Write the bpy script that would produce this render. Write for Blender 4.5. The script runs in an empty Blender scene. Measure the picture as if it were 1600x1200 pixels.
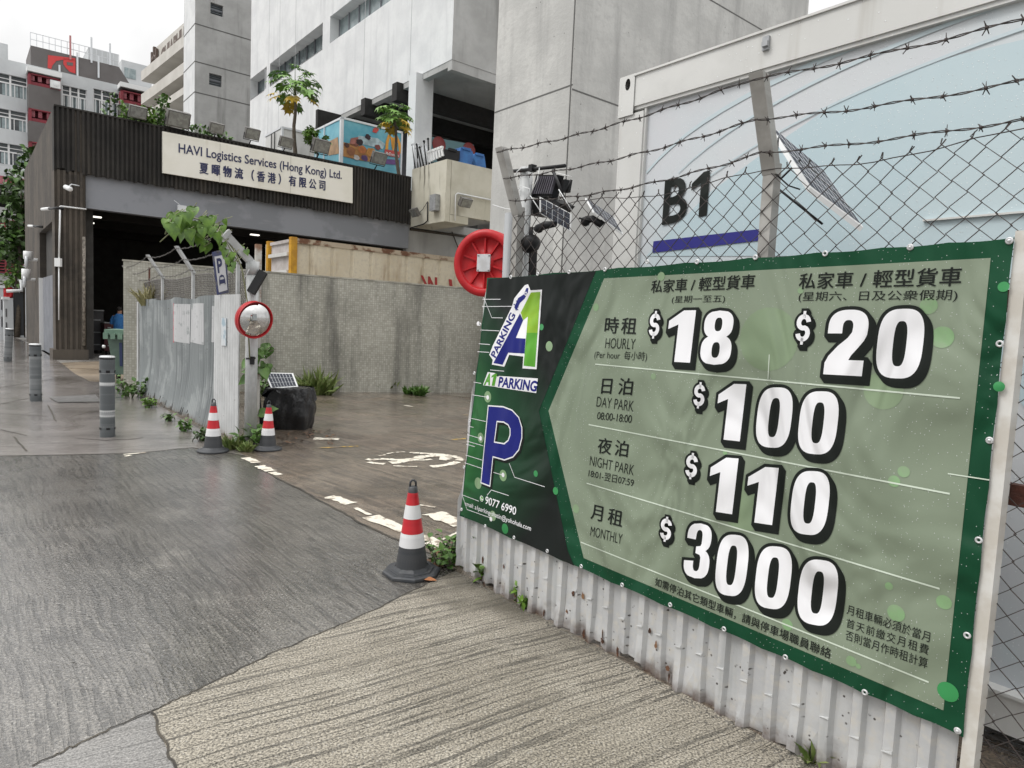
import bpy, math, random
from mathutils import Vector as V, Matrix
from mathutils.geometry import delaunay_2d_cdt
R = random.Random(7)
sc = bpy.context.scene
COL = sc.collection
rad = math.radians

# ------------------------------------------------------------------ camera
CF, CPITCH, CROLL, CH = 1060.0, rad(4.7), rad(2.6), 1.65     # focal length in px of a 1600 px wide frame
_F = V((0, math.cos(CPITCH), -math.sin(CPITCH)))
_R0 = V((1, 0, 0)); _U0 = _R0.cross(_F)
_R = _R0*math.cos(CROLL) + _U0*math.sin(CROLL)
_U = -_R0*math.sin(CROLL) + _U0*math.cos(CROLL)
EYE = V((0, 0, CH))
cd = bpy.data.cameras.new('camera'); cam = bpy.data.objects.new('camera', cd); COL.objects.link(cam)
cd.sensor_fit = 'HORIZONTAL'; cd.sensor_width = 36; cd.lens = 36*CF/1600
cd.clip_start = 0.05; cd.clip_end = 2000
cam.matrix_world = Matrix.Translation(EYE) @ Matrix((_R, _U, -_F)).transposed().to_4x4()
sc.camera = cam

# ------------------------------------------------------------------ sky, sun, exposure
SUN_EL, SUN_AZ = 52, -105          # azimuth clockwise from +Y
sc.view_settings.view_transform = 'Standard'; sc.view_settings.look = 'None'
sc.view_settings.gamma = 1; sc.view_settings.exposure = 0.06
w = bpy.data.worlds.new('World'); sc.world = w; w.use_nodes = True
nt = w.node_tree; nt.nodes.clear()
def N(nt, t, **kw):
    n = nt.nodes.new(t)
    for k, v in kw.items():
        if k[0] == '_': setattr(n, k[1:], v)
        else: n.inputs[k.replace('__', ' ')].default_value = v
    return n
out = N(nt, 'ShaderNodeOutputWorld'); bg = N(nt, 'ShaderNodeBackground', Strength=0.1)
sky = N(nt, 'ShaderNodeTexSky', _sky_type='NISHITA', _sun_disc=False, _sun_elevation=rad(SUN_EL), _sun_rotation=rad(SUN_AZ))
hs = N(nt, 'ShaderNodeHueSaturation', Saturation=0.03)
tcw = N(nt, 'ShaderNodeTexCoord')
cl = N(nt, 'ShaderNodeTexNoise', Scale=3.2, Detail=5, Roughness=.55)
rmp = N(nt, 'ShaderNodeMapRange'); rmp.inputs[1].default_value = .3; rmp.inputs[2].default_value = .7; rmp.inputs[3].default_value = 6.6; rmp.inputs[4].default_value = 10.2
sep = N(nt, 'ShaderNodeSeparateXYZ')
el = N(nt, 'ShaderNodeMapRange'); el.inputs[1].default_value = .25; el.inputs[2].default_value = 1; el.inputs[3].default_value = .94; el.inputs[4].default_value = 3.3
mul = N(nt, 'ShaderNodeMath', _operation='MULTIPLY')
mixw = N(nt, 'ShaderNodeMixRGB', Fac=.86)
cmb = N(nt, 'ShaderNodeCombineColor')
L = nt.links.new
L(tcw.outputs['Generated'], cl.inputs['Vector']); L(cl.outputs['Fac'], rmp.inputs[0])
L(tcw.outputs['Generated'], sep.inputs[0]); L(sep.outputs['Z'], el.inputs[0])
L(rmp.outputs[0], mul.inputs[0]); L(el.outputs[0], mul.inputs[1])
for k in range(3): L(mul.outputs[0], cmb.inputs[k])
L(sky.outputs[0], hs.inputs['Color']); L(hs.outputs[0], mixw.inputs[1]); L(cmb.outputs[0], mixw.inputs[2])
L(mixw.outputs[0], bg.inputs['Color']); L(bg.outputs[0], out.inputs[0])
sd = bpy.data.lights.new('sun', 'SUN'); sd.energy = 1.4; sd.angle = rad(20); sd.color = (1, .97, .93)
so = bpy.data.objects.new('sun', sd); COL.objects.link(so)
_sv = V((math.sin(rad(SUN_AZ))*math.cos(rad(SUN_EL)), math.cos(rad(SUN_AZ))*math.cos(rad(SUN_EL)), math.sin(rad(SUN_EL))))
so.rotation_euler = _sv.to_track_quat('Z', 'Y').to_euler(); so.location = (0, 0, 40)

# ------------------------------------------------------------------ measuring helpers: photo pixel -> place
def ray(px, py): return _F + _R*((px-800)/CF) - _U*((py-600)/CF)
def G(px, py, z=0.0):
    d = ray(px, py); t = (z-CH)/d.z; return EYE + d*t
def D(px, py, depth): return EYE + ray(px, py)*depth
class Fr:
    """upright frame: x along the wall to the right, y behind it, z up"""
    def __init__(s, o, h):
        s.h = h; h = rad(h); s.o = V((o[0], o[1], o[2] if len(o) > 2 else 0)); s.o.z = 0
        s.ex = V((math.sin(h), math.cos(h), 0)); s.ey = V((-s.ex.y, s.ex.x, 0)); s.ez = V((0, 0, 1))
    def w(s, x, y, z): return s.o + s.ex*x + s.ey*y + s.ez*z
    def hit(s, px, py, y=0.0):
        d = ray(px, py); e = EYE - s.o; t = (y - e.dot(s.ey))/d.dot(s.ey); p = e + d*t
        return p.dot(s.ex), p.z
    def hw(s, px, py, y=0.0):
        x, z = s.hit(px, py, y); return s.w(x, y, z)
HD1, HD2 = 141.0, 50.4             # the two directions the place is built on

# ------------------------------------------------------------------ mesh builder
ORG = {}
class MB:
    def __init__(s): s.v = []; s.f = []; s.sm = []; s.mi = []; s.cur = 0
    def add(s, vs, fs, sm=False):
        b = len(s.v); s.v += [V(p) for p in vs]
        for f in fs: s.f.append([b+i for i in f]); s.sm.append(sm); s.mi.append(s.cur)
        return s
    def poly(s, pts): return s.add(pts, [list(range(len(pts)))])
    def prism(s, pts, ext):
        n = len(pts); ext = V(ext); p = [V(q) for q in pts]
        fs = [list(range(n))[::-1], [n+i for i in range(n)]] + [[i, (i+1) % n, n+(i+1) % n, n+i] for i in range(n)]
        return s.add(p + [q+ext for q in p], fs)
    def box(s, fr, x0, x1, y0, y1, z0, z1):
        c = [fr.w(x, y, z) for z in (z0, z1) for (x, y) in ((x0, y0), (x1, y0), (x1, y1), (x0, y1))]
        return s.add(c, [[0, 3, 2, 1], [4, 5, 6, 7], [0, 1, 5, 4], [1, 2, 6, 5], [2, 3, 7, 6], [3, 0, 4, 7]])
    def obox(s, c, ax, ay, az):
        c, ax, ay, az = V(c), V(ax), V(ay), V(az)
        p = [c+ax*i+ay*j+az*k for k in (-1, 1) for (i, j) in ((-1, -1), (1, -1), (1, 1), (-1, 1))]
        return s.add(p, [[0, 3, 2, 1], [4, 5, 6, 7], [0, 1, 5, 4], [1, 2, 6, 5], [2, 3, 7, 6], [3, 0, 4, 7]])
    def tube(s, pts, r, n=8, cap=True, sm=True, closed=False):
        pts = [V(p) for p in pts]; m = len(pts); rs = r if isinstance(r, (list, tuple)) else [r]*m
        vs = []; u = None
        for i, p in enumerate(pts):
            if closed: t = pts[(i+1) % m]-pts[i-1]
            else: t = pts[min(i+1, m-1)]-pts[max(i-1, 0)]
            t.normalize()
            if u is None:
                u = t.cross(V((0, 0, 1)))
                if u.length < 1e-3: u = t.cross(V((1, 0, 0)))
            u = (u - t*u.dot(t)); u.normalize(); v = t.cross(u)
            for k in range(n):
                a = 2*math.pi*(k+.5)/n; vs.append(p + (u*math.cos(a)+v*math.sin(a))*rs[i])
        fs = []
        for i in range(m if closed else m-1):
            j = (i+1) % m
            for k in range(n): fs.append([i*n+k, i*n+(k+1) % n, j*n+(k+1) % n, j*n+k])
        s.add(vs, fs, sm)
        if cap and not closed:
            b = len(s.v)-m*n
            s.f.append([b+k for k in range(n)][::-1]); s.f.append([b+(m-1)*n+k for k in range(n)]); s.sm += [False]*2; s.mi += [s.cur]*2
        return s
    def lathe(s, prof, c=(0, 0, 0), n=24, ax=None, sm=True):
        """prof: (r, h) list; ax: axis (default up)"""
        c = V(c); az = V(ax).normalized() if ax else V((0, 0, 1))
        u = az.cross(V((0, 0, 1))); u = V((1, 0, 0)) if u.length < 1e-3 else u.normalized(); v = az.cross(u)
        vs = []; m = len(prof)
        for r, h in prof:
            for k in range(n):
                a = 2*math.pi*k/n; vs.append(c + az*h + (u*math.cos(a)+v*math.sin(a))*r)
        fs = [[i*n+k, i*n+(k+1) % n, (i+1)*n+(k+1) % n, (i+1)*n+k] for i in range(m-1) for k in range(n)]
        return s.add(vs, fs, sm)
    def ball(s, c, rx, ry=None, rz=None, n=12):
        ry = ry or rx; rz = rz or rx; c = V(c); vs = []; m = n//2+1
        for i in range(m):
            t = math.pi*i/(m-1)
            for k in range(n):
                a = 2*math.pi*k/n; vs.append(c+V((rx*math.sin(t)*math.cos(a), ry*math.sin(t)*math.sin(a), rz*math.cos(t))))
        return s.add(vs, [[i*n+k, (i+1)*n+k, (i+1)*n+(k+1) % n, i*n+(k+1) % n] for i in range(m-1) for k in range(n)], True)
    def sheet(s, fn, nu, nv, sm=True):
        vs = [fn(i/nu, j/nv) for j in range(nv+1) for i in range(nu+1)]
        return s.add(vs, [[j*(nu+1)+i, j*(nu+1)+i+1, (j+1)*(nu+1)+i+1, (j+1)*(nu+1)+i] for j in range(nv) for i in range(nu)], sm)
    def build(s, name, mat, parent=None, org=None, uvfr=None):
        me = bpy.data.meshes.new(name)
        if parent is not None: o0 = ORG[parent.name]
        elif org is not None: o0 = V(org)
        else:
            xs = [p.x for p in s.v]; ys = [p.y for p in s.v]; zs = [p.z for p in s.v]
            o0 = V(((min(xs)+max(xs))/2, (min(ys)+max(ys))/2, min(zs)))
        me.from_pydata([p-o0 for p in s.v], [], s.f)
        ms = mat if isinstance(mat, (list, tuple)) else [mat]
        for m in ms: me.materials.append(m)
        me.polygons.foreach_set('use_smooth', s.sm); me.polygons.foreach_set('material_index', s.mi)
        uv = me.uv_layers.new(name='UVMap').data
        for p in me.polygons:
            n = p.normal
            if uvfr is not None:
                for li in p.loop_indices:
                    q = s.v[me.loops[li].vertex_index]; uv[li].uv = ((q-uvfr.o).dot(uvfr.ex), q.z)
                continue
            if abs(n.z) > .75:
                for li in p.loop_indices:
                    q = s.v[me.loops[li].vertex_index]; uv[li].uv = (q.x, q.y)
            else:
                t = V((-n.y, n.x, 0)).normalized()
                for li in p.loop_indices:
                    q = s.v[me.loops[li].vertex_index]; uv[li].uv = (q.dot(t), q.z)
        me.update()
        o = bpy.data.objects.new(name, me); COL.objects.link(o)
        if parent is not None: o.parent = parent
        else: o.location = o0
        ORG[o.name] = o0
        return o
def tag(o, label=None, cat=None, group=None, kind=None):
    if label: o['label'] = label
    if cat: o['category'] = cat
    if group: o['group'] = group
    if kind: o['kind'] = kind
    return o
def thing(name, label, cat, loc, group=None):
    o = bpy.data.objects.new(name, None); COL.objects.link(o); o.location = V(loc); o.empty_display_size = .1
    ORG[o.name] = V(loc); return tag(o, label, cat, group)
def struct(o): o['kind'] = 'structure'; return o

# ------------------------------------------------------------------ materials
MATS = {}
def M(name, c, c2=None, scale=3.0, lo=.38, hi=.62, streak=None, c3=None, slo=.5, shi=.75, rough=.7, rough2=None, metal=0.0, bump=0.0, bscale=60.0,
      coord='UV', spots=None, sc3=None, spec=.5, emit=None, estr=1.0, drops=None, fold=0.0, c4=None, zr=None, detail=6):
    """weathered paint / stone: c..c2 blotches, c3 streaks (streak = UV scale), spots = (scale, size, colour), drops = (scale, size)
    zr = (z0, z1, colour): wear that reaches up from the foot; fold = soft creases"""
    m = bpy.data.materials.new(name); m.use_nodes = True; nt = m.node_tree; L = nt.links.new
    b = nt.nodes['Principled BSDF']; tc = N(nt, 'ShaderNodeTexCoord')
    b.inputs['Roughness'].default_value = rough; b.inputs['Metallic'].default_value = metal; b.inputs['Specular IOR Level'].default_value = spec
    def rgb(x): return tuple(x)+(1,) if len(x) == 3 else tuple(x)
    col = None; src = tc.outputs[coord]
    base = N(nt, 'ShaderNodeRGB'); base.outputs[0].default_value = rgb(c); col = base.outputs[0]
    def mix(fac, colr):
        nonlocal col
        x = N(nt, 'ShaderNodeMixRGB'); L(fac, x.inputs[0]); L(col, x.inputs[1]); x.inputs[2].default_value = rgb(colr); col = x.outputs[0]
    def noise(scl, d=detail, vec=None, mp=None, ro=.6):
        n = N(nt, 'ShaderNodeTexNoise', Scale=scl, Detail=d, Roughness=ro)
        if mp:
            k = N(nt, 'ShaderNodeMapping'); k.inputs['Scale'].default_value = mp; L(src, k.inputs[0]); L(k.outputs[0], n.inputs['Vector'])
        else: L(src, n.inputs['Vector'])
        return n.outputs['Fac']
    def rng(f, a, z, o0=0., o1=1.):
        k = N(nt, 'ShaderNodeMapRange', _interpolation_type='SMOOTHSTEP'); L(f, k.inputs[0])
        for i, q in enumerate((a, z, o0, o1)): k.inputs[i+1].default_value = q
        return k.outputs[0]
    nz = None
    if c2: nz = noise(scale); mix(rng(nz, lo, hi), c2)
    if c4: mix(rng(noise(scale*9), .45, .75), c4)
    if streak: mix(rng(noise(1.0, 5, mp=(streak[0], streak[1], streak[0])), slo, shi), c3)
    if spots:
        v = N(nt, 'ShaderNodeTexVoronoi', Scale=spots[0]); L(src, v.inputs['Vector'])
        nn = noise(spots[0]*.35, 3)
        ad = N(nt, 'ShaderNodeMath', _operation='MULTIPLY'); L(rng(v.outputs['Distance'], spots[1]*.6, spots[1], 1, 0), ad.inputs[0]); L(rng(nn, .5, .6), ad.inputs[1])
        mix(ad.outputs[0], spots[2])
    if zr:
        sp = N(nt, 'ShaderNodeSeparateXYZ'); L(tc.outputs['UV'], sp.inputs[0])
        nn = noise(7, 5)
        a = N(nt, 'ShaderNodeMath', _operation='MULTIPLY_ADD'); L(nn, a.inputs[0]); a.inputs[1].default_value = -(zr[1]-zr[0])*1.9; L(sp.outputs['Y'], a.inputs[2])
        mix(rng(a.outputs[0], zr[0]-(zr[1]-zr[0])*.95, zr[1]-(zr[1]-zr[0])*.95, 1, 0), zr[2])
    bf = None
    def bumpn(h, st, dist, invert=False):
        nonlocal bf
        k = N(nt, 'ShaderNodeBump', Strength=st, Distance=dist); k.invert = invert; L(h, k.inputs['Height'])
        if bf: L(bf, k.inputs['Normal'])
        bf = k.outputs[0]
    if fold:
        k = N(nt, 'ShaderNodeTexNoise', Scale=1.5, Detail=2, Roughness=.45, Distortion=1.6); 
        mp = N(nt, 'ShaderNodeMapping'); mp.inputs['Scale'].default_value = (1.3, 1.3, .75); mp.inputs['Rotation'].default_value = (.5, .3, .4); L(tc.outputs['Object'], mp.inputs[0]); L(mp.outputs[0], k.inputs['Vector'])
        bumpn(k.outputs['Fac'], fold, .16)
    if bump: bumpn(noise(bscale, 5), bump, .01)
    if drops:
        v = N(nt, 'ShaderNodeTexVoronoi', Scale=drops[0]); L(tc.outputs['Object'], v.inputs['Vector'])
        n2 = N(nt, 'ShaderNodeTexNoise', Scale=4, Detail=3); L(tc.outputs['Object'], n2.inputs['Vector'])
        th = N(nt, 'ShaderNodeMath', _operation='MULTIPLY'); L(rng(v.outputs['Distance'], drops[1]*.7, drops[1], 1, 0), th.inputs[0])
        sc_ = N(nt, 'ShaderNodeSeparateColor'); L(v.outputs['Color'], sc_.inputs[0])
        gt = N(nt, 'ShaderNodeMath', _operation='GREATER_THAN'); L(sc_.outputs[0], gt.inputs[0]); gt.inputs[1].default_value = drops[2] if len(drops) > 2 else .6
        L(gt.outputs[0], th.inputs[1])
        t2 = N(nt, 'ShaderNodeMath', _operation='MULTIPLY'); L(th.outputs[0], t2.inputs[0]); t2.inputs[1].default_value = .55
        mix(t2.outputs[0], (.85, .88, .88)); bumpn(th.outputs[0], .6, .004)
    if rough2 is not None:
        L(rng(noise(scale*1.7), .35, .65, rough, rough2), b.inputs['Roughness'])
    if bf: L(bf, b.inputs['Normal'])
    L(col, b.inputs['Base Color'])
    if emit: b.inputs['Emission Color'].default_value = rgb(emit); b.inputs['Emission Strength'].default_value = estr
    MATS[name] = m; return m
def ground_mat(name, c, c2, c3, phi, line=(.6, 38, .56, .63), lfac=.7, ldep=.6, rip=(14, 60, .6), rough=(.15, .5), wet=.5, grain=120, gcon=.8, gbump=.4, lcol=(.03, .028, .024), speck=0.0, damp=None, film=None):
    """broomed concrete: dark broom lines along phi, fine grit, a water film that comes and goes"""
    m = bpy.data.materials.new(name); m.use_nodes = True; nt = m.node_tree; L = nt.links.new
    b = nt.nodes['Principled BSDF']; tc = N(nt, 'ShaderNodeTexCoord'); P = tc.outputs['UV']
    def nz(scl, d, vec=None, ro=.6, dis=0):
        n = N(nt, 'ShaderNodeTexNoise', Scale=scl, Detail=d, Roughness=ro, Distortion=dis); L(vec or P, n.inputs['Vector']); return n.outputs['Fac']
    def rng(f, a, z, o0=0., o1=1.):
        k = N(nt, 'ShaderNodeMapRange', _interpolation_type='SMOOTHSTEP'); L(f, k.inputs[0])
        for i, q in enumerate((a, z, o0, o1)): k.inputs[i+1].default_value = q
        return k.outputs[0]
    def mth(op, x, y):
        k = N(nt, 'ShaderNodeMath', _operation=op)
        for i, q in enumerate((x, y)):
            if isinstance(q, (int, float)): k.inputs[i].default_value = q
            else: L(q, k.inputs[i])
        return k.outputs[0]
    def mix(f, x, y, mode='MIX'):
        k = N(nt, 'ShaderNodeMixRGB', _blend_type=mode)
        for i, q in enumerate((f, x, y)):
            if isinstance(q, (int, float)): k.inputs[i].default_value = q
            elif isinstance(q, tuple): k.inputs[i].default_value = q+(1,)
            else: L(q, k.inputs[i])
        return k.outputs[0]
    rot = N(nt, 'ShaderNodeMapping'); rot.inputs['Rotation'].default_value = (0, 0, rad(-phi)); L(P, rot.inputs[0])
    wob = N(nt, 'ShaderNodeTexNoise', Scale=1.3, Detail=2); L(P, wob.inputs['Vector'])
    wv = N(nt, 'ShaderNodeVectorMath', _operation='SCALE'); L(wob.outputs['Color'], wv.inputs[0]); wv.inputs['Scale'].default_value = .10
    rv = N(nt, 'ShaderNodeVectorMath', _operation='ADD'); L(rot.outputs[0], rv.inputs[0]); L(wv.outputs[0], rv.inputs[1])
    def mp(x, y):
        k = N(nt, 'ShaderNodeMapping'); k.inputs['Scale'].default_value = (x, y, 1); L(rv.outputs[0], k.inputs[0]); return k.outputs[0]
    ln = rng(nz(1, 2, mp(line[0], line[1]), .5), line[2], line[3])
    ln2 = rng(nz(1, 2, mp(line[0]*1.3, line[1]*2.2), .5), line[2]+.005, line[3]+.02)
    ln = mth('MAXIMUM', ln, mth('MULTIPLY', ln2, .55))
    brk = rng(nz(1, 4, mp(line[0]*16, line[1]*.5), .7), .36, .54)
    area = rng(nz(1.4, 4), .36, .56, .45, 1)
    lines = mth('MULTIPLY', mth('MULTIPLY', ln, brk), area)
    col = mix(rng(nz(.6, 8, None, .65), .40, .60), c, c2); col = mix(rng(nz(1.9, 9, None, .72), .50, .70), col, c3)
    g = nz(grain, 5, None, .7)
    col = mix(gcon, col, rng(g, .30, .70, .02, .98), 'OVERLAY')
    if speck:
        v = N(nt, 'ShaderNodeTexVoronoi', Scale=grain*.8); L(P, v.inputs['Vector'])
        sp = N(nt, 'ShaderNodeSeparateColor'); L(v.outputs['Color'], sp.inputs[0])
        col = mix(mth('MULTIPLY', mth('MULTIPLY', rng(v.outputs['Distance'], .22, .42, 1, 0), mth('GREATER_THAN', sp.outputs[0], .72)), speck), col, (.55, .53, .49))
    if damp:                                                     # dark seep along the foot of the hoarding
        dx = N(nt, 'ShaderNodeVectorMath', _operation='SUBTRACT'); L(P, dx.inputs[0]); dx.inputs[1].default_value = (damp[0], damp[1], 0)
        dd = N(nt, 'ShaderNodeVectorMath', _operation='DOT_PRODUCT'); L(dx.outputs[0], dd.inputs[0]); dd.inputs[1].default_value = (damp[2], damp[3], 0)
        f = mth('ADD', dd.outputs['Value'], mth('MULTIPLY', nz(2.4, 6), -.95)); col = mix(mth('MULTIPLY', rng(f, -.42, .06, 1, 0), .85), col, (.075, .066, .048))
    col = mix(mth('MULTIPLY', lines, lfac), col, lcol)
    L(col, b.inputs['Base Color'])
    wn = nz(.55, 6, None, .6, .8)
    L(mth('ADD', rng(wn, .5-wet*.3, .5+(1-wet)*.3, rough[0], rough[1]), rng(g, .35, .65, 0, .10)), b.inputs['Roughness'])
    bp = None
    for h, st, ds, inv in ((nz(1, 4, mp(rip[0], rip[1]), .6), rip[2], .012, False), (lines, ldep, .010, True), (g, gbump, .005, False), (nz(grain*.25, 3), gbump*.8, .010, False)):
        k = N(nt, 'ShaderNodeBump', Strength=st, Distance=ds); k.invert = inv; L(h, k.inputs['Height'])
        if bp: L(bp, k.inputs['Normal'])
        bp = k.outputs[0]
    L(bp, b.inputs['Normal'])
    if film:                                                     # standing rain water: a thin clear coat, broken by the grit
        fm = rng(nz(.75, 6, None, .62, .6), .5-film[0]*.28, .62-film[0]*.28, 0, film[1])
        L(fm, b.inputs['Coat Weight']); b.inputs['Coat IOR'].default_value = 1.6
        L(rng(nz(1.6, 5), .35, .65, film[2], film[2]+.12), b.inputs['Coat Roughness'])
        k = N(nt, 'ShaderNodeBump', Strength=film[3], Distance=.022); L(nz(1, 3, mp(rip[0]*.75, rip[1]*.55), .6), k.inputs['Height'])
        L(rng(nz(.42, 5, None, .6, .7), .46, .62, film[3]*.12, film[3]), k.inputs['Strength'])
        k2 = N(nt, 'ShaderNodeBump', Strength=film[3]*.9, Distance=.006); L(nz(grain*.6, 3), k2.inputs['Height']); L(k.outputs[0], k2.inputs['Normal'])
        L(k2.outputs[0], b.inputs['Coat Normal'])
    return m

_fo = G(717, 893); _fn = (-math.cos(rad(51)), -math.sin(rad(51)))
m_road = ground_mat('wet_road', (.122, .112, .097), (.070, .064, .055), (.160, .148, .128), -49, (2.2, 30, .50, .60), .75, .8, (14, 40, .8), (.10, .30), .72, 80, 1.0, .6, speck=.30, film=(1.0, 1.0, .03, .34))
m_pave = ground_mat('wet_pavement', (.27, .245, .228), (.185, .166, .152), (.31, .285, .265), 23, (.9, 16, .55, .62), .45, .3, (5, 26, .3), (.10, .36), .8, 110, .5, .25, film=(1.0, 1.0, .04, .2))
m_slab = ground_mat('broomed_slab', (.270, .245, .200), (.215, .193, .154), (.312, .286, .236), 34, (.30, 46, .575, .615), .66, .9, (7, 70, .4), (.55, .75), .3, 105, 1.0, .6, speck=.35, damp=(_fo.x, _fo.y, _fn[0], _fn[1]))
m_slab2 = ground_mat('damp_slab', (.20, .192, .18), (.155, .148, .14), (.225, .217, .205), 30, (.5, 62, .54, .61), .6, .5, (8, 50, .4), (.22, .5), .5, 110, .7, .4, film=(.7, .7, .08, .3))
m_lot = ground_mat('parking_floor', (.165, .130, .096), (.105, .082, .060), (.205, .167, .127), -43, (.30, 20, .46, .55), .72, 1.0, (5, 26, .5), (.14, .5), .6, 75, .8, .5, lcol=(.04, .032, .025), film=(.42, .85, .07, .4))
m_apron = ground_mat('apron', (.24, .19, .135), (.16, .125, .09), (.28, .235, .18), 40, (.8, 12, .54, .62), .5, .4, (5, 20, .3), (.14, .5), .6, 70, .6, .3)
m_base = ground_mat('far_ground', (.22, .21, .195), (.17, .16, .15), (.25, .24, .22), 20, (.8, 10, .55, .62), .4, .3, (4, 14, .3), (.12, .45), .6, 60, .5, .3)
m_mark = M('worn_road_paint', (.70, .66, .56), (.26, .21, .16), scale=9, lo=.5, hi=.62, rough=.5, c4=(.45, .40, .33), bump=.5)
m_yel = M('worn_yellow_paint', (.62, .40, .04), (.2, .155, .11), scale=8, lo=.42, hi=.55, rough=.5)
m_joint = M('joint_dirt', (.03, .027, .023), (.07, .06, .045), scale=8, rough=.8)

m_white = M('white_cladding', (.69, .70, .70), (.60, .61, .615), scale=.55, streak=(2.2, .16), c3=(.52, .53, .54), slo=.48, shi=.8, rough=.75, bump=.5, bscale=9, c4=(.64, .65, .65))
m_conc = M('bare_concrete', (.42, .42, .41), (.33, .33, .32), scale=.35, streak=(.9, .08), c3=(.22, .22, .21), slo=.50, shi=.72, rough=.85, bump=.3, bscale=20, c4=(.37, .37, .36))
m_pill = M('pillar_concrete', (.53, .53, .51), (.43, .43, .415), scale=.8, streak=(1.6, .12), c3=(.34, .34, .33), slo=.48, shi=.72, rough=.85, bump=.8, bscale=12, c4=(.44, .44, .425), spots=(5, .09, (.14, .14, .13)))
m_dark = M('black_stained_ribbed_concrete', (.032, .029, .026), (.016, .015, .014), scale=.6, streak=(1.2, .12), c3=(.070, .060, .048), slo=.52, shi=.75, rough=.9, bump=.8, bscale=8, c4=(.02, .018, .016))
m_dark2 = M('brown_stained_concrete', (.095, .080, .064), (.045, .039, .033), scale=.5, streak=(1.6, .07), c3=(.04, .035, .03), slo=.45, shi=.7, rough=.9, bump=.8, bscale=8, c4=(.09, .075, .06))
m_greyp = M('grey_painted_beam', (.235, .245, .27), (.19, .20, .22), scale=.35, lo=.46, hi=.52, rough=.6, streak=(.5, 2.5), c3=(.28, .285, .30), slo=.6, shi=.75)
m_cream = M('cream_concrete', (.55, .53, .45), (.46, .44, .36), scale=.7, streak=(3.0, .3), c3=(.11, .10, .075), slo=.55, shi=.70, rough=.85, bump=.3, bscale=12)
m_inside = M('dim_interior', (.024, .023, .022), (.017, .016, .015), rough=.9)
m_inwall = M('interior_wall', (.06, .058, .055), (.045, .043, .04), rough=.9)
m_sign = M('ivory_sign', (.80, .78, .71), (.74, .72, .64), scale=.8, streak=(2, .2), c3=(.66, .62, .52), slo=.6, shi=.8, rough=.45)
m_navy = M('navy_lettering', (.025, .03, .09), rough=.4)
m_black = M('black_plastic', (.010, .010, .011), rough=.5, spec=.3)
m_rubber = M('dark_rubber', (.030, .033, .038), (.045, .047, .05), scale=12, rough=.6, rough2=.4)
m_steel = M('galvanised_steel', (.40, .41, .42), (.31, .32, .33), scale=9, rough=.5, metal=.35, streak=(9, .6), c3=(.23, .21, .19), slo=.6, shi=.8)
m_pole = M('painted_pole', (.47, .48, .48), (.39, .40, .40), scale=5, rough=.55, streak=(14, 1.2), c3=(.20, .12, .07), slo=.66, shi=.76)
m_wire = M('dark_wire', (.022, .02, .02), (.045, .03, .024), scale=30, rough=.6)
m_gwire = M('dull_wire', (.17, .165, .16), (.10, .09, .08), scale=20, rough=.6, metal=.3)
m_rust = M('rusty_iron', (.11, .035, .022), (.06, .025, .018), scale=9, rough=.8, bump=.5)
m_redp = M('red_plastic', (.46, .014, .018), (.38, .011, .015), scale=3, rough=.4, spec=.3)
m_zinc = M('zinc_plate', (.62, .63, .64), (.5, .5, .5), scale=12, rough=.4, metal=.3)
m_glass = M('window_glass', (.05, .06, .065), (.09, .105, .11), scale=.6, rough=.12)
m_glass2 = M('curtained_glass', (.30, .36, .37), (.20, .25, .26), scale=1.2, rough=.2, streak=(3, .2), c3=(.42, .46, .46))
m_wframe = M('white_frame', (.72, .73, .73), rough=.5)
m_lamp = M('lit_lamp', (.9, .88, .8), emit=(1, .95, .85), estr=1.6)
m_solar = M('solar_cells', (.035, .04, .055), (.055, .06, .075), scale=6, rough=.5, spec=.2)
m_silver = M('silver_line', (.62, .64, .66), rough=.35)
m_leafA = M('leaf_bright', (.11, .21, .02), (.06, .13, .014), scale=11, rough=.45, coord='Object')
m_leafB = M('leaf_mid', (.085, .175, .03), (.05, .11, .02), scale=8, rough=.5, coord='Object')
m_leafP = M('papaya_leaf', (.15, .29, .045), (.10, .21, .03), scale=5, rough=.5, coord='Object')
m_leafD = M('leaf_dark', (.032, .065, .016), (.05, .10, .02), scale=6, rough=.5, coord='Object')
m_leafY = M('leaf_yellow', (.50, .33, .02), (.36, .26, .03), scale=8, rough=.5, coord='Object')
m_dry = M('dry_leaf', (.15, .075, .035), (.09, .05, .028), scale=12, rough=.8, coord='Object')
m_grass = M('grass_blade', (.11, .17, .035), (.16, .19, .06), scale=9, rough=.6, coord='Object')
m_bark = M('grey_bark', (.12, .10, .075), (.075, .06, .045), scale=9, rough=.9)

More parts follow.
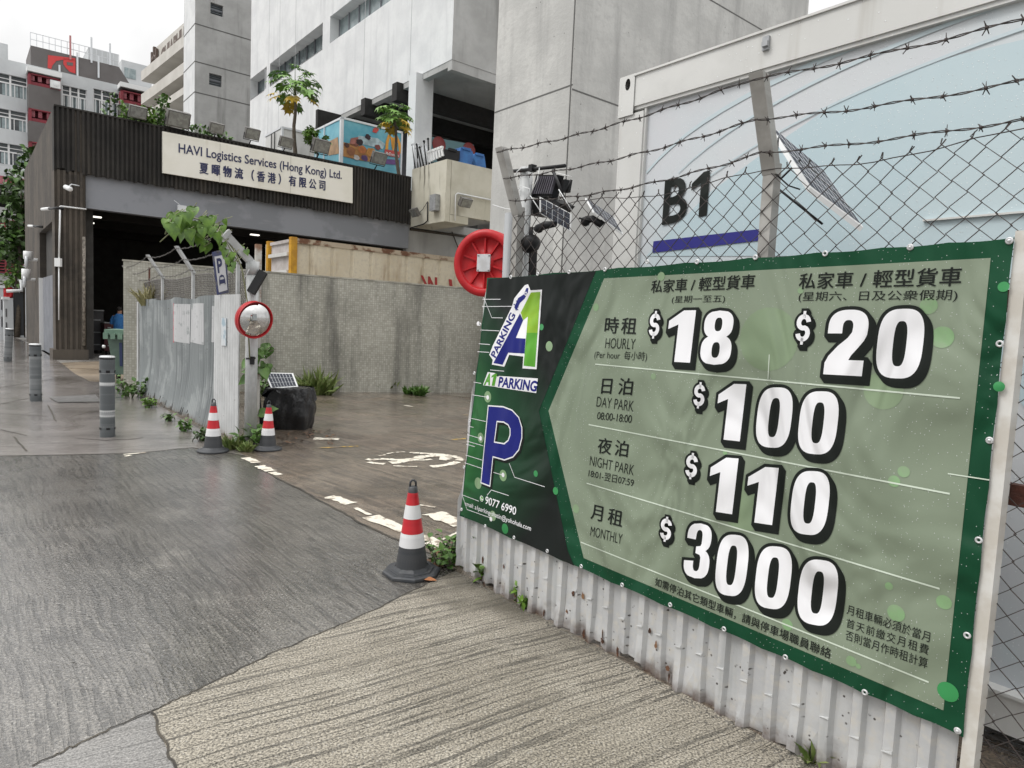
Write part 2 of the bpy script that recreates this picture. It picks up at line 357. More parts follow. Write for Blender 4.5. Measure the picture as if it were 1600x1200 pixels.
# ------------------------------------------------------------------ lettering
def text_geo(body, bold=0.0, space=1.0, ref=None, res=4):
    c = bpy.data.curves.new('txt', 'FONT'); c.body = body; c.offset = bold; c.space_character = space; c.resolution_u = res
    o = bpy.data.objects.new('txt', c); COL.objects.link(o)
    dg = bpy.context.evaluated_depsgraph_get(); me = o.evaluated_get(dg).to_mesh()
    vs = [(v.co.x, v.co.y) for v in me.vertices]; fs = [list(p.vertices) for p in me.polygons]
    o.evaluated_get(dg).to_mesh_clear(); bpy.data.objects.remove(o); bpy.data.curves.remove(c)
    xs = [p[0] for p in vs]; ys = [p[1] for p in vs]; bb = (min(xs), max(xs), min(ys), max(ys))
    r = ref or bb
    return [((x-r[0])/(r[1]-r[0]), (y-r[2])/(r[3]-r[2])) for x, y in vs], fs, bb
def poly_geo(loops, offset=0.0):
    """filled outline with holes, grown by offset; loops of (x, y) in metres, the outer one first"""
    out = []
    for i, lp in enumerate(loops):
        a = sum(lp[k-1][0]*lp[k][1]-lp[k][0]*lp[k-1][1] for k in range(len(lp)))
        P = [V(q) for q in (lp if (a > 0) == (i == 0) else lp[::-1])]
        P = [q for k, q in enumerate(P) if (q-P[k-1]).length > 1e-6]; r = []
        for k, q in enumerate(P):
            e0, e1 = (q-P[k-1]).normalized(), (P[(k+1) % len(P)]-q).normalized(); n0, n1 = V((e0.y, -e0.x)), V((e1.y, -e1.x))
            m = n0+n1; m = m.normalized() if m.length > 1e-4 else n1; r.append(q+m*offset/max(.45, m.dot(n0)))
        out.append(r)
    vs = [q for l in out for q in l]; es = []; b = 0
    for l in out: es += [(b+k, b+(k+1) % len(l)) for k in range(len(l))]; b += len(l)
    v2, _, f2, _, _, _ = delaunay_2d_cdt(vs, es, [], 0, 1e-7)
    def ins(p, l):
        c = False
        for k in range(len(l)):
            a, b_ = l[k-1], l[k]
            if (a.y > p.y) != (b_.y > p.y) and p.x < (b_.x-a.x)*(p.y-a.y)/(b_.y-a.y)+a.x: c = not c
        return c
    fs = []
    for f in f2:
        c = sum((v2[k] for k in f), V((0, 0)))/len(f)
        if ins(c, out[0]) and not any(ins(c, h) for h in out[1:]): fs.append(list(f))
    return [(q.x, q.y) for q in v2], fs
class Quad:
    """maps a unit box on to a slanted box of an upright wall, given by three measured corners"""
    def __init__(s, fr, y, bl, br, tl):
        s.fr = fr; s.y = y; s.b = V(fr.hit(*bl, y)); s.x = V(fr.hit(*br, y))-s.b; s.t = V(fr.hit(*tl, y))-s.b
    def p2(s, a, b): return s.b+s.x*a+s.t*b
    def w(s, a, b, dy=0.0):
        q = s.p2(a, b); return s.fr.w(q.x, s.y+dy, q.y)
def put_text(mb, fr, y, body, bl, br, tl, bold=0.0, space=1.0):
    q = Quad(fr, y, bl, br, tl); cjk = bold > 0 and any(ord(c) > 0x2e80 for c in body)
    vs, fs, _ = text_geo(body, 0 if cjk else bold, space); mb.add([q.w(a, b) for a, b in vs], fs)
    if cjk:                                                        # heavier strokes: the glyph laid over itself, a hair apart
        d = bold*q.t.length*1.15
        for k, (sx, sz) in enumerate(((d, 0), (-d, 0), (0, d*.6), (0, -d*.6))):
            mb.add([q.w(a, b, -.0002*(k+1))+fr.ex*sx+fr.ez*sz for a, b in vs], fs)
    return mb
def ribbon(pts, hw):
    L_, R_ = [], []
    for i, p in enumerate(pts):
        d = V(pts[min(i+1, len(pts)-1)])-V(pts[max(i-1, 0)]); n = V((-d.y, d.x)).normalized()*hw
        L_.append(V(p)+n); R_.append(V(p)-n)
    m = len(pts); return [tuple(v) for v in L_+R_], [[i, i+1, m+i+1, m+i] for i in range(m-1)]
def ell(cx, cy, rx, ry, a0, a1, n=14, e=2.0):
    r = []
    for i in range(n+1):
        a = rad(a0+(a1-a0)*i/n); c, s_ = math.cos(a), math.sin(a)
        r.append((cx+rx*math.copysign(abs(c)**(2/e), c), cy+ry*math.copysign(abs(s_)**(2/e), s_)))
    return r
def _hw8(y):
    a = max(0, 1-abs((y-.745)/.255)**2.6)**(1/2.6)*.47; b = max(0, 1-abs((y-.275)/.275)**2.6)**(1/2.6)*.5
    return max(a, b)
def digit(ch):
    if ch == '0': return [ell(.5, .5, .5, .5, 0, 360, 56, 3.0)[:-1], ell(.5, .5, .145, .325, 0, 360, 40, 3.0)[:-1]]
    if ch == '1': return [[(.36, 0), (.90, 0), (.90, 1), (.50, 1), (.02, .80), (.02, .64), (.36, .73)]]
    ys = [i/48 for i in range(49)]
    if ch == '8':
        return [[(.5+_hw8(y), y) for y in ys] + [(.5-_hw8(y), y) for y in ys[::-1][1:-1]],
                ell(.5, .275, .13, .145, 0, 360, 28, 2.6)[:-1], ell(.5, .745, .12, .125, 0, 360, 28, 2.6)[:-1]]
    if ch == '3':
        o = [(.5-_hw8(y), y) for y in ys if y <= .30][::-1] + [(.5+_hw8(y), y) for y in ys]
        o += [(.5-_hw8(y), y) for y in ys[::-1] if y >= .70]
        o += [(.37, .70)] + ell(.5, .76, .12, .12, 180, 0, 12, 2.4) + [(.62, .64), (.585, .595), (.42, .575), (.42, .455), (.585, .435), (.63, .39)] + ell(.5, .26, .13, .13, 0, -180, 12, 2.4) + [(.37, .31)]
        return [o]
    if ch == '2':
        o = [(0, .64), (0, .70)] + ell(.5, .72, .5, .28, 180, 0, 22, 2.6)[1:] + [(.99, .62), (.93, .53), (.80, .42), (.66, .31), (.60, .235), (.98, .235), (.98, 0), (0, 0), (0, .18), (.08, .29), (.30, .45), (.52, .57), (.62, .66)]
        o += ell(.5, .74, .13, .105, 0, 180, 12, 2.4) + [(.37, .64)]
        return [o]

# ------------------------------------------------------------------ ground
def gpoly(name, pts, z, mat):
    mb = MB(); mb.poly([V((p[0], p[1], z)) for p in pts]); return struct(mb.build(name, mat))
g = MB(); g.sheet(lambda a, b: V((-300+600*a, -60+460*b, 0)), 12, 12, False); struct(g.build('ground', m_base))
gp = lambda *l: [G(*p) for p in l]
FEN = Fr(G(717, 893), HD1)
edge_lot = gp((382, 712), (436, 749), (521, 793), (582, 828), (650, 858), (690, 872), (712, 893))
edge_slab = gp((712, 893), (665, 915), (560, 966), (420, 1025), (330, 1070), (255, 1105), (150, 1152), (50, 1200))
t_ = (edge_slab[-1]-edge_slab[-3]).normalized()
slab_end = edge_slab[-1]+t_*4
pave_l = [G(382, 712), G(300, 700), G(210, 709), G(0, 713)]
t2_ = (pave_l[-1]-pave_l[-2]).normalized(); pave_end = pave_l[-1]+t2_*16
gpoly('road', edge_lot[::-1]+pave_l[1:]+[pave_end, pave_end+V((-2, -14, 0)), V((-9, -9, 0)), slab_end]+edge_slab[::-1][:-1], .004, m_road)
lf_far = G(200, 605)
gpoly('pavement', [pave_l[0], lf_far, lf_far+V((-.25, 1.0, 0)), G(180, 598), G(140, 596), G(118, 585), G(95, 567), G(44, 536), V((-60, 75, 0)), V((-95, 70, 0)), V((-60, 20, 0)), pave_end]+pave_l[::-1][:-1], .004, m_pave)
gpoly('parking_floor', edge_lot+[FEN.w(8, 0, 0), FEN.w(8, 6, 0), V((9, 24, 0)), V((-1, 19.2, 0)), V((-8.4, 15.6, 0)), lf_far], .005, m_lot)
s0 = G(237, 1115); s1 = G(272, 1200); sdir = (s1-s0).normalized()
gpoly('concrete_slab', edge_slab[:5]+[edge_slab[5], s0, s1, s0+sdir*3.5, V((3.5, -2, 0)), FEN.w(6, .0, 0)], .006, m_slab)
gpoly('damp_slab', [s0, edge_slab[6], edge_slab[7], slab_end, V((-2, -2.5, 0)), s0+sdir*3.5, s1], .0055, m_slab2)
WH = Fr(G(88, 562), HD2); WS = Fr(G(88, 562), HD1)
gpoly('loading_apron', [G(95, 567), G(118, 585), G(140, 596), G(180, 598), lf_far+V((-.25, 1.0, 0)), V((-8.2, 15.2, 0)), V((-1, 19, 0)), WH.w(18, -.3, 0), WH.w(2, -.05, 0)], .0045, m_apron)
# joints and cracks
def strip(mb, pts, wd, z):
    pts = [V((p[0], p[1], z)) for p in pts]
    for a, b in zip(pts, pts[1:]):
        n = (b-a); n = V((-n.y, n.x, 0)).normalized()*wd/2; mb.poly([a-n, b-n, b+n, a+n])
def jag(pts, amp, n):
    r = []
    for a, b in zip(pts, pts[1:]):
        for i in range(n): r.append(a.lerp(b, i/n)+V((R.uniform(-amp, amp), R.uniform(-amp, amp), 0)))
    return r+[pts[-1]]
j = MB()
strip(j, jag(edge_slab[1:], .008, 14), .009, .0085); strip(j, jag([s0, s1, s0+sdir*2.5], .006, 14), .009, .0095)
strip(j, jag(edge_lot, .02, 8), .02, .0085); strip(j, jag(pave_l, .01, 8), .02, .007)
for a, b in (((22, 683), (42, 706)), ((75, 634), (88, 659)), ((0, 647), (75, 651)), ((0, 672), (42, 681)), ((88, 632), (200, 630)), ((0, 606), (100, 590)), ((118, 585), (150, 602)), ((0, 632), (56, 620))):
    strip(j, jag([G(*a), G(*b)], .008, 8), .022, .0075)
struct(j.build('pavement_joints', m_joint))
# painted markings, all worn
mk = MB()
def blob(mb, c, rx, ry, z, n=18, rough=.25, dr=(1, 0)):
    pts = []
    for i in range(n):
        a = 2*math.pi*i/n; k = 1+R.uniform(-rough, rough); x, y = rx*k*math.cos(a), ry*k*math.sin(a)
        pts.append(V((c.x+dr[0]*x-dr[1]*y, c.y+dr[1]*x+dr[0]*y, z)))
    mb.poly(pts)
def band(mb, p, q, wd, z, n=9):
    d = (q-p); nn = V((-d.y, d.x, 0)).normalized()*wd/2
    A = [p.lerp(q, i/n)+nn*R.uniform(.6, 1.1) for i in range(n+1)]; B = [p.lerp(q, i/n)-nn*R.uniform(.6, 1.1) for i in range(n+1)]
    mb.poly([V((v.x, v.y, z)) for v in A+B[::-1]])
for a, b, wd in (((384, 716), (402, 724), .13), ((404, 729), (424, 737), .13), ((424, 739), (438, 743), .10), ((514, 777), (550, 788), .14), ((555, 795), (578, 806), .05), ((580, 808), (690, 856), .17), ((676, 803), (722, 822), .22), ((490, 686), (530, 687), .18), ((632, 634), (645, 636), .08), ((640, 788), (680, 794), .04), ((690, 845), (718, 832), .03)):
    band(mk, G(*a), G(*b), wd, .0095)
zz = lambda x, y: G(400+x*.2125, 620+y*.2125)
for pts, wd in ((((818, 470), (855, 464), (892, 470)), .13), (((822, 486), (880, 494), (945, 499)), .10), (((915, 462), (975, 464), (1040, 470), (1105, 470)), .12), (((985, 489), (1060, 484), (1130, 470), (1190, 455), (1250, 440), (1320, 436), (1385, 444), (1402, 458), (1370, 470)), .16), (((1180, 470), (1240, 470), (1290, 464)), .07),
                (((1130, 414), (1200, 418)), .10), (((1205, 420), (1300, 424), (1390, 432), (1470, 446), (1505, 462), (1490, 474)), .11), (((1480, 482), (1430, 500), (1360, 512), (1285, 518)), .13), (((1010, 512), (1090, 517), (1185, 518)), .05), (((905, 440), (950, 430)), .05), (((960, 424), (1010, 416)), .045), (((1030, 413), (1095, 410)), .045)):
    for a_, b_ in zip(pts, pts[1:]): band(mk, zz(*a_), zz(*b_), wd, .0095+R.uniform(0, .0006), 4)
struct(mk.build('white_road_marking', m_mark))
mk = MB()
for a, b in (((496, 701), (560, 698)), ((704, 688), (728, 686)), ((724, 649), (760, 650))): band(mk, G(*a), G(*b), .05, .0095)
struct(mk.build('yellow_bay_marking', m_yel))
mk = MB()
for a, b in (((193, 711), (228, 708)), ((195, 714), (205, 712))): band(mk, G(*a), G(*b), .05, .0085)
struct(mk.build('paint_scraps', m_mark))

# ------------------------------------------------------------------ right fence with corrugated foot
m_corr = M('white_corrugated_paint', (.50, .505, .505), (.42, .425, .43), scale=2.4, streak=(9, .5), c3=(.34, .35, .35), slo=.5, shi=.75, rough=.5, bump=.15, bscale=30, spots=(34, .22, (.05, .042, .038)), c4=(.50, .48, .44), zr=(-.06, .12, (.075, .04, .024)))
m_corr2 = M('grey_corrugated_paint', (.24, .26, .262), (.33, .35, .352), scale=1.1, lo=.5, hi=.6, streak=(12, .25), c3=(.17, .185, .19), slo=.48, shi=.66, rough=.5, spots=(16, .13, (.09, .07, .06)), zr=(-.05, .12, (.16, .13, .10)))  # c3 streaks put the shading of the ribs into the colour
m_cwhite = M('white_sheet_paint', (.60, .61, .61), (.52, .53, .53), scale=3, streak=(10, .4), c3=(.42, .42, .42), slo=.55, shi=.75, rough=.5, spots=(14, .12, (.12, .09, .07)), zr=(-.05, .1, (.2, .16, .12)))
def corr(mb, fr, u0, u1, z0, z1, prof, pitch, rows=10, y0=0.0, jag_=0.0, lean=None):
    """ribbed sheet: prof = [(fraction of pitch, y)]"""
    us = []; k = math.floor(u0/pitch)
    while k*pitch < u1:
        us += [(k*pitch+f*pitch, y) for f, y in prof]; k += 1
    us = [q for q in us if u0 <= q[0] <= u1]
    jz = {}
    def fn(u, y, t, i):
        zb = z0 + (jz.setdefault(i//3, R.uniform(0, 1)**3*jag_) if jag_ else 0)
        zt = z1(u) if callable(z1) else z1
        z = zb+(zt-zb)*t; dy = lean(u, z) if lean else 0
        return fr.w(u, y0+y+dy, z)
    n = len(us); b = len(mb.v)
    mb.add([fn(u, y, r/rows, i) for r in range(rows+1) for i, (u, y) in enumerate(us)],
           [[r*n+i, r*n+i+1, (r+1)*n+i+1, (r+1)*n+i] for r in range(rows) for i in range(n-1)])
    return mb
UR = FEN.hit(1538, 900)[0]                                          # right end of the sheet
fence = thing('chain_link_fence', 'tall fence with barbed wire and white corrugated foot behind the green price banner', 'fence', FEN.w(1.5, 0, 0))
TP = [(0, 0), (.50, 0), (.60, -.024), (.90, -.024)]
def lean1(u, z): return .010*math.sin(u*5.1)*max(0, .5-z) + (.012*math.sin(u*23+z*9) if z < .12 else 0)
corr(MB(), FEN, -.02, 1.09, 0, lambda u: min(1.93, .44+max(0, u+.02)*6.6), TP, .115, 14, .0, .05, lean1).build('corrugated_sheet', m_corr, fence, uvfr=FEN)
corr(MB(), FEN, 1.0, 2.10, 0, 1.93, TP, .115, 14, .004, .05, lean1).build('corrugated_sheet', m_corr, fence, uvfr=FEN)
corr(MB(), FEN, 2.0, UR, 0, 1.96, TP, .115, 14, .0, .04, lean1).build('corrugated_sheet', m_corr, fence, uvfr=FEN)
m_rp = M('rust_patch', (.10, .035, .014), (.035, .018, .011), scale=26, rough=.85)
m_rp2 = M('rust_bleed', (.22, .12, .06), (.12, .055, .03), scale=14, rough=.7)
for i in range(26):
    k = min(24, int(2+abs(R.gauss(0, 9)))); rid = R.random() < .5; u = (k+(.75 if rid else .25))*.115+R.uniform(-.012, .012); y = (-.024 if rid else 0)-.0035
    zc = R.uniform(.01, .10) if i < 20 else R.uniform(.1, .26); sx, sz = R.uniform(.006, .014), R.uniform(.012, .035); n = 12
    P_ = [FEN.w(u+sx*math.cos(6.283*j/n)*R.uniform(.5, 1.2), y, max(.004, zc+sz*math.sin(6.283*j/n)*R.uniform(.5, 1.2))) for j in range(n)]
    MB().poly(P_).build('rust_patch', m_rp if i % 3 else m_rp2, fence, uvfr=FEN)
p = MB()
for k in range(5, 25):
    u = (k+.75)*.115; z = .275+R.uniform(-.012, .012)-.003*k
    p.prism([FEN.w(u-.018, -.0245, z-.009), FEN.w(u+.018, -.0245, z-.006), FEN.w(u+.018, -.0245, z+.004)], -FEN.ey*R.uniform(.003, .007))
p.build('rib_notches', m_cwhite, fence, uvfr=FEN)
p = MB(); p.box(FEN, UR-.004, UR+.035, -.034, -.030, 0, 2.02); p.box(FEN, UR+.031, UR+.035, -.030, .03, 0, 2.02)
p.build('edge_angle', M('edge_angle_paint', (.62, .61, .58), (.50, .47, .42), scale=7, streak=(20, 1.5), c3=(.25, .10, .04), slo=.64, shi=.72, rough=.5), fence, uvfr=FEN)
ZT = 2.36
def z_top(u): return ZT - .035*math.sin(math.pi*((u/1.0) % 1.0))**2
# posts with raked arms
PU = [FEN.hit(803, 380, .03)[0], FEN.hit(1190, 330)[0], 4.05]
m_post = M('weathered_angle_post', (.40, .39, .37), (.30, .29, .27), scale=7, streak=(16, 1.2), c3=(.22, .10, .045), slo=.62, shi=.74, rough=.6, metal=.2)
OUT, ARM = .15, .37
arm_tops = []
for i, u in enumerate(PU):
    p = MB(); p.box(FEN, u-.025, u+.025, .03, .036, 0, ZT+.02); p.box(FEN, u+.019, u+.025, .036, .085, 0, ZT+.02)
    po = p.build('post', m_post, fence, uvfr=FEN)
    a = MB(); o_ = FEN.w(u-.028, .028, ZT-.03); up = FEN.ez*ARM - FEN.ey*OUT
    a.prism([o_, o_+FEN.ex*.062, o_+FEN.ex*.062+FEN.ey*.006, o_+FEN.ey*.006], up)
    a.prism([o_+FEN.ex*.056+FEN.ey*.006, o_+FEN.ex*.062+FEN.ey*.006, o_+FEN.ex*.062+FEN.ey*.045, o_+FEN.ex*.056+FEN.ey*.045], up)
    a.build('raked_arm', m_post, fence, uvfr=FEN)
    for t in (.22, .55, .93): arm_tops.append(o_+FEN.ex*.02+up*t-FEN.ey*.012)
def barbed(mb, a, b, sag, gap=.10, wire=.0027):
    n = max(10, int((b-a).length/.02)); ax = (b-a).normalized(); s1 = ax.cross(V((0, 0, 1))).normalized()
    c = lambda t: a.lerp(b, t)-V((0, 0, sag*4*t*(1-t))) + V((0, 0, .004*math.sin(t*37+a.z*9)))
    for ph in (0, math.pi):
        mb.tube([c(i/n)+(s1*math.cos(i*.9+ph)+V((0, 0, 1))*math.sin(i*.9+ph))*wire for i in range(n+1)], wire*.75, 4)
    m = int((b-a).length/gap)
    for i in range(m):
        p0 = c((i+.5+R.uniform(-.2, .2))/m)
        mb.ball(p0, wire*2.6, n=6)
        for k in range(4):
            d = (ax*R.uniform(-.7, .7)+s1*R.uniform(-1, 1)+V((0, 0, (-1, 1)[k % 2]*R.uniform(.5, 1)))).normalized()
            mb.tube([p0, p0+d*R.uniform(.014, .024)], [wire*.85, wire*.5], 4)
for k in range(3):
    q = MB()
    for i in range(2): barbed(q, arm_tops[i*3+k], arm_tops[i*3+3+k], (.05, .035, .03)[k] if i == 0 else (.05, .07, .05)[k])
    q.build('barbed_wire', m_wire, fence)
def chain(mb, fr, u0, u1, z0, zt, a, h, y, r, tip=True):
    """woven diamonds: each wire zigzags between its two neighbours"""
    n = int((u1-u0)/a)
    for i in range(n+1):
        x = u0+i*a; top = zt(x) if callable(zt) else zt; m = int((top-z0)/(h/2)); pts = []
        for k in range(m+1):
            sgn = 1 if ((k+i) % 2) else -1
            zz = top-k*h/2
            pts.append(fr.w(x+sgn*a*.53+.004*math.sin(zz*9+i), y+sgn*r*1.3*(1 if i % 2 else -1)+.004*math.sin(x*7+zz*5), zz))
        if tip: pts = [pts[0]+V((0, 0, .018))+fr.ex*R.uniform(-.006, .02)]+pts
        mb.tube(pts, r, 4, sm=False)
q = MB(); chain(q, FEN, PU[0], 4.2, 0.02, z_top, .0465, .089, .024, .0024)
n = 60
for zz in (None,):
    q.tube([FEN.w(PU[0]+(4.2-PU[0])*i/n, .02, z_top(PU[0]+(4.2-PU[0])*i/n)-.012+.003*math.sin(i*1.7)) for i in range(n+1)], .0022, 4)
q.build('chain_link_mesh', m_wire, fence)
for z in (FEN.hit(1590, 468, .05)[1], FEN.hit(1585, 778, .05)[1]):
    p = MB(); p.box(FEN, .2, 4.2, .095, .100, z-.035, z+.035); p.box(FEN, .2, 4.2, .100, .135, z+.030, z+.035); p.build('rail', m_rust, fence, uvfr=FEN)

# ------------------------------------------------------------------ the price banner
Y0 = -.045
BC = FEN.w(1.45, Y0, .4)
banner = thing('price_banner', 'big green car park price banner with white prices tied along the white corrugated fence', 'banner', BC)
m_bgreen = M('banner_dark_green', (.006, .060, .026), (.005, .050, .022), scale=2, rough=.5, spec=.18, fold=.8, drops=(110, .18, .78))
m_bfield = M('banner_sage_green', (.215, .258, .188), (.195, .236, .17), scale=1.1, rough=.42, spec=.3, fold=.7, drops=(110, .18, .70), coord='Object')
m_bblk = M('banner_black', (.009, .012, .010), rough=.6, fold=.5, spec=.2)
m_bwhite = M('banner_white', (.78, .78, .80), rough=.38, spec=.2, fold=.85)
m_bblue = M('banner_blue', (.013, .018, .17), rough=.4, spec=.2, fold=.8)
m_blime = M('banner_lime', (.30, .48, .03), (.22, .42, .04), rough=.4, spec=.2, fold=.8)
m_bleaf = M('banner_leaf_green', (.10, .33, .035), rough=.4, spec=.2, fold=.8)
m_bdot = M('banner_bokeh', (.20, .34, .165), (.215, .30, .18), scale=9, rough=.4, fold=.8)
m_bdot2 = M('banner_bokeh_deep', (.03, .24, .07), rough=.4, fold=.8)
m_bline = M('banner_pale_line', (.55, .62, .52), rough=.4, fold=.8)
m_bdotp = M('banner_bokeh_pale', (.215, .29, .175), (.19, .255, .155), scale=1.1, rough=.38, fold=.85)
# printed fade of the dark panel: green at its outer edge, black towards the chevron
m_bdark = bpy.data.materials.new('banner_dark_fade'); m_bdark.use_nodes = True
_nt = m_bdark.node_tree; _b = _nt.nodes['Principled BSDF']; _b.inputs['Roughness'].default_value = .5; _b.inputs['Specular IOR Level'].default_value = .22
_tc = N(_nt, 'ShaderNodeTexCoord'); _s = N(_nt, 'ShaderNodeSeparateXYZ'); _nt.links.new(_tc.outputs['UV'], _s.inputs[0])
_r = N(_nt, 'ShaderNodeValToRGB'); _r.color_ramp.elements[0].position = 0; _r.color_ramp.elements[0].color = (.035, .17, .045, 1)
_r.color_ramp.elements[1].position = 1; _r.color_ramp.elements[1].color = (.008, .011, .010, 1)
_e = _r.color_ramp.elements.new(.45); _e.color = (.010, .055, .022, 1)
_n = N(_nt, 'ShaderNodeMath', _operation='MULTIPLY_ADD'); _n.inputs[1].default_value = 1.0; _nt.links.new(_s.outputs['X'], _n.inputs[0])
_z = N(_nt, 'ShaderNodeMath', _operation='SUBTRACT'); _z.inputs[1].default_value = 1.0; _nt.links.new(_s.outputs['Y'], _z.inputs[0])
_za = N(_nt, 'ShaderNodeMath', _operation='ABSOLUTE'); _nt.links.new(_z.outputs[0], _za.inputs[0])
_zp = N(_nt, 'ShaderNodeMath', _operation='POWER'); _nt.links.new(_za.outputs[0], _zp.inputs[0]); _zp.inputs[1].default_value = 2.2
_nt.links.new(_zp.outputs[0], _n.inputs[2]); _nt.links.new(_n.outputs[0], _r.inputs[0]); _nt.links.new(_r.outputs[0], _b.inputs['Base Color'])
_k = N(_nt, 'ShaderNodeTexNoise', Scale=1.5, Detail=2, Roughness=.45, Distortion=1.6); _nt.links.new(_tc.outputs['Object'], _k.inputs['Vector'])
_bp = N(_nt, 'ShaderNodeBump', Strength=.6, Distance=.16); _nt.links.new(_k.outputs[0], _bp.inputs['Height']); _nt.links.new(_bp.outputs[0], _b.inputs['Normal'])

def pxp(pts, y): return [FEN.hw(px, py, y) for px, py in pts]
def flat(name, pts, dy, mat): return MB().poly(pxp(pts, Y0-dy)).build(name, mat, banner, uvfr=FEN)
def scal(a, b, n, amp):                                            # edge that sags a little between its eyelets
    r = []
    for i in range(n*6):
        t = i/(n*6); s = math.sin(math.pi*((t*n) % 1)); d = V((b[0]-a[0], b[1]-a[1])).normalized()
        r.append((a[0]+(b[0]-a[0])*t-d.y*amp*s, a[1]+(b[1]-a[1])*t+d.x*amp*s))
    return r
TL, TR, BR, BL = (761, 434), (1585, 371), (1505, 1152), (718, 806)
outl = scal(TL, TR, 8, 2.2)+scal(TR, BR, 6, 2.0)+scal(BR, BL, 10, 2.0)+scal(BL, TL, 5, 1.2)
c = MB(); pts = pxp(outl, Y0); c.prism(pts, FEN.ey*.0025); c.build('backing', m_bgreen, banner, uvfr=FEN)
flat('dark_panel', [(763, 436), (846, 430), (931, 423.5), (842, 642), (887, 860), (897, 884), (720, 804)], .0012, m_bdark)
flat('price_panel', [(944, 435), (1548, 403), (1474, 1110), (912, 872), (857, 642)], .0012, m_bfield)
# bokeh
def disc(mb, x, y, r, dy, n=22):
    c0 = V(FEN.hit(x, y, Y0-dy)); rr = abs(V(FEN.hit(x, y+r, Y0-dy)).y-c0.y)
    mb.poly([FEN.w(c0.x+rr*math.cos(2*math.pi*i/n), Y0-dy, c0.y+rr*math.sin(2*math.pi*i/n)) for i in range(n)])
def dots(name, mat, dy, lst):
    for x, y, r in lst:
        q_ = MB(); disc(q_, x, y, r, dy); q_.build(name, mat, banner, uvfr=FEN)
dots('printed_light_dot', m_bdot, .0022, ((1451, 478, 13), (1472, 527, 17), (1412, 737, 9), (1397, 752, 9), (1475, 941, 11), (1389, 916, 6), (1400, 958, 13), (1230, 976, 9), (1330, 1033, 8), (1341, 1041, 4), (1021, 588, 5), (1033, 432, 7), (1251, 454, 5), (931, 480, 6), (900, 795, 7), (1133, 707, 4)))
dots('printed_deep_dot', m_bdot2, .0022, ((1568, 448, 8), (1561, 604, 8), (1481, 1081, 15), (868, 767, 6), (846, 511, 5), (789, 826, 8), (837, 740, 5)))
dots('printed_light_dot', m_bdot, .0022, ((858, 541, 8), (747, 755, 9), (786, 743, 9), (762, 620, 9), (751, 684, 8), (770, 806, 8)))
dots('printed_pale_dot', m_bdotp, .0018, ((1200, 530, 50), (1380, 610, 30), (1160, 790, 40)))
# ruled lines
ln = MB()
def rule(mb, a, b, wd, dy):
    p, q = V(FEN.hit(*a, Y0-dy)), V(FEN.hit(*b, Y0-dy)); n = (q-p); n = V((-n.y, n.x)).normalized()*wd/2
    mb.poly([FEN.w(v.x, Y0-dy, v.y) for v in (p-n, q-n, q+n, p+n)])
for a, b in (((930, 569), (1500, 622)), ((919.7, 663.4), (1484, 771.6)), ((916.6, 755), (1468, 920)), ((907.4, 847), (1451, 1066))): rule(ln, a, b, .006, .003)
rule(ln, (1202, 554), (1200, 592), .004, .003); rule(ln, (1481, 740), (1546, 750), .004, .003)
ln.build('ruled_lines', m_bline, banner, uvfr=FEN)
z1 = lambda x, y: (720+x/5, 420+y/5)
z2 = lambda x, y: (720+x/5, 620+y/5)
ln = MB()
for a, b in ((z1(170, 238), z1(310, 238)), (z1(165, 295), z1(400, 293)), (z1(150, 478), z1(300, 485)), (z1(140, 585), z1(228, 592)), (z1(130, 647), z1(220, 653)), (z1(178, 222), z1(242, 382)), (z1(242, 382), z1(328, 384)), (z1(230, 790), z1(338, 800)), (z1(100, 885), z1(160, 895)), (z1(90, 985), z1(210, 1003)), (z2(66, 165), z2(195, 193)), (z2(60, 230), z2(98, 238)), (z2(50, 295), z2(150, 325)), (z2(45, 345), z2(175, 383)), (z2(42, 370), z2(112, 390)), (z2(38, 455), z2(168, 495)), (z2(30, 515), z2(165, 560)), (z2(255, 590), z2(320, 610)), (z2(378, 520), z2(420, 628)), (z2(420, 628), z2(655, 703)), (z2(205, 770), z2(238, 728)), (z2(238, 728), z2(375, 772)), (z2(8, 765), z2(140, 815)), (z2(10, 765), z2(48, 880)), (z2(48, 880), z2(230, 945))): rule(ln, a, b, .0035, .003)
for x, y in ((747, 505.5), (762, 621), (751, 685), (786, 742), (767, 811)): disc(ln, x, y, 3.6, .0034)
ln.build('circuit_lines', m_bwhite, banner, uvfr=FEN)
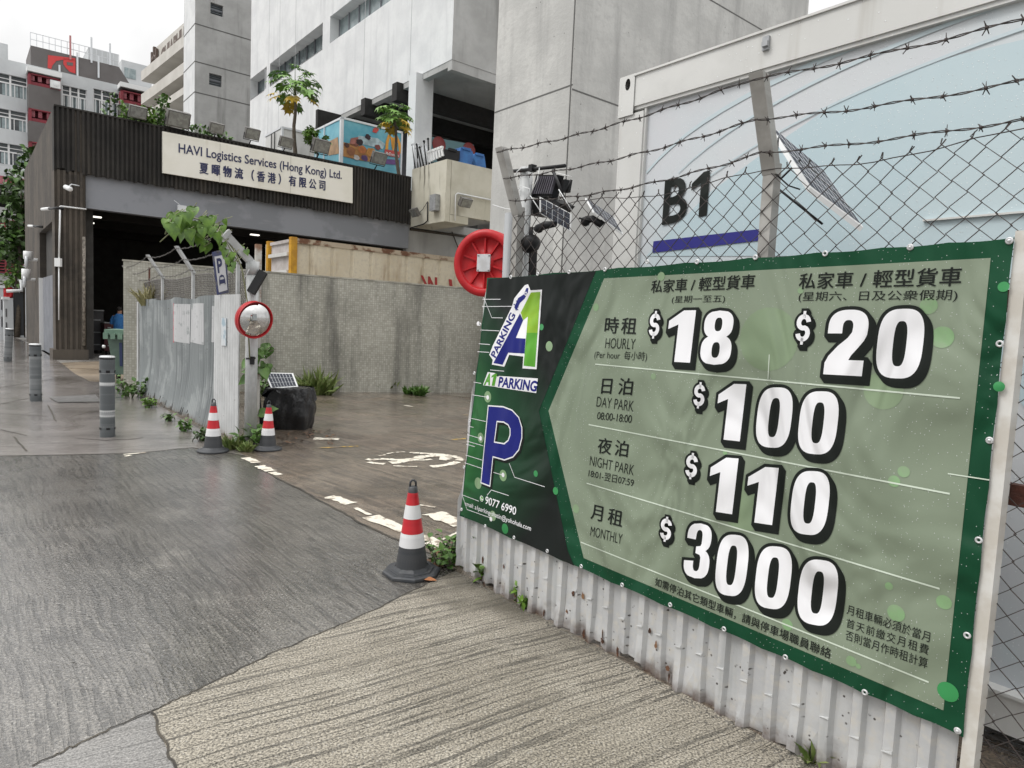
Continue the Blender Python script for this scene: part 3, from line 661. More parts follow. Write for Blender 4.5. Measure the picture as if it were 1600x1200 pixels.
# small lettering
LN = .112
def line(body, bl, br, h, bold=0.0, space=1.0, mat=None, mb=None, dy=.0032):
    put_text(mb, FEN, Y0-dy, body, bl, br, (bl[0]+LN*h, bl[1]-h), bold, space)
for body, bl, br, h, bold, sp in (
    ('私家車 / 輕型貨車', (1016.5, 458), (1178, 451), 20, .012, 1.0), ('(星期一至五)', (1049, 475), (1132, 474), 12.5, 0, 1.0),
    ('私家車 / 輕型貨車', (1247.5, 452), (1500.5, 446.5), 25, .012, 1.05), ('(星期六、日及公衆假期)', (1247, 472.5), (1495, 471.5), 16.5, 0, 1.0),
    ('時租', (944, 520.5), (993, 522.5), 25, .014, 1.25), ('HOURLY', (945, 544), (991.5, 546), 16, -.008, 1.0), ('(Per hour  每小時)', (928, 562), (1010, 566), 15, -.004, 1.0),
    ('日泊', (939, 615), (987, 617.5), 25, .014, 1.45), ('DAY PARK', (931.5, 635), (989, 643), 15.5, -.008, 1.0), ('08:00-18:00', (932.5, 655), (986.5, 661), 11.5, 0, .95),
    ('夜泊', (933, 707.5), (980, 714.5), 24, .014, 1.35), ('NIGHT PARK', (921, 727), (989.5, 743), 15, -.008, 1.0), ('18:01-翌日07:59', (919, 745), (989.5, 761), 12, 0, .95),
    ('月租', (922.5, 810.5), (971, 824), 24, .014, 1.35), ('MONTHLY', (922, 837), (971, 850.5), 15, -.008, 1.0),
    ('如需停泊其它類型車輛，請與停車場職員聯絡', (1023, 915), (1297, 1030.5), 13.5, .002, 1.0),
    ('月租車輛必須於當月', (1322.5, 959), (1452, 1004), 15, 0, 1.0), ('首天前繳交月租費', (1322, 980), (1450, 1024), 14.5, 0, 1.2), ('否則當月作時租計算', (1320.5, 999), (1448.5, 1045.5), 15, 0, 1.0)):
    t = MB(); line(body, bl, br, h, bold, sp, mb=t); t.build('lettering', m_bblk, banner, uvfr=FEN)
# big prices: white figures, black rim, black block shadow
def figure(ch, bl, br, h):
    q = Quad(FEN, Y0, bl, br, (bl[0]+LN*h, bl[1]-h))
    wt, bk = MB(), MB(); H = abs(q.t.y); rim = .013 if ch != '$' else .010
    if ch == '$':
        cen = ell(.5, .66, .33, .19, 8, 180, 10) + ell(.5, .66, .33, .17, 200, 262, 5) + ell(.5, .34, .33, .17, 82, -10, 8)[1:] + ell(.5, .34, .33, .19, -25, -172, 10)
        P2 = [tuple(q.p2(a, b_)) for a, b_ in cen]; hw = q.x.length*.155
        def dol(g_):
            v_, f_ = ribbon(P2, hw+g_); bx = q.x.length*.09/q.x.length; gx = g_/q.x.length; gy = g_/H
            for a0, a1 in ((-.02, .2), (.8, 1.02)):
                n_ = len(v_); v_ += [tuple(q.p2(a, b_)) for a, b_ in ((.5-bx-gx, a0-gy), (.5+bx+gx, a0-gy), (.5+bx+gx, a1+gy), (.5-bx-gx, a1+gy))]; f_ = f_+[[n_, n_+1, n_+2, n_+3]]
            if g_:
                for e_ in (0, -1):
                    c_ = V(P2[e_]); n_ = len(v_); v_ += [tuple(c_+V((math.cos(k_*.785), math.sin(k_*.785)))*(hw+g_)) for k_ in range(8)]; f_ = f_+[list(range(n_, n_+8))]
                n_ = len(v_); v_ += [tuple(q.p2(a, b_)) for a, b_ in ((.3, .2), (.7, .2), (.7, .8), (.3, .8))]; f_ = f_+[[n_, n_+1, n_+2, n_+3]]
            return v_, f_
        W_, B_ = dol(0), dol(rim)
    else:
        lp = [[tuple(q.p2(a, b)) for a, b in l] for l in digit(ch)]
        W_ = poly_geo(lp); B_ = poly_geo(lp, rim)
    wt.add([FEN.w(p[0], Y0-.0062, p[1]) for p in W_[0]], W_[1])
    sx, sz = (.016, -.020) if ch != '$' else (.009, -.014)
    for k in range(7):
        t = k/6; bk.add([FEN.w(p[0]+sx*t, Y0-.0056+.0022*t, p[1]+sz*t) for p in B_[0]], B_[1])
    o = wt.build('price_figure', m_bwhite, banner, uvfr=FEN); o2 = bk.build('black_shadow', m_bblk, o, org=None, uvfr=FEN)
for ch, bl, br, h in (
    ('$', (1013.5, 528), (1030, 528.5), 41), ('1', (1039, 564.5), (1084, 567), 79), ('8', (1093.5, 569), (1141, 571), 83),
    ('$', (1242, 537), (1265, 538), 50), ('2', (1287.5, 584.7), (1349, 588), 100), ('0', (1366, 589.5), (1437, 593), 106),
    ('$', (1083, 636), (1100.5, 638.5), 39), ('1', (1115.5, 685), (1162, 690), 86), ('0', (1179, 697), (1232.5, 701.5), 92), ('0', (1244.5, 707), (1304, 712), 96),
    ('$', (1070.5, 746), (1089, 749.5), 39), ('1', (1103.5, 797), (1150, 804), 84), ('1', (1162, 813.5), (1213, 821), 86), ('0', (1232.5, 831.5), (1290, 838.5), 97),
    ('$', (1031, 843), (1048.5, 847.5), 37), ('3', (1067.5, 899), (1106.5, 907), 84), ('0', (1115.5, 926.5), (1163.5, 934), 93), ('0', (1177, 946), (1231, 955), 95), ('0', (1243.5, 970), (1303, 981.5), 99)):
    figure(ch, bl, br, h)
# emblem
lg = thing('emblem', None, None, BC); lg.parent = banner; lg.location = (0, 0, 0)
def lpoly(name, pts, dy, mat): return MB().poly(pxp(pts, Y0-dy)).build(name, mat, lg, uvfr=FEN)
lpoly('white_backing', [z1(*p) for p in ((222, 672), (250, 600), (400, 295), (418, 230), (500, 128), (525, 120), (545, 168), (635, 163), (592, 785), (482, 778), (488, 685), (378, 672), (340, 765), (243, 748), (250, 712))], .003, m_bwhite)
lpoly('blue_leg', [z1(*p) for p in ((254, 736), (462, 348), (487, 402), (430, 540), (506, 545), (498, 662), (370, 655), (326, 750))], .0036, m_bblue)
lpoly('lime_stroke', [z1(*p) for p in ((468, 342), (548, 185), (621, 180), (600, 500), (513, 500), (524, 372), (487, 402))], .0036, m_blime)
lpoly('green_stroke', [z1(*p) for p in ((513, 500), (600, 500), (580, 767), (490, 757))], .0036, m_bleaf)
lpoly('blue_bottle', [z1(*p) for p in ((418, 300), (448, 228), (492, 200), (512, 150), (528, 150), (524, 186), (500, 232), (462, 268), (432, 330))], .0036, m_bblue)
r_ = MB(); disc(r_, *z1(508, 195), 3.2, .0042); r_.build('ring', m_bwhite, lg)
r_ = MB(); disc(r_, *z1(508, 195), 1.8, .0046); r_.build('ring_dot', m_bblue, lg)
t = MB(); put_text(t, FEN, Y0-.0036, 'PARKING', z1(272, 700), z1(430, 362), z1(232, 672), .03); 
for a, b in (((432, 250), (450, 262)), ((412, 275), (450, 300)), ((420, 298), (448, 322))): rule(t, z1(*a), z1(*b), .006, .0042)
t.build('lettering', m_bblue, lg, uvfr=FEN)
def grown(loops, dy, off, mat, name, par): 
    lp = [[FEN.hit(*p, Y0-dy) for p in l] for l in loops]; v, f = poly_geo(lp, off)
    return MB().add([FEN.w(p[0], Y0-dy, p[1]) for p in v], f).build(name, mat, par, uvfr=FEN)
grown([[z1(*p) for p in ((178, 905), (212, 812), (268, 820), (285, 850), (300, 842), (598, 862), (586, 965), (292, 922), (262, 915))]], .003, .004, m_bwhite, 'white_backing', lg)
t = MB(); put_text(t, FEN, Y0-.0036, 'A', z1(178, 908), z1(228, 912), z1(200, 815), .05)
q_ = Quad(FEN, Y0-.0036, z1(225, 911), z1(268, 917), z1(245, 816)); v_, f_ = poly_geo([[tuple(q_.p2(a, b_)) for a, b_ in digit('1')[0]]]); t.add([FEN.w(a, Y0-.0036, b_) for a, b_ in v_], f_)
t.build('lettering', m_bleaf, lg, uvfr=FEN)
t = MB(); put_text(t, FEN, Y0-.0036, 'PARKING', z1(290, 922), z1(588, 962), z1(302, 842), .035); t.build('lettering', m_bblue, lg, uvfr=FEN)
Pout = [z2(*p) for p in ((160, 667), (217, 75), (330, 83), (400, 110), (450, 165), (473, 240), (473, 320), (450, 410), (405, 465), (340, 488), (248, 462), (224, 692))]
Pin = [z2(*p) for p in ((280, 187), (335, 192), (372, 215), (388, 250), (388, 300), (372, 345), (340, 372), (258, 358))]
grown([[(x+2.5, y+3.5) for x, y in Pout], [(x+2.5, y+3.5) for x, y in Pin]], .0026, .010, m_bblk, 'black_shadow', lg)
grown([Pout, Pin], .0032, .008, m_bwhite, 'white_rim', lg); grown([Pout, Pin], .0038, 0, m_bblue, 'big_letter', lg)
t = MB(); put_text(t, FEN, Y0-.0034, '9077 6990', z2(188, 835), z2(428, 926), z2(195, 775), .01); t.build('lettering', m_bwhite, banner, uvfr=FEN)
t = MB(); put_text(t, FEN, Y0-.0034, 'email: a1parking-shatin@yohohala.com', z2(30, 858), z2(545, 1060), z2(35, 812), .004); t.build('lettering', m_bwhite, banner, uvfr=FEN)
r_ = MB(); disc(r_, *z2(163, 795), 4.6, .0034); o1 = r_.build('phone_emblem', m_bwhite, banner)
r_ = MB(); disc(r_, *z2(163, 795), 3.7, .0038); r_.build('green_disc', m_bleaf, o1)
r_ = MB(); rule(r_, z2(155, 785), z2(159, 799), .006, .0042); rule(r_, z2(158, 797), z2(173, 804), .006, .0042); r_.build('handset', m_bwhite, o1)
# eyelets round the edge
eye = [(798, 433), (840, 428), (889, 425), (945, 421), (1011, 409), (1089, 409), (1180, 402), (1289, 396), (1422, 386), (1577, 376), (1562, 537), (1546, 688), (1529, 844), (1511, 993), (1496, 1142), (1351, 1082), (1227, 1027), (1131, 983), (1047, 945), (972, 914), (908, 885), (855, 861), (803, 840), (758, 822), (721, 796), (725, 730), (734, 658), (741, 583), (750, 507)]
for x, y in eye:
    u, z = FEN.hit(x, y, Y0-.003); ce = FEN.w(u, Y0-.003, z)
    e_ = MB().lathe([(.0045, -.002), (.006, .0025), (.0095, .003), (.0115, -.001)], ce, 14, ax=-FEN.ey); e_.build('eyelet', m_zinc, banner)
for x, y in ((1577, 376), (1422, 386), (1546, 688), (1496, 1142)):
    u, z = FEN.hit(x, y, Y0-.004); MB().lathe([(.0, .007), (.004, .0065), (.0055, .004), (.006, 0)], FEN.w(u, Y0-.003, z), 10, ax=-FEN.ey).build('bolt', m_zinc, banner)

# ------------------------------------------------------------------ white site container behind the fence
YC = .70
CO = Fr(FEN.w(0, YC, 0), HD1)
m_cont = M('container_white', (.62, .62, .60), (.55, .55, .53), scale=1.5, streak=(6, .4), c3=(.46, .45, .42), slo=.55, shi=.75, rough=.45, drops=(45, .2, .8))
m_cpan = M('container_panel', (.57, .60, .615), (.50, .58, .61), scale=.55, lo=.42, hi=.58, rough=.3, streak=(.5, .35), c3=(.56, .565, .59), slo=.45, shi=.62, drops=(85, .22, .55))
m_cblue = M('container_pale_blue', (.44, .55, .59), (.48, .575, .605), scale=.7, rough=.3, drops=(85, .22, .55))
m_cwisp = M('container_blue_wisp', (.49, .575, .605), rough=.35)
cont = thing('site_container', 'white container with pale blue swooshes and black B1 lettering behind the fence', 'container', CO.w(2.5, 1.2, 0))
cxl = CO.hit(965, 250)[0]; cxp = CO.hit(1001, 250)[0]; czt = CO.hit(968, 128)[1]; czr = CO.hit(1003, 168)[1]; czb = .22
CX1 = cxl+6.06
p = MB(); p.box(CO, cxp-.02, CX1-.15, .035, 2.40, .12, czt-.03); p.build('body', m_cpan, cont, uvfr=CO)
p = MB(); p.box(CO, cxl, cxp, 0, .16, .1, czr-.02); p.box(CO, cxp-.002, cxp+.012, .012, .05, .2, czr); p.build('corner_post', m_cont, cont, uvfr=CO)
p = MB(); p.box(CO, cxl+.11, CX1, -.004, .12, czr+.02, czt); p.box(CO, cxl+.11, CX1, -.015, .10, czt, czt+.012); p.box(CO, cxl+.11, CX1, .006, .1, czr, czr+.02); p.build('top_rail', m_cont, cont, uvfr=CO)
p = MB(); p.box(CO, cxl, CX1, -.006, .12, .10, .26); p.box(CO, cxl, CX1, -.03, .12, .262, .275); p.build('bottom_rail', m_cont, cont, uvfr=CO)
# corner casting with its oval hole
c0 = CO.hit(983, 133); cast = MB(); cx0, cx1, cz0, cz1 = cxl-.004, cxl+.118, czr-.03, czt+.012
vs, fs = poly_geo([[(cx0, cz0), (cx1, cz0), (cx1, cz1), (cx0, cz1)], ell(c0[0], c0[1], .021, .036, 0, 360, 24)[:-1]])
cast.add([CO.w(a, -.012, b_) for a, b_ in vs], fs)
cast.box(CO, cx0, cx1, .05, .17, cz0, cz1); cast.box(CO, cx0, cx1, -.012, .05, cz1, cz1+.004); cast.box(CO, cx0-.004, cx0, -.012, .05, cz0, cz1)
cast.build('corner_casting', m_cont, cont, uvfr=CO)
p = MB(); p.lathe([(.021, -.045), (.021, 0)], CO.w(c0[0], -.01, c0[1]), 16, ax=-CO.ey); p.build('casting_hole', M('hole_grey', (.13, .13, .125)), cont)
# blue printed swooshes, thin film on the panel
def swoosh(name, pts, mat, dy): MB().poly([CO.hw(x, y, .035-dy) for x, y in pts]).build(name, mat, cont, uvfr=CO)
swoosh('printed_swoosh', [(1205, 230), (1300, 165), (1400, 118), (1500, 85), (1640, 52), (1640, 700), (1500, 480), (1350, 420), (1230, 400), (1010, 400), (1030, 378), (1110, 300)], m_cblue, .003)
sw = []
def arc3(a, b, c_, wd0, wd1, n=14):
    P = []; Q = []
    for i in range(n+1):
        t = i/n; x = (1-t)**2*a[0]+2*t*(1-t)*b[0]+t*t*c_[0]; y = (1-t)**2*a[1]+2*t*(1-t)*b[1]+t*t*c_[1]; wd = wd0+(wd1-wd0)*t
        P.append((x, y-wd)); Q.append((x, y+wd))
    return P+Q[::-1]
for k, (a, b_, c_, w0, w1) in enumerate((((1010, 270), (1120, 130), (1560, -5), 2, 6), ((1060, 270), (1200, 130), (1620, -12), 1, 4), ((1090, 290), (1250, 160), (1640, 30), 1, 3))):
    swoosh('printed_swoosh', arc3(a, b_, c_, w0, w1), m_cwisp, .004+.001*k)
t = MB(); put_text(t, CO, .027, 'B', (1034, 352), (1072, 344), (1039, 283), .018)
q_ = Quad(CO, .027, (1074, 343), (1112, 335), (1079, 274)); v_, f_ = poly_geo([[tuple(q_.p2(a, b_)) for a, b_ in ((.46, 0), (.80, 0), (.80, 1), (.55, 1), (.08, .80), (.08, .64), (.46, .76))]]); t.add([CO.w(a, .027, b_) for a, b_ in v_], f_)
t.build('lettering', m_bblk, cont, uvfr=CO)
p = MB(); p.poly([CO.hw(x, y, .027) for x, y in ((1019, 395), (1211, 373), (1211, 355), (1021, 377))]); p.build('purple_stripe', M('purple_stripe_paint', (.028, .028, .20), rough=.45, spec=.3), cont, uvfr=CO)
cu, cz = CO.hit(1199, 69); p = MB(); p.box(CO, cu-.018, cu+.018, -.02, -.004, cz-.035, cz+.035); p.box(CO, cu-.012, cu+.02, -.035, -.02, cz-.02, cz+.005); p.build('clip', m_steel, cont)
p = MB(); p.box(CO, CO.hit(1440, 335)[0], CO.hit(1620, 328)[0], .015, .034, CO.hit(1500, 340)[1], CO.hit(1500, 337)[1]); p.build('seam_strip', m_cont, cont)

# ------------------------------------------------------------------ big concrete pillar behind
_c = D(886, 300, 14.0); PL = Fr(_c, HD1); PR = Fr(_c, HD2)
pil = thing('concrete_pillar', 'huge pale concrete pillar rising out of frame behind the white container', 'pillar', (_c.x, _c.y, 0))
pxl = PL.hit(770, 240)[0]
foot = [PL.w(pxl, 0, -.2), PL.w(0, 0, -.2), PR.w(9, 0, -.2), PR.w(9, 0, -.2)-PL.ex*(-pxl)]
p = MB(); p.prism(foot, V((0, 0, 22))); p.build('shaft', m_pill, pil)
jn = MB()
for fr_, x0, x1, pt in ((PL, pxl, 0, (800, 166)), (PR, 0, 9, (930, 152)), (PR, 0, 9, (1145, 20))):
    z = fr_.hit(*pt)[1]; jn.box(fr_, x0, x1, -.004, .01, z-.02, z+.012)
jn.box(PR, PR.hit(893, 100)[0], PR.hit(893, 100)[0]+.025, -.006, .01, 0, 22)
jn.build('joint', M('joint_shadow_grey', (.12, .12, .115), rough=.9), pil)

# ------------------------------------------------------------------ mosaic wall of the parking lot
m_mos = M('mosaic_tiles', (.50, .485, .425), (.39, .38, .33), scale=.9, lo=.4, hi=.62, streak=(2.0, .22), c3=(.17, .165, .145), slo=.46, shi=.70, rough=.7, bump=.2, bscale=40, c4=(.40, .385, .335))
_nt = m_mos.node_tree; _b = _nt.nodes['Principled BSDF']; _t = N(_nt, 'ShaderNodeTexCoord')
_bk = N(_nt, 'ShaderNodeTexBrick', _offset=0.0, Scale=1.0); _bk.inputs['Brick Width'].default_value = .05; _bk.inputs['Row Height'].default_value = .05; _bk.inputs['Mortar Size'].default_value = .006
_bk.inputs['Color1'].default_value = (1, 1, 1, 1); _bk.inputs['Color2'].default_value = (.66, .66, .63, 1); _bk.inputs['Mortar'].default_value = (.62, .62, .60, 1)
_nt.links.new(_t.outputs['UV'], _bk.inputs['Vector'])
_mx = N(_nt, 'ShaderNodeMixRGB', _blend_type='MULTIPLY', Fac=.85); _src = _b.inputs['Base Color'].links[0].from_socket
_nt.links.new(_src, _mx.inputs[1]); _nt.links.new(_bk.outputs['Color'], _mx.inputs[2]); _nt.links.new(_mx.outputs[0], _b.inputs['Base Color'])
wa, wb = G(193, 611), G(738, 614); hdg = math.degrees(math.atan2((wb-wa).x, (wb-wa).y)); WL = Fr(wa, hdg)
za, zb = WL.hit(195, 408)[1], WL.hit(740, 455)[1]; LW = (wb-wa).length; zm = (za+zb)/2
wl = thing('mosaic_wall', 'stained grey wall of tiny mosaic tiles along the back of the car park', 'wall', WL.w(LW/2, .1, 0))
p = MB(); p.prism([WL.w(0, 0, -.1), WL.w(LW+3.2, 0, -.1), WL.w(LW+3.2, 0, zb), WL.w(0, 0, za)], WL.ey*.22); p.build('tiled_face', m_mos, wl, uvfr=WL)
p = MB(); p.prism([WL.w(-.02, -.012, za+.002), WL.w(LW+3.2, -.012, zb+.002), WL.w(LW+3.2, -.012, zb+.035), WL.w(-.02, -.012, za+.035)], WL.ey*.25); p.build('coping', M('wall_coping', (.42, .40, .34), (.25, .24, .2), scale=4, rough=.8), wl, uvfr=WL)

# ------------------------------------------------------------------ old cream container with yellow frames
OC = Fr(D(455, 371, 19.0), HD2); OCL = Fr(OC.o, HD1)
m_oc = M('cream_container_paint', (.68, .61, .47), (.60, .52, .38), scale=1.1, streak=(3, .5), c3=(.34, .24, .15), slo=.55, shi=.78, rough=.6, c4=(.56, .50, .40))
m_ocr = M('rusty_rail_paint', (.46, .38, .28), (.16, .075, .04), scale=3, lo=.45, hi=.58, rough=.8)
m_yp = M('yellow_frame_paint', (.58, .31, .02), (.44, .22, .02), scale=4, rough=.5, c3=(.2, .09, .02), streak=(8, .8), slo=.62, shi=.72)
m_ocd = M('grey_door_paint', (.50, .47, .46), (.38, .35, .33), scale=2.5, rough=.6, c4=(.42, .38, .36))
ot = thing('old_container', 'faded cream shipping container with yellow frame and red letters behind the mosaic wall', 'container', OC.w(3, 1.2, 0))
zt = OC.hit(457, 371)[1]; Hc = 2.6; z0 = zt-Hc; LC = 12.1; xd = OCL.hit(420, 378)[0]
p = MB(); 
cp = [(0, 0), (.30, 0), (.36, -.035), (.64, -.035), (.70, 0)]
corr(p, OC, .16, LC-.1, z0+.15, zt-.14, [(.0, .03), (.06, .03), (.10, .0), (.90, .0), (.94, .03)], .62, 2)
p.box(OC, .12, LC-.1, .05, 2.35, z0+.1, zt-.03); p.build('body', m_oc, ot, uvfr=OC)
p = MB(); p.box(OC, .17, LC, -.02, .08, zt-.14, zt); p.box(OC, .17, LC, -.02, .08, z0, z0+.15); p.build('rail', m_ocr, ot, uvfr=OC)
for x, y in ((0, 0), (0, -xd)):
    p = MB(); p.box(OC, 0-.005, .17, y-.03, y+.15, z0, zt+.02); p.build('yellow_post', m_yp, ot, uvfr=OC)
p = MB(); p.box(OCL, xd+.14, -.16, -.01, .05, zt-.13, zt-.04); p.box(OCL, xd+.14, -.16, .04, .08, z0, zt-.04); p.build('end_panel', m_ocd, ot, uvfr=OCL)
p = MB()
for z in (zt-.45, zt-.95, zt-1.45): p.box(OCL, xd+.14, -.16, -.06, .02, z-.05, z+.05)
p.build('end_bar', m_cont, ot, uvfr=OCL)
for body, bl, br, tl in (('W', (664, 460), (690, 463), (657, 430)), ('L', (704, 465), (718, 467), (701, 436))):
    t = MB(); put_text(t, OC, -.012, body, bl, br, tl, .035); t.build('lettering', M('red_lettering', (.42, .03, .03), (.30, .04, .035), scale=5, rough=.5) if body == 'W' else MATS['red_lettering'], ot, uvfr=OC)
p = MB(); p.box(OC, .2, LC-.2, .5, 1.9, .75, z0-.01); p.build('chassis', m_black, ot)
for x in (1.6, 8.6, 9.9):
    p = MB(); p.lathe([(.1, -.02), (.49, 0), (.5, .04), (.5, .3), (.49, .34), (.1, .36)], OC.w(x, .45, .5), 20, ax=OC.ey); p.build('wheel', m_rubber, ot)

# ------------------------------------------------------------------ warehouse with dark ribbed concrete
def wallgrid(mb, fr, x0, x1, z0, z1, holes, y=0.0, depth=.25):
    xs = sorted({x0, x1, *[h[0] for h in holes], *[h[1] for h in holes]}); zs = sorted({z0, z1, *[h[2] for h in holes], *[h[3] for h in holes]})
    xs = [x for x in xs if x0 <= x <= x1]; zs = [z for z in zs if z0 <= z <= z1]
    for i in range(len(xs)-1):
        for k in range(len(zs)-1):
            mx, mz = (xs[i]+xs[i+1])/2, (zs[k]+zs[k+1])/2
            if any(h[0] < mx < h[1] and h[2] < mz < h[3] for h in holes): continue
            mb.poly([fr.w(xs[i], y, zs[k]), fr.w(xs[i+1], y, zs[k]), fr.w(xs[i+1], y, zs[k+1]), fr.w(xs[i], y, zs[k+1])])
    for a, b, c, d in holes:
        a, b, c, d = max(a, x0), min(b, x1), max(c, z0), min(d, z1)
        for q in (((a, c), (b, c)), ((b, c), (b, d)), ((b, d), (a, d)), ((a, d), (a, c))):
            mb.poly([fr.w(q[0][0], y, q[0][1]), fr.w(q[1][0], y, q[1][1]), fr.w(q[1][0], y+depth, q[1][1]), fr.w(q[0][0], y+depth, q[0][1])])
    return mb
wh = thing('warehouse', 'low warehouse of black-stained ribbed concrete with a wide dark loading opening', 'building', WH.w(6, 4, 0))
ZR = WH.hit(106, 170)[1]; xr = WH.hit(641, 300)[0]; zl0 = WH.hit(140, 325)[1]; zl1 = WH.hit(137, 272)[1]; xo = WH.hit(135, 420)[0]
print('WH', ZR, WH.hit(385, 212), WH.hit(640, 262), xr, zl0, WH.hit(640, 385), zl1, WH.hit(640, 345), xo)
RIB = [(0, 0), (.35, 0), (.45, -.055), (.90, -.055)]
p = MB(); corr(p, WH, -.02, xr, zl1-.06, ZR, RIB, .135, 5, 0, .12); p.build('ribbed_fascia', m_dark, wh, uvfr=WH)
p = MB(); p.box(WH, 0, xr, .06, .5, zl1, ZR-.01); p.box(WH, 0, xr, -.06, .5, ZR, ZR+.05); p.build('fascia_core', m_dark, wh, uvfr=WH)
p = MB(); corr(p, WH, -.02, xo, .32, zl1, RIB, .15, 8, 0, .02); p.box(WH, 0, xo, .06, .8, .32, zl1)
p.build('ribbed_pier', m_dark2, wh, uvfr=WH)
p = MB(); p.box(WH, -.1, xo+.04, -.12, .8, -.1, .33); p.build('pier_base', m_dark2, wh, uvfr=WH)
p = MB(); p.box(WH, xo-.02, xr+.05, .10, .45, zl0, zl1+.02); p.build('lintel_beam', m_greyp, wh, uvfr=WH)
# side wall with its sliding metal door
xe = WS.hit(40, 420)[0]; xk = xe-.0
d0 = WS.hit(63, 470)[0]; d1 = WS.hit(84, 470)[0]; dz = WS.hit(82, 345)[1]
p = MB(); wallgrid(p, WS, xe, 0, 0, ZR, [(d0, d1, 0, dz)], 0, .5); p.box(WS, xe, 0, .51, .8, dz+.1, ZR+.05); p.build('side_wall', m_dark2, wh, uvfr=WS)
p = MB(); corr(p, WS, d0+.02, d1-.02, .02, dz*.62, [(0, 0), (.5, 0), (.58, -.05), (.92, -.05)], .4, 2, .12); do = p.build('sliding_door', M('grey_door_sheet', (.27, .28, .31), (.22, .23, .25), scale=1.5, rough=.6), wh, uvfr=WS)
p = MB(); p.box(WS, d0+.02, d1-.02, .2, .3, dz*.62, dz); p.build('door_upper_panel', m_inwall, wh, uvfr=WS)
p = MB(); p.box(WS, d0-.03, d0+.02, -.04, .1, 0, dz*.62); p.build('door_jamb', m_wframe, wh, uvfr=WS)
DP = 13
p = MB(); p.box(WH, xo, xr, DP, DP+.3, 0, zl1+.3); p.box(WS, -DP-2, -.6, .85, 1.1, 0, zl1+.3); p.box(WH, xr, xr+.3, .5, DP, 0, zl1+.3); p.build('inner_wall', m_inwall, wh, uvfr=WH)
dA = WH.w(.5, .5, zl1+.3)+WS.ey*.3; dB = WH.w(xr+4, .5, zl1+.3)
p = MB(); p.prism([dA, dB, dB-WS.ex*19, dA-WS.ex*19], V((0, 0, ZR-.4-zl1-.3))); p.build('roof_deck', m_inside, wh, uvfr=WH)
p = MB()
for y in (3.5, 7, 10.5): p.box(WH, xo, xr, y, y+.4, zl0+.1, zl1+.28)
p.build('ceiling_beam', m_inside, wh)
for px, py, y in ((150, 339, 2.0), (398, 367, 1.6), (139, 348, 4)):
    x, z = WH.hit(px, py, y); p = MB(); p.box(WH, x-.16, x+.16, y-.08, y+.08, z-.02, z+.02); tag(p.build('ceiling_lamp', m_lamp), {150: 'lit strip lamp under the warehouse ceiling near the ribbed pier', 398: 'lit strip lamp under the grey beam above the cream container', 139: 'faint small lamp deepest inside the warehouse opening'}[px], 'lamp', 'lamps in the warehouse')
# conduit on the pier corner
p = MB(); x, z = WH.hit(94, 322); p.tube([WH.hw(94, 322, -.1), WH.hw(135, 327, -.1)], .025, 6); p.tube([WH.hw(94, 322, -.1), WH.hw(92, 410, -.1)], .025, 6); p.tube([WH.hw(92, 410, -.1), WH.hw(92, 500, -.1)], .018, 6)
q = WH.hw(91, 410, -.1); p.obox(q, (.09, 0, 0), (0, .05, 0), (0, 0, .13)); p.build('white_conduit', m_wframe, wh)
p = MB(); p.tube([WH.hw(131, 370, -.06), WH.hw(131, 540, -.06)], .05, 8); p.build('drain_pipe', M('peeling_pipe', (.30, .27, .23), (.10, .085, .07), scale=7, rough=.8), wh)
# sign
sg = thing('company_sign', 'long ivory company sign with navy lettering on the warehouse fascia', 'sign', WH.hw(400, 290, -.12))
def fpts(pts, y): return [WH.hw(a, b, y) for a, b in pts]
SQ = ((254, 270), (551, 317.5), (551, 262), (254, 205))
p = MB(); p.prism(fpts(SQ, -.16), WH.ey*.09); p.build('panel', m_sign, sg, uvfr=WH)
t = MB(); put_text(t, WH, -.170, 'HAVI Logistics Services (Hong Kong) Ltd.', (279, 243), (534, 284), (279, 223.5), .016); t.build('lettering', m_navy, sg, uvfr=WH)
t = MB(); put_text(t, WH, -.170, '夏暉物流（香港）有限公司', (312, 271), (508, 298), (312, 253), .03, 1.62); t.build('lettering', m_navy, sg, uvfr=WH)
p = MB()
for px in (344, 455): 
    a, b_ = WH.hit(px, 222, -.163), WH.hit(px, 300, -.163); zz0 = WH.hit(px, 286+(px-344)*.156, -.163)[1]; zz1 = WH.hit(px, 224+(px-344)*.19, -.163)[1]; p.box(WH, a[0]-.006, a[0]+.006, -.163, -.158, zz0, zz1)
p.build('panel_joint', M('sign_joint', (.4, .38, .33)), sg)

# ------------------------------------------------------------------ balcony at the end of the warehouse
pb = WH.hw(643, 300, -.0); BL_ = Fr(pb, HD1); lb = BL_.hit(697, 290)[0]; BRF = Fr(BL_.w(lb, 0, 0), HD2)
zt_b = BRF.hit(697, 248)[1]; zb_b = BL_.hit(692, 346)[1]; rb = BRF.hit(790, 300)[0]; zs_b = BRF.hit(740, 341)[1]
print('BAL', lb, zt_b, zb_b, rb, zs_b)
bal = thing('loading_balcony', 'cream concrete balcony with black mould streaks at the right end of the warehouse', 'balcony', BL_.w(0, 0, zb_b))
p = MB(); 
p.prism([BL_.w(0, 0, zb_b), BL_.w(lb, 0, zb_b), BL_.w(lb, 0, zt_b), BL_.w(0, 0, zt_b)], BL_.ey*.22)
p.prism([BRF.w(.24, 0, zs_b), BRF.w(rb, 0, zs_b), BRF.w(rb, 0, zt_b), BRF.w(.24, 0, zt_b)], BRF.ey*.22)
p.build('parapet', m_cream, bal)
p = MB(); p.prism([BL_.w(0, .24, zb_b), BL_.w(lb-.01, .24, zb_b), BL_.w(lb-.01, .24, zb_b)+BRF.ex*.9, BL_.w(0, .24, zb_b)+BRF.ex*.9], V((0, 0, zs_b-zb_b-.01))); p.build('end_beam', m_cream, bal)
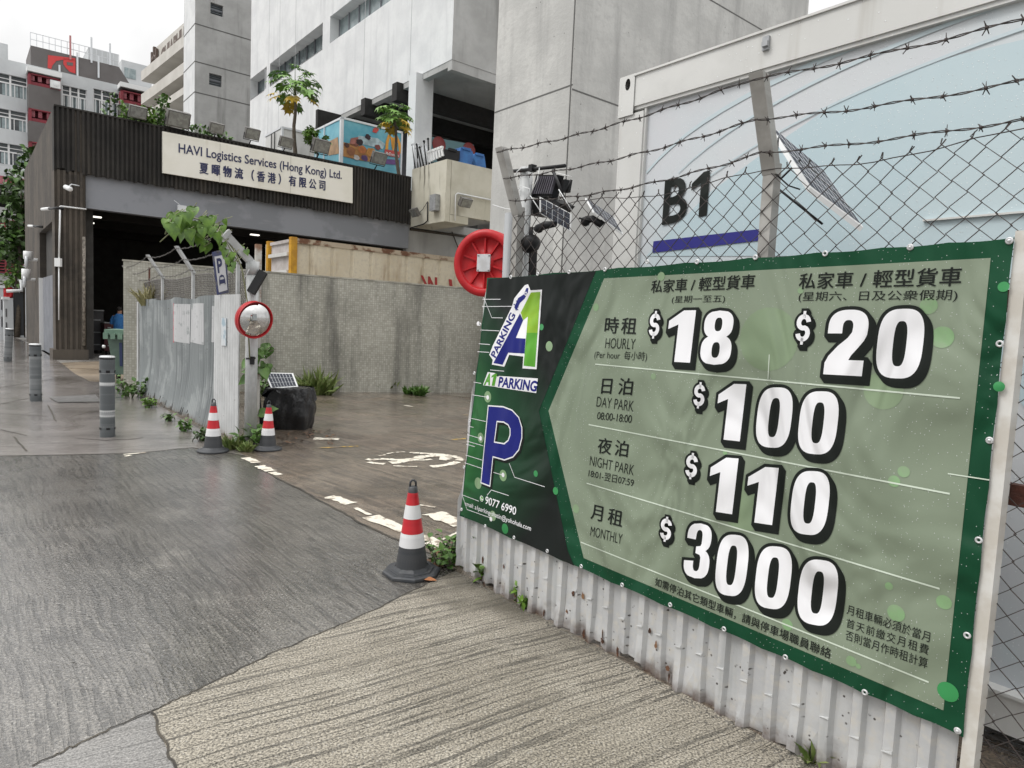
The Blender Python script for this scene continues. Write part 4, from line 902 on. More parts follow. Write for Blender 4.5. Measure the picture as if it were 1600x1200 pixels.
p = MB(); p.prism([BRF.w(.23, .23, zs_b+.1), BRF.w(rb, .23, zs_b+.1), BRF.w(rb, lb+6, zs_b+.1), BRF.w(.23, lb+6, zs_b+.1)], V((0, 0, .35))); p.build('slab', m_conc, bal)
# dim undercroft and hall behind the balcony belong to the white building

# ------------------------------------------------------------------ white clad building above the warehouse
_q = WH.hw(706, 93, 1.6); WB = Fr(_q, HD1); WR = Fr(_q, HD2)        # corner under the overhang
zso = WB.hit(705, 93)[1]; xle = WB.hit(391, 150)[0]; ZB = 34
print('WB', _q, zso, xle)
big = thing('white_building', 'white clad industrial building with slit windows and an overhanging corner above the warehouse', 'building', (_q.x, _q.y, 0))
def win_rect(px0, py_top0, px1, h):                                # window slit from its top left pixel to its right end
    x0, z = WB.hit(px0, py_top0); x1 = WB.hit(px1, 20)[0]; return [x0, x1, z-h, z]
w1 = win_rect(422, 101, 504, 1.6); w2 = win_rect(516, 26, 700, 1.6); w3 = win_rect(392, 128, 415, 1.6); w4 = win_rect(392, 22, 418, 1.6)
w1[1] = WB.hit(504, 60)[0]; w3[0] = xle-1; w4[0] = xle-1; w2[1] = w2[0]+(w1[1]-w1[0])
w3[3] = w1[3]; w3[2] = w1[2]; w4[3] = w2[3]; w4[2] = w2[2]
w5 = [w1[0], w1[1], w2[2], w2[3]]; w6 = [w2[0], w2[1], w1[2], w1[3]]
holes = [tuple(h) for h in (w1, w2, w3, w4, w5)]
# the slit beside the first one only shows in the upper row in the photo
p = MB(); wallgrid(p, WB, xle, 0, zso, ZB, holes, 0, .75); p.build('cladding', m_white, big, uvfr=WB)
p = MB(); wallgrid(p, WR, 0, 14, zso, ZB, [], 0, .5); p.build('end_wall', m_conc, big, uvfr=WR)
for h in holes:
    x0, x1 = max(h[0], xle), h[1]; fr_ = MB(); fr_.box(WB, x0, x1, .66, .74, h[2], h[3]); n = max(2, int((x1-x0)/1.35))
    gl = fr_.build('window', m_glass2, big, uvfr=WB)
    mm = MB()
    for i in range(n+1):
        x = x0+(x1-x0)*i/n; mm.box(WB, x-.03, x+.03, .58, .66, h[2], h[3])
    mm.build('window_frame', m_greyp, gl)
p = MB()
for px, py in ((436, 120), (461, 100), (568, 120), (642, 60), (419, 160)):
    x = WB.hit(px, py)[0]; p.box(WB, x-.022, x+.022, -.004, .01, zso, ZB)
p.build('panel_joint', M('pale_joint', (.36, .37, .375), rough=.9), big)
p = MB(); p.prism([WB.w(xle, .01, zso), WB.w(0, .01, zso), WR.w(14, .01, zso), WR.w(14, .01, zso)-WB.ex*(-xle)], V((0, 0, .25))); p.build('soffit', m_conc, big)
p = MB(); p.prism([WB.w(xle, .0, ZB-.3), WB.w(0, .0, ZB-.3), WR.w(14, .0, ZB-.3), WR.w(14, 0, ZB-.3)-WB.ex*(-xle)], V((0, 0, .4))); p.build('roof', m_conc, big)
m_dgrey = M('dark_grey_paint', (.10, .10, .105), (.075, .075, .08), scale=1, rough=.8)
# edge beams of the overhang, columns, the dark hall behind
p = MB(); p.box(WR, .02, 14, .02, .35, zso-.45, zso); p.box(WB, xle, -.36, .02, .35, zso-.28, zso); p.build('edge_beam', m_conc, big)
ZD = ZR-.35
cw = WR.hit(648, 200, 2.6), WR.hit(675, 200, 2.6); 
p = MB(); p.box(WR, cw[0][0], cw[1][0], 2.6, 3.3, ZD, zso); p.build('column', m_white, big, uvfr=WR)
cw2 = WR.hit(631, 200, 3.4), WR.hit(648, 200, 3.4)
p = MB(); p.box(WB, WB.hit(631, 200, 2.5)[0]-1.2, WB.hit(648, 200, 2.5)[0]-.02, 2.9, 3.5, ZD, zso-.02); p.build('column', m_dgrey, big, uvfr=WR)
p = MB(); xh = cw[0][0]
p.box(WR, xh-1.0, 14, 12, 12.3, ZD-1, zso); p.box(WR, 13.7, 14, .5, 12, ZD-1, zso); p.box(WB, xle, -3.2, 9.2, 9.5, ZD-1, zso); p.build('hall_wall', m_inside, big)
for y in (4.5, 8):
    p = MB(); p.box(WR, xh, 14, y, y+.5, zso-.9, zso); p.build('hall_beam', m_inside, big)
p = MB(); p.box(WR, xh-1, 14, lb+.2-0.0 if False else 1.9, 12, ZD-.25, ZD); p.build('hall_floor', m_conc, big)
x, z = WR.hit(735, 110, 1.4); p = MB(); p.prism([WR.hw(732, 108, 1.2), WR.hw(771, 118, 1.2), WR.hw(771, 121, 1.2), WR.hw(732, 111, 1.2)], WR.ey*.1); p.build('strip_lamp', m_black, big)
# ground-floor wall below the balcony
p = MB(); p.box(WH, xr+.02, xr+9, .25, .6, 0, zs_b+.1); p.build('lower_wall', m_conc, big, uvfr=WH)
p = MB(); p.tube([WH.hw(641, 358, .2), WH.hw(765, 374, .2)], .06, 6); p.tube([WH.hw(706, 362, .15), WH.hw(720, 398, .15)], .03, 6); p.build('drain_pipe', m_dark2, big)

# grey stair tower
_q = D(304, 150, 60); TF = Fr(_q, HD2); TL_ = Fr(_q, HD1)
tw = thing('stair_tower', 'plain grey concrete tower with two small louvred windows left of the white building', 'tower', (_q.x, _q.y, 0))
tx0 = TL_.hit(287, 90)[0]; holes = []
for a, b_ in (((329, 3), (348.5, 27)), ((327, 113.5), (346.5, 137))):
    q0, q1 = TF.hit(*a), TF.hit(*b_); holes.append((q0[0], q1[0], q1[1], q0[1]))
p = MB(); wallgrid(p, TF, 0, 22, -1, 62, holes, 0, .4); p.build('front_wall', m_conc, tw, uvfr=TF)
p = MB(); p.poly([TL_.w(tx0, 0, -1), TL_.w(0, 0, -1), TL_.w(0, 0, 62), TL_.w(tx0, 0, 62)]); p.poly([TL_.w(tx0, 0, -1), TL_.w(tx0, 0, 62), TL_.w(tx0, 0, 62)+TF.ex*22, TL_.w(tx0, 0, -1)+TF.ex*22]); p.poly([TL_.w(tx0, 0, 62), TL_.w(0, 0, 62), TF.w(22, 0, 62), TF.w(22, 0, 62)+TL_.ex*tx0]); p.build('side_wall', m_white, tw, uvfr=TL_)
for h in holes:
    p = MB(); p.box(TF, h[0], h[1], .3, .39, h[2], h[3]); wo = p.build('window', m_glass, tw)
    p = MB(); p.box(TF, h[0], h[1], .2, .29, (h[2]+h[3])/2-.04, (h[2]+h[3])/2+.04)
    for k in range(6): zz = h[2]+(h[3]-h[2])*(k+.5)/6; p.box(TF, h[0], h[1], .24, .28, zz-.015, zz+.015)
    p.build('louvre', m_greyp, wo)
p = MB()
for x, y in ((340, 47), (340, 105), (340, 152)):
    z = TF.hit(x, y)[1]; p.box(TF, 0, 22, -.01, .02, z-.06, z+.04); p.box(TL_, tx0, 0, -.01, .02, z-.06, z+.04)
p.build('joint', MATS['joint_shadow_grey'], tw)

# building with ledges and big lettering on its parapet
_q = D(287, 100, 66); CB = Fr(_q, 136.6); cx0 = CB.hit(239, 120)[0]; m_cb = M('cream_facade', (.56, .54, .50), (.48, .46, .42), scale=.4, streak=(.8, .2), c3=(.36, .34, .31), slo=.55, shi=.8, rough=.8)
cb = thing('ledged_building', 'cream building with raised dark capital letters along its parapet and deep window ledges', 'building', (_q.x, _q.y, 0))
zc = lambda px, py: CB.hit(px, py)[1]
za_, zb_, zc_, zd_, ze_ = zc(262, 58), zc(262, 95), zc(262, 103), zc(262, 133), zc(262, 140)
p = MB(); p.box(CB, cx0, 6, 1.2, 12, -1, za_-1); p.build('wall', m_cb, cb, uvfr=CB)
for a, b_, pr in ((zb_, za_, 0), (zc_-.5, zb_-.01, -1.0), (ze_-.6, zd_, -1.0), (zc(262, 178), zc(262, 168), -1.0)):
    p = MB(); p.box(CB, cx0-(.6 if pr else 0), 6, pr, 1.19, a, b_); p.build('ledge' if pr else 'parapet', m_cb, cb, uvfr=CB)
for a, b_ in ((zd_+.5, zc_-.9), (zc(262, 165), ze_-1.2)):
    p = MB(); p.box(CB, cx0+.6, 5.5, 1.05, 1.18, a, b_); wo = p.build('window', m_glass, cb)
    p = MB()
    for k in range(7): x = cx0+.6+(5-cx0)*k/7; p.box(CB, x-.12, x+.12, .9, 1.04, a, b_)
    p.build('window_frame', m_cb, wo)
t = MB(); put_text(t, CB, -.3, 'CHIAPHUA', (251, 104), (296, 60), (251, 78), .06, .95); q = MB(); 
vsz = [v+CB.ey*.2 for v in t.v]; q.add(vsz, t.f); 
m_lb = M('letter_brown', (.10, .07, .055), rough=.6)
t.build('lettering', m_lb, cb, uvfr=CB)

p = MB()
for dx in (-.75, 0, .75):
    pts = [CB.hit(244, 100)[0]+dx, zc(244, 88)]; p.box(CB, pts[0]-.16, pts[0]+.16, -.3, -.05, pts[1]-.4-abs(dx)*.3, pts[1]+.9-abs(dx)*.5)
c0 = CB.hit(244, 100); p.lathe([(.75, 0), (1.15, 0), (1.15, .25), (.75, .25), (.75, 0)], CB.w(c0[0], -.05, c0[1]-.3), 18, ax=-CB.ey); p.build('round_emblem', MATS['letter_brown'], cb)

# far school-like block with grey bays
_q = D(120, 200, 75); SF = Fr(_q, HD2); s_ = lambda x, y, yy=0: SF.hit(x, y, yy)
m_sw = M('pale_render', (.56, .58, .59), (.48, .50, .51), scale=.25, streak=(.5, .08), c3=(.42, .43, .44), slo=.55, shi=.8, rough=.8)
m_sg = M('taupe_render', (.135, .125, .122), (.115, .105, .102), scale=.3, rough=.8)
m_sr = M('dark_red_paint', (.22, .022, .035), (.17, .02, .03), scale=.8, rough=.6)
m_sr2 = M('pink_panel', (.38, .14, .16), (.28, .06, .08), scale=1, rough=.6)
sch = thing('grey_bay_block', 'white block with taupe bays and dark red loggias at the far left', 'building', (_q.x, _q.y, 0))
zt_s = s_(120, 118)[1]; xL = s_(-60, 130)[0]; xR = s_(236, 150)[0]
rows = []
holes = []
for (px0, px1, ptop, pbot) in ((-40, 43.5, 123, 156), (-40, 42.5, 177, 207), (-40, 40, 229, 261), (97, 136, 141, 176), (146, 187, 147, 186)):
    a = s_(px0, ptop-(px1-px0)*.15); b_ = s_(px1, pbot); c_ = s_(px1, ptop); holes.append((a[0], b_[0], b_[1], c_[1]))
dzr = holes[0][3]-holes[1][3]
for k in (3, 4):
    h = holes[k]; holes.append((h[0], h[1], h[2]-dzr, h[3]-dzr))
p = MB(); wallgrid(p, SF, xL, xR, -1, zt_s, holes, 0, .5); p.box(SF, xL, xR, .52, 14, zt_s-.8, zt_s+.0); p.build('wall', m_sw, sch, uvfr=SF)
for h in holes:
    p = MB(); p.box(SF, h[0], h[1], .38, .45, h[2], h[3]); wo = p.build('window', m_glass, sch)
    zm_ = h[2]+(h[3]-h[2])*.62
    p = MB(); n = max(3, round((h[1]-h[0])/1.55))
    for i in range(n):
        a, b_ = h[0]+(h[1]-h[0])*i/n, h[0]+(h[1]-h[0])*(i+1)/n
        for k in range(2):
            if R.random() < .7: p.box(SF, a+(b_-a)*k/2+.05, a+(b_-a)*(k+1)/2-.05, .33, .375, h[2]+.1, zm_-.1)
    p.build('curtain', m_glass2, wo)
    p = MB()
    for i in range(n+1): x = h[0]+(h[1]-h[0])*i/n; p.box(SF, x-.09, x+.09, .2, .32, h[2], h[3])
    p.box(SF, h[0], h[1], .24, .3, zm_-.07, zm_+.07); p.box(SF, h[0], h[1], .24, .3, (zm_+h[3])/2-.04, (zm_+h[3])/2+.04)
    for i in range(2*n): x = h[0]+(h[1]-h[0])*(i+.5)/(2*n); p.box(SF, x-.04, x+.04, .26, .3, h[2], zm_)
    p.build('window_frame', m_wframe, wo)
YB = -1.6
for px0, px1, rowsz in ((44.5, 95, ((103, 112, 'cap'), (113, 131, 'red'), (131, 168, 'grey'), (168, 188, 'red'), (188, 220, 'grey'), (220, 240, 'red'), (240, 275, 'grey'))), (189, 237, ((128, 136, 'cap'), (140, 159, 'red'), (159, 196, 'grey'), (196, 216, 'red'), (216, 255, 'grey')))):
    x0, x1 = SF.hit(px0, 150, YB)[0], SF.hit(px1, 150, YB)[0]
    for y0, y1, kd in rowsz:
        z1_, z0_ = SF.hit(px0, y0, YB)[1], SF.hit(px0, y1, YB)[1]
        p = MB()
        if kd == 'cap': p.box(SF, x0-.1, x1+.1, YB-.2, .1, z1_-.5, z1_); p.build('bay_cap', m_wframe, sch); p = MB(); p.box(SF, x0, x1, YB, .1, z0_, z1_-.5); p.build('bay', m_sg, sch, uvfr=SF)
        elif kd == 'grey': p.box(SF, x0, x1, YB, .1, z0_, z1_); p.build('bay', m_sg, sch, uvfr=SF)
        else:
            p.box(SF, x0+.05, x1-.05, -.25, -.02, z0_, z1_)
            p.box(SF, x0, x0+.25, YB, -.26, z0_, z1_); p.box(SF, x1-.25, x1, YB, -.26, z0_, z1_); p.box(SF, x0+.26, x1-.26, YB+.1, YB+.2, z0_, z0_+.35); p.box(SF, x0, x1, YB, -.26, z1_-.12, z1_)
            lo_ = p.build('loggia', m_sr, sch)
            p = MB(); wd = x1-x0
            for f, g_ in ((.10, .2), (.30, .42), (.56, .66)): p.box(SF, x0+wd*f, x0+wd*g_, YB+.3, YB+.36, z0_+.52, z1_-.13)
            p.build('pink_panel', m_sr2, lo_)
            ac = MB(); xa = x0+wd*.84; ac.box(SF, xa-.5, xa+.4, YB-.35, YB+.05, z0_+.1, z0_+.85); ac.lathe([(.0, .02), (.26, .02), (.29, 0)], SF.w(xa, YB-.35, z0_+.47), 12, ax=-SF.ey); ac.build('air_conditioner', m_wframe, lo_)
# upper block with the red painted mark, railing, aerials
YU = 3.0; u0, u1 = SF.hit(48, 90, YU)[0], SF.hit(222, 130, YU)[0]; zu = SF.hit(49, 71, YU)[1]; ua = SF.hit(186, 97, YU)[0]
p = MB(); p.prism([SF.w(u0, YU, zt_s-.7), SF.w(u1, YU, zt_s-.7), SF.w(ua, YU, zu), SF.w(u0, YU, zu)], SF.ey*6); p.build('upper_block', m_sg, sch, uvfr=SF)
def sfp(pts): return [SF.hw(x, y, YU-.06) for x, y in pts]
for pts in (((75, 86), (118, 91), (117, 95), (100, 93), (88, 95), (82, 102), (80, 108), (74.5, 106)), ((99, 91), (118, 93), (118, 115), (109, 112), (103, 106), (99, 100))):
    MB().prism(sfp(pts), SF.ey*.04).build('painted_mark', M('red_wall_paint', (.55, .05, .05), rough=.7), sch)
p = MB(); q0 = sfp([(104, 97), (114, 98), (114, 103), (105, 102)]); MB().prism([v-SF.ey*.03 for v in q0], SF.ey*.02).build('painted_square', m_sg, sch)
p = MB()
for k in range(16): x = u0+(ua-u0)*k/15; p.box(SF, x-.03, x+.03, YU+.1, YU+.16, zu, zu+1.4)
for dz_ in (.7, 1.4): p.box(SF, u0, ua, YU+.1, YU+.15, zu+dz_-.03, zu+dz_+.03)
p.build('roof_railing', m_silver, sch)
for px, py, hh in ((110, 78, 2.6), (143, 82, 2.8), (172, 88, 2.4), (93, 112, 1.2), (121, 108, 3.0), (154, 108, 2.4)):
    x = SF.hit(px, py, YU-.1)[0]; z = SF.hit(px, py, YU-.1)[1]; p = MB(); p.box(SF, x-.09, x+.09, YU-.15, YU-.02, z-hh*.4, z+hh*.6); p.build('aerial', m_silver if px != 110 else M('pink_mast', (.45, .2, .2)), sch)
p = MB(); a = SF.hit(139, 72, 9); b_ = SF.hit(186, 92, 9); p.box(SF, a[0], b_[0], 9.5, 14, zu-1, a[1]); p.build('roof_room', m_sw, sch, uvfr=SF)

# distant towers
def far_tower(px0, px1, pyt, dep, lab, wc):
    q = D(px0, pyt, dep); f = Fr(q, HD2); x1 = f.hit(px1, pyt)[0]; z = f.hit(px0, pyt)[1]
    t = thing('apartment_tower', lab, 'tower', (q.x, q.y, 0), 'distant towers'); p = MB(); p.box(f, 0, x1, 0, 12, -1, z); p.build('body', m_sw, t, uvfr=f)
    for r_ in range(7):
        for k in range(int(x1/3.2)+1):
            if 3.2*k+2.6 > x1: continue
            p = MB(); p.box(f, k*3.2+.5, k*3.2+2.6, -.12, -.01, z-3.4-r_*3.1, z-1.4-r_*3.1); p.build('window', wc[(r_+k) % len(wc)], t)
m_tq = M('teal_panel', (.10, .22, .21), (.14, .26, .24), scale=.4, rough=.4)
far_tower(-60, 12, 52, 150, 'distant tower with teal panels at the left edge of the sky', [m_tq, m_glass2])
far_tower(190, 237, 93, 140, 'distant tower block showing behind the sloping end of the taupe roof block', [m_glass2, m_tq, m_glass])

# car park decks with red rails at the far left
_q = D(0, 400, 58); CK = Fr(_q, HD2); ck = thing('parking_decks', 'open concrete parking decks with dark red railings behind the leafy tree', 'building', (_q.x, _q.y, 0))
kx0, kx1 = CK.hit(-120, 400)[0], CK.hit(44, 400)[0]; kz = lambda y: CK.hit(20, y)[1]
for y0, y1 in ((262, 288), (326, 346), (372, 386), (428, 446)):
    p = MB(); p.box(CK, kx0, kx1, -.2, 12, kz(y1), kz(y0)); p.build('deck', m_conc if y0 != 262 else m_sw, ck, uvfr=CK)
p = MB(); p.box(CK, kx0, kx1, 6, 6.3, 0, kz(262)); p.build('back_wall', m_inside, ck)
p = MB(); p.box(CK, kx0, kx1, -.1, .2, 0, kz(446)); p.build('plinth', m_sw, ck)
for y0, y1 in ((346, 370), (408, 428)):
    p = MB()
    for k in range(5): z = kz(y1)+(kz(y0)-kz(y1))*(k+.3)/4.4; p.box(CK, kx0, kx1, -.35, -.28, z-.045, z+.045)
    for k in range(14): x = kx0+(kx1-kx0)*k/13; p.box(CK, x-.06, x+.06, -.40, -.22, kz(y1)-.1, kz(y0)+.1)
    p.build('railing', m_sr, ck)
p = MB(); p.box(CK, kx0, kx1, -.30, -.2, kz(290), kz(278)); p.build('red_band', m_sr2, ck)

# ------------------------------------------------------------------ leaves and plants
def leaf(mb, p, d, up, L_, W_, kind='oval', droop=.25):
    d = V(d).normalized(); s = d.cross(V(up)); s = s.normalized() if s.length > 1e-4 else V((1, 0, 0)); n = s.cross(d).normalized()
    if kind == 'blade':
        a = [p-s*W_/2, p+s*W_/2, p+d*L_*.6+s*W_*.4-n*droop*L_*.15, p+d*L_-n*droop*L_*.5, p+d*L_*.6-s*W_*.4-n*droop*L_*.15]; mb.add(a, [[0, 1, 2, 4], [4, 2, 3]], True); return
    if kind == 'heart': pr = ((.0, .0), (-.10, .28), (.06, .46), (.28, .50), (.55, .36), (.80, .14), (1.0, 0))
    else: pr = ((0, .02), (.22, .36), (.5, .5), (.78, .3), (1.0, 0))
    mid = [p+d*L_*x-n*droop*L_*max(0, x)**2 for x, y in pr]
    l = [m+s*W_*y+n*W_*y*.28 for m, (x, y) in zip(mid, pr)]; r = [m-s*W_*y+n*W_*y*.28 for m, (x, y) in zip(mid, pr)]
    k = len(pr); mb.add(mid+l+r, [[i, i+1, k+i+1, k+i] for i in range(k-1)]+[[i+1, i, 2*k+i, 2*k+i+1] for i in range(k-1)], True)
def rnd(a=1.0): return V((R.uniform(-a, a), R.uniform(-a, a), R.uniform(-a, a)))
def palm_leaf(mb, p, d, up, S):
    """deeply lobed papaya leaf"""
    d = V(d).normalized(); s = d.cross(V(up)).normalized(); n = s.cross(d)
    for a in (-130, -88, -48, -12, 24, 62, 104, 140):
        a = rad(a+R.uniform(-8, 8)); e = d*math.cos(a)+s*math.sin(a); t = s*math.cos(a)-d*math.sin(a); k = S*(1-.25*abs(math.sin(a/2)))
        mb.add([p, p+e*k*.35+t*k*.11, p+e*k*.62+t*k*.24-n*k*.06, p+e*k*.72+t*k*.1-n*k*.08, p+e*k-n*k*.28, p+e*k*.72-t*k*.1-n*k*.08, p+e*k*.62-t*k*.24-n*k*.06, p+e*k*.35-t*k*.11], [[0, 1, 2, 3, 4, 5, 6, 7]], True)
def weed(name, lab, pos, h, n, mat, kind='oval', size=.06, spread=.5, cat='weed', group='weeds along the fences', stemmat=None):
    t = thing(name, lab, cat, pos, group); mb = MB(); st = MB(); pos = V(pos)
    for i in range(n):
        a = R.uniform(0, 6.28); q = pos+V((math.cos(a), math.sin(a), 0))*R.uniform(0, spread*h*.7); top = q+V((math.cos(a)*spread*h*R.uniform(.2, 1), math.sin(a)*spread*h*R.uniform(.2, 1), h*R.uniform(.45, 1)))
        if kind == 'blade': leaf(mb, q, top-q, rnd()+V((0, 0, .2)), (top-q).length, size*.22, 'blade', R.uniform(.2, 1.2)); continue
        st.tube([q, (q+top)/2+rnd(.02), top], [.004, .003, .002], 4)
        for k in range(7):
            u = .25+.75*k/6; b = q.lerp(top, u); leaf(mb, b, rnd()+V((0, 0, .25)), rnd(.4)+V((0, 0, 1)), size*R.uniform(.6, 1.2), size*R.uniform(.5, .8), 'oval', R.uniform(.1, .5))
    mb.build('foliage', mat, t)
    if st.v: st.build('stem', m_bark, t)
    return t

# ------------------------------------------------------------------ things on the warehouse roof
# lorry box with a plain sky-blue picture side (pictured characters left out)
_q = WH.hw(534, 200, 2.2); TK = Fr(_q, HD2); TKL = Fr(_q, HD1)
tk = thing('box_lorry', 'blue picture-sided box lorry with golden arches and a red plate on the warehouse roof', 'lorry', (_q.x, _q.y, ZR-.4))
tz1 = TK.hit(534, 183)[1]; tx1 = TK.hit(629, 215)[0]; txl = TKL.hit(484, 215)[0]; tz0 = ZR+.25
m_tb = M('picture_sky_blue', (.09, .33, .43), (.16, .42, .50), scale=.8, lo=.4, hi=.6, rough=.35)
p = MB(); p.prism([TK.w(0, .0, tz0), TK.w(tx1, .0, tz0), TK.w(tx1, .0, tz0)-TKL.ex*(-txl), TKL.w(txl, 0, tz0)], V((0, 0, tz1-tz0))); p.build('box_body', m_tb, tk)
p = MB()
for x in (0, tx1-.08): p.box(TK, x, x+.08, -.03, .05, tz0, tz1)
p.box(TK, 0, tx1, -.03, .05, tz1-.07, tz1+.02); p.box(TK, 0, tx1, -.03, .05, tz0, tz0+.07); p.box(TKL, txl, -.02, -.03, .05, tz1-.07, tz1+.02); p.box(TKL, -.16, -.02, -.03, .05, tz0, tz1)
for x in (txl*.5, txl*.75): p.box(TKL, x-.02, x+.02, -.06, -.0, tz0, tz1)
p.build('aluminium_trim', m_silver, tk)
tp = lambda pts, y=-.02: [TK.hw(x, y_, y) for x, y_ in pts]
MB().poly(tp([(583, 201), (590, 198), (592, 203), (588, 208), (582, 206)])).build('red_spot', M('print_red', (.45, .05, .04), rough=.4), tk)
mb = MB(); vs, fs = ribbon([tuple(TK.hit(*z, -.02)) for z in ((604, 236), (605, 222), (608, 212), (612.5, 216), (614, 228), (614, 236), (614.5, 228), (616, 217), (620, 214), (624, 224), (626, 240))], .07); mb.add([TK.w(a, -.02, b_) for a, b_ in vs], fs); mb.build('golden_arches', M('print_gold', (.65, .30, .03), rough=.4), tk)
MB().poly(tp([(601, 233), (625, 237), (624, 247), (601, 242)], -.03)).build('red_plate', MATS['print_red'], tk)
t = MB(); put_text(t, TK, -.036, "McDonald's", (603, 241.5), (623, 245.5), (603, 236.5), .01); t.build('lettering', m_wframe, tk)
for nm, pts, col in (('cloud_patch', ((560, 212), (590, 216), (602, 225), (598, 233), (578, 228), (560, 224)), (.45, .58, .62)), ('warm_patch', ((536, 222), (556, 226), (575, 234), (596, 240), (598, 256), (560, 250), (536, 244)), (.42, .20, .06)), ('violet_patch', ((600, 248), (624, 250), (624, 258), (602, 256)), (.14, .06, .22)), ('pink_patch', ((548, 216), (560, 214), (566, 224), (556, 230), (546, 226)), (.40, .16, .13))):
    MB().poly(tp(pts, -.014-.002*len(nm)/10)).build(nm, M('print_'+nm, col, tuple(c*.6 for c in col), scale=3, rough=.4), tk)
for i, (x, y, r_, col) in enumerate(((548, 236, 9, (.30, .12, .05)), (562, 222, 7, (.03, .02, .025)), (566, 234, 9, (.50, .17, .05)), (580, 238, 10, (.55, .25, .05)), (588, 246, 8, (.50, .28, .05)), (570, 247, 7, (.10, .05, .16)), (557, 246, 6, (.55, .52, .50)), (542, 227, 5, (.08, .03, .02)), (575, 214, 6, (.04, .02, .03)), (590, 230, 6, (.22, .05, .04)))):
    c0_ = TK.hit(x, y, -.026-.001*i); rr = r_/CF*27; n_ = 14
    MB().poly([TK.w(c0_[0]+rr*math.cos(6.283*k/n_)*R.uniform(.75, 1.1), -.026-.001*i, c0_[1]+rr*.8*math.sin(6.283*k/n_)*R.uniform(.75, 1.1)) for k in range(n_)]).build('print_blotch', M('print_blotch_%s' % 'abcdefghij'[i], col, tuple(c*.7 for c in col), scale=4, rough=.4), tk)
for nm, pts, col in (('pale_patch', ((487, 218), (498, 212), (498, 238), (488, 238)), (.35, .45, .5)), ('warm_side_patch', ((512, 222), (528, 214), (530, 240), (513, 243)), (.40, .24, .12))):
    MB().poly([TKL.hw(x, y, -.014) for x, y in pts]).build(nm, M('print_'+nm, col, tuple(c*.7 for c in col), scale=3, rough=.4), tk)
p = MB(); p.box(TK, .3, tx1-.3, .4, 1.8, ZR-.32, tz0-.01); p.build('chassis', m_black, tk)
# plain white lorry box further left
_q = WH.hw(440, 210, 2.8); T2 = Fr(_q, HD2); T2L = Fr(_q, HD1); z1b = T2.hit(440, 198)[1]; xl2 = T2L.hit(415, 212)[0]; x2 = T2.hit(492, 205)[0]
t2 = thing('white_lorry_box', 'plain white lorry box behind the company sign and the tall papaya tree', 'lorry', (_q.x, _q.y, ZR-.4))
p = MB(); p.prism([T2.w(0, 0, ZR-.3), T2.w(x2, 0, ZR-.3), T2.w(x2, 0, ZR-.3)-T2L.ex*(-xl2), T2L.w(xl2, 0, ZR-.3)], V((0, 0, z1b-ZR+.3))); p.build('box_body', m_cont, t2)
p = MB(); p.box(T2, -.0, .08, -.03, .04, ZR-.3, z1b+.02); p.box(T2, .09, x2, -.03, .04, z1b-.06, z1b+.02); p.box(T2L, xl2, -.06, -.03, .04, z1b-.06, z1b+.02)
p.build('aluminium_trim', m_silver, t2)
p = MB()
for f in (.35, .55): p.tube([T2L.w(xl2*f, -.05, ZR-.2), T2L.w(xl2*f, -.05, z1b-.1)], .025, 6)
p.build('door_bar', m_black, t2)

def papaya(base, top, crown, lab, nl, S, yel):
    t = thing('papaya_tree', lab, 'tree', base, 'papaya trees on the warehouse roof'); base, top = V(base), V(top); mb = MB(); pts = [base.lerp(top, i/6)+V((.03*math.sin(i*1.7), .03*math.cos(i*1.3), 0)) for i in range(7)]
    mb.tube(pts, [.085, .08, .07, .065, .06, .05, .04], 8); mb.build('trunk', m_bark, t)
    g_, y_, pe = MB(), MB(), MB()
    for i in range(nl):
        a = i*2.4+R.uniform(-.3, .3); old = i/nl; el_ = .75-1.15*old+R.uniform(-.15, .15); Lp = crown*R.uniform(.55, 1.0)
        d = V((math.cos(a)*math.cos(el_), math.sin(a)*math.cos(el_), math.sin(el_)*.75)); e = top+V((0, 0, .1-.5*old*crown))+d*Lp; e.z -= .15*Lp*old
        pe.tube([top-V((0, 0, .4*old*crown)), (top+e)/2+V((0, 0, .12)), e], [.014, .011, .008], 4)
        tgt = y_ if (old > 1-yel and R.random() < .8) else g_
        for k in range(2): palm_leaf(tgt, e+rnd(.08), V((d.x, d.y, -.15-.6*old))+rnd(.25), V((0, 0, 1))+rnd(.3), S*R.uniform(.75, 1.1))
    g_.build('crown', m_leafP, t); y_.build('yellow_leaves', m_leafY, t); pe.build('leaf_stalks', m_leafA, t)
b0 = WH.hw(461, 215, .7); papaya((b0.x, b0.y, ZR-.3), WH.hw(461, 134, .7), 1.0, 'tall papaya tree with a bare thin trunk and yellowing lower leaves', 24, .40, .24)
b0 = WH.hw(624, 262, .5); papaya((b0.x, b0.y, ZR-.3), WH.hw(616, 180, .5), .75, 'shorter papaya tree in front of the picture-sided lorry', 22, .40, .22)
sp = WH.hw(487, 232, .45); t = thing('roof_sapling', 'small leafy sapling leaning over the sign at the lorry corner', 'plant', (sp.x, sp.y, ZR), 'plants on the warehouse roof')
mb, st = MB(), MB()
for px, py in ((482, 203), (492, 208), (484, 222), (493, 232), (487, 213), (510, 220), (479, 210), (498, 219)):
    e = WH.hw(px, py, .45+R.uniform(-.2, .2)); st.tube([sp, (sp+e)/2+V((0, 0, .05)), e], .012, 4)
    for k in range(5): palm_leaf(mb, e+rnd(.1), rnd()+V((0, 0, .1)), V((0, 0, 1))+rnd(.5), .24)
mb.build('foliage', m_leafA, t); st.build('stem', m_bark, t)
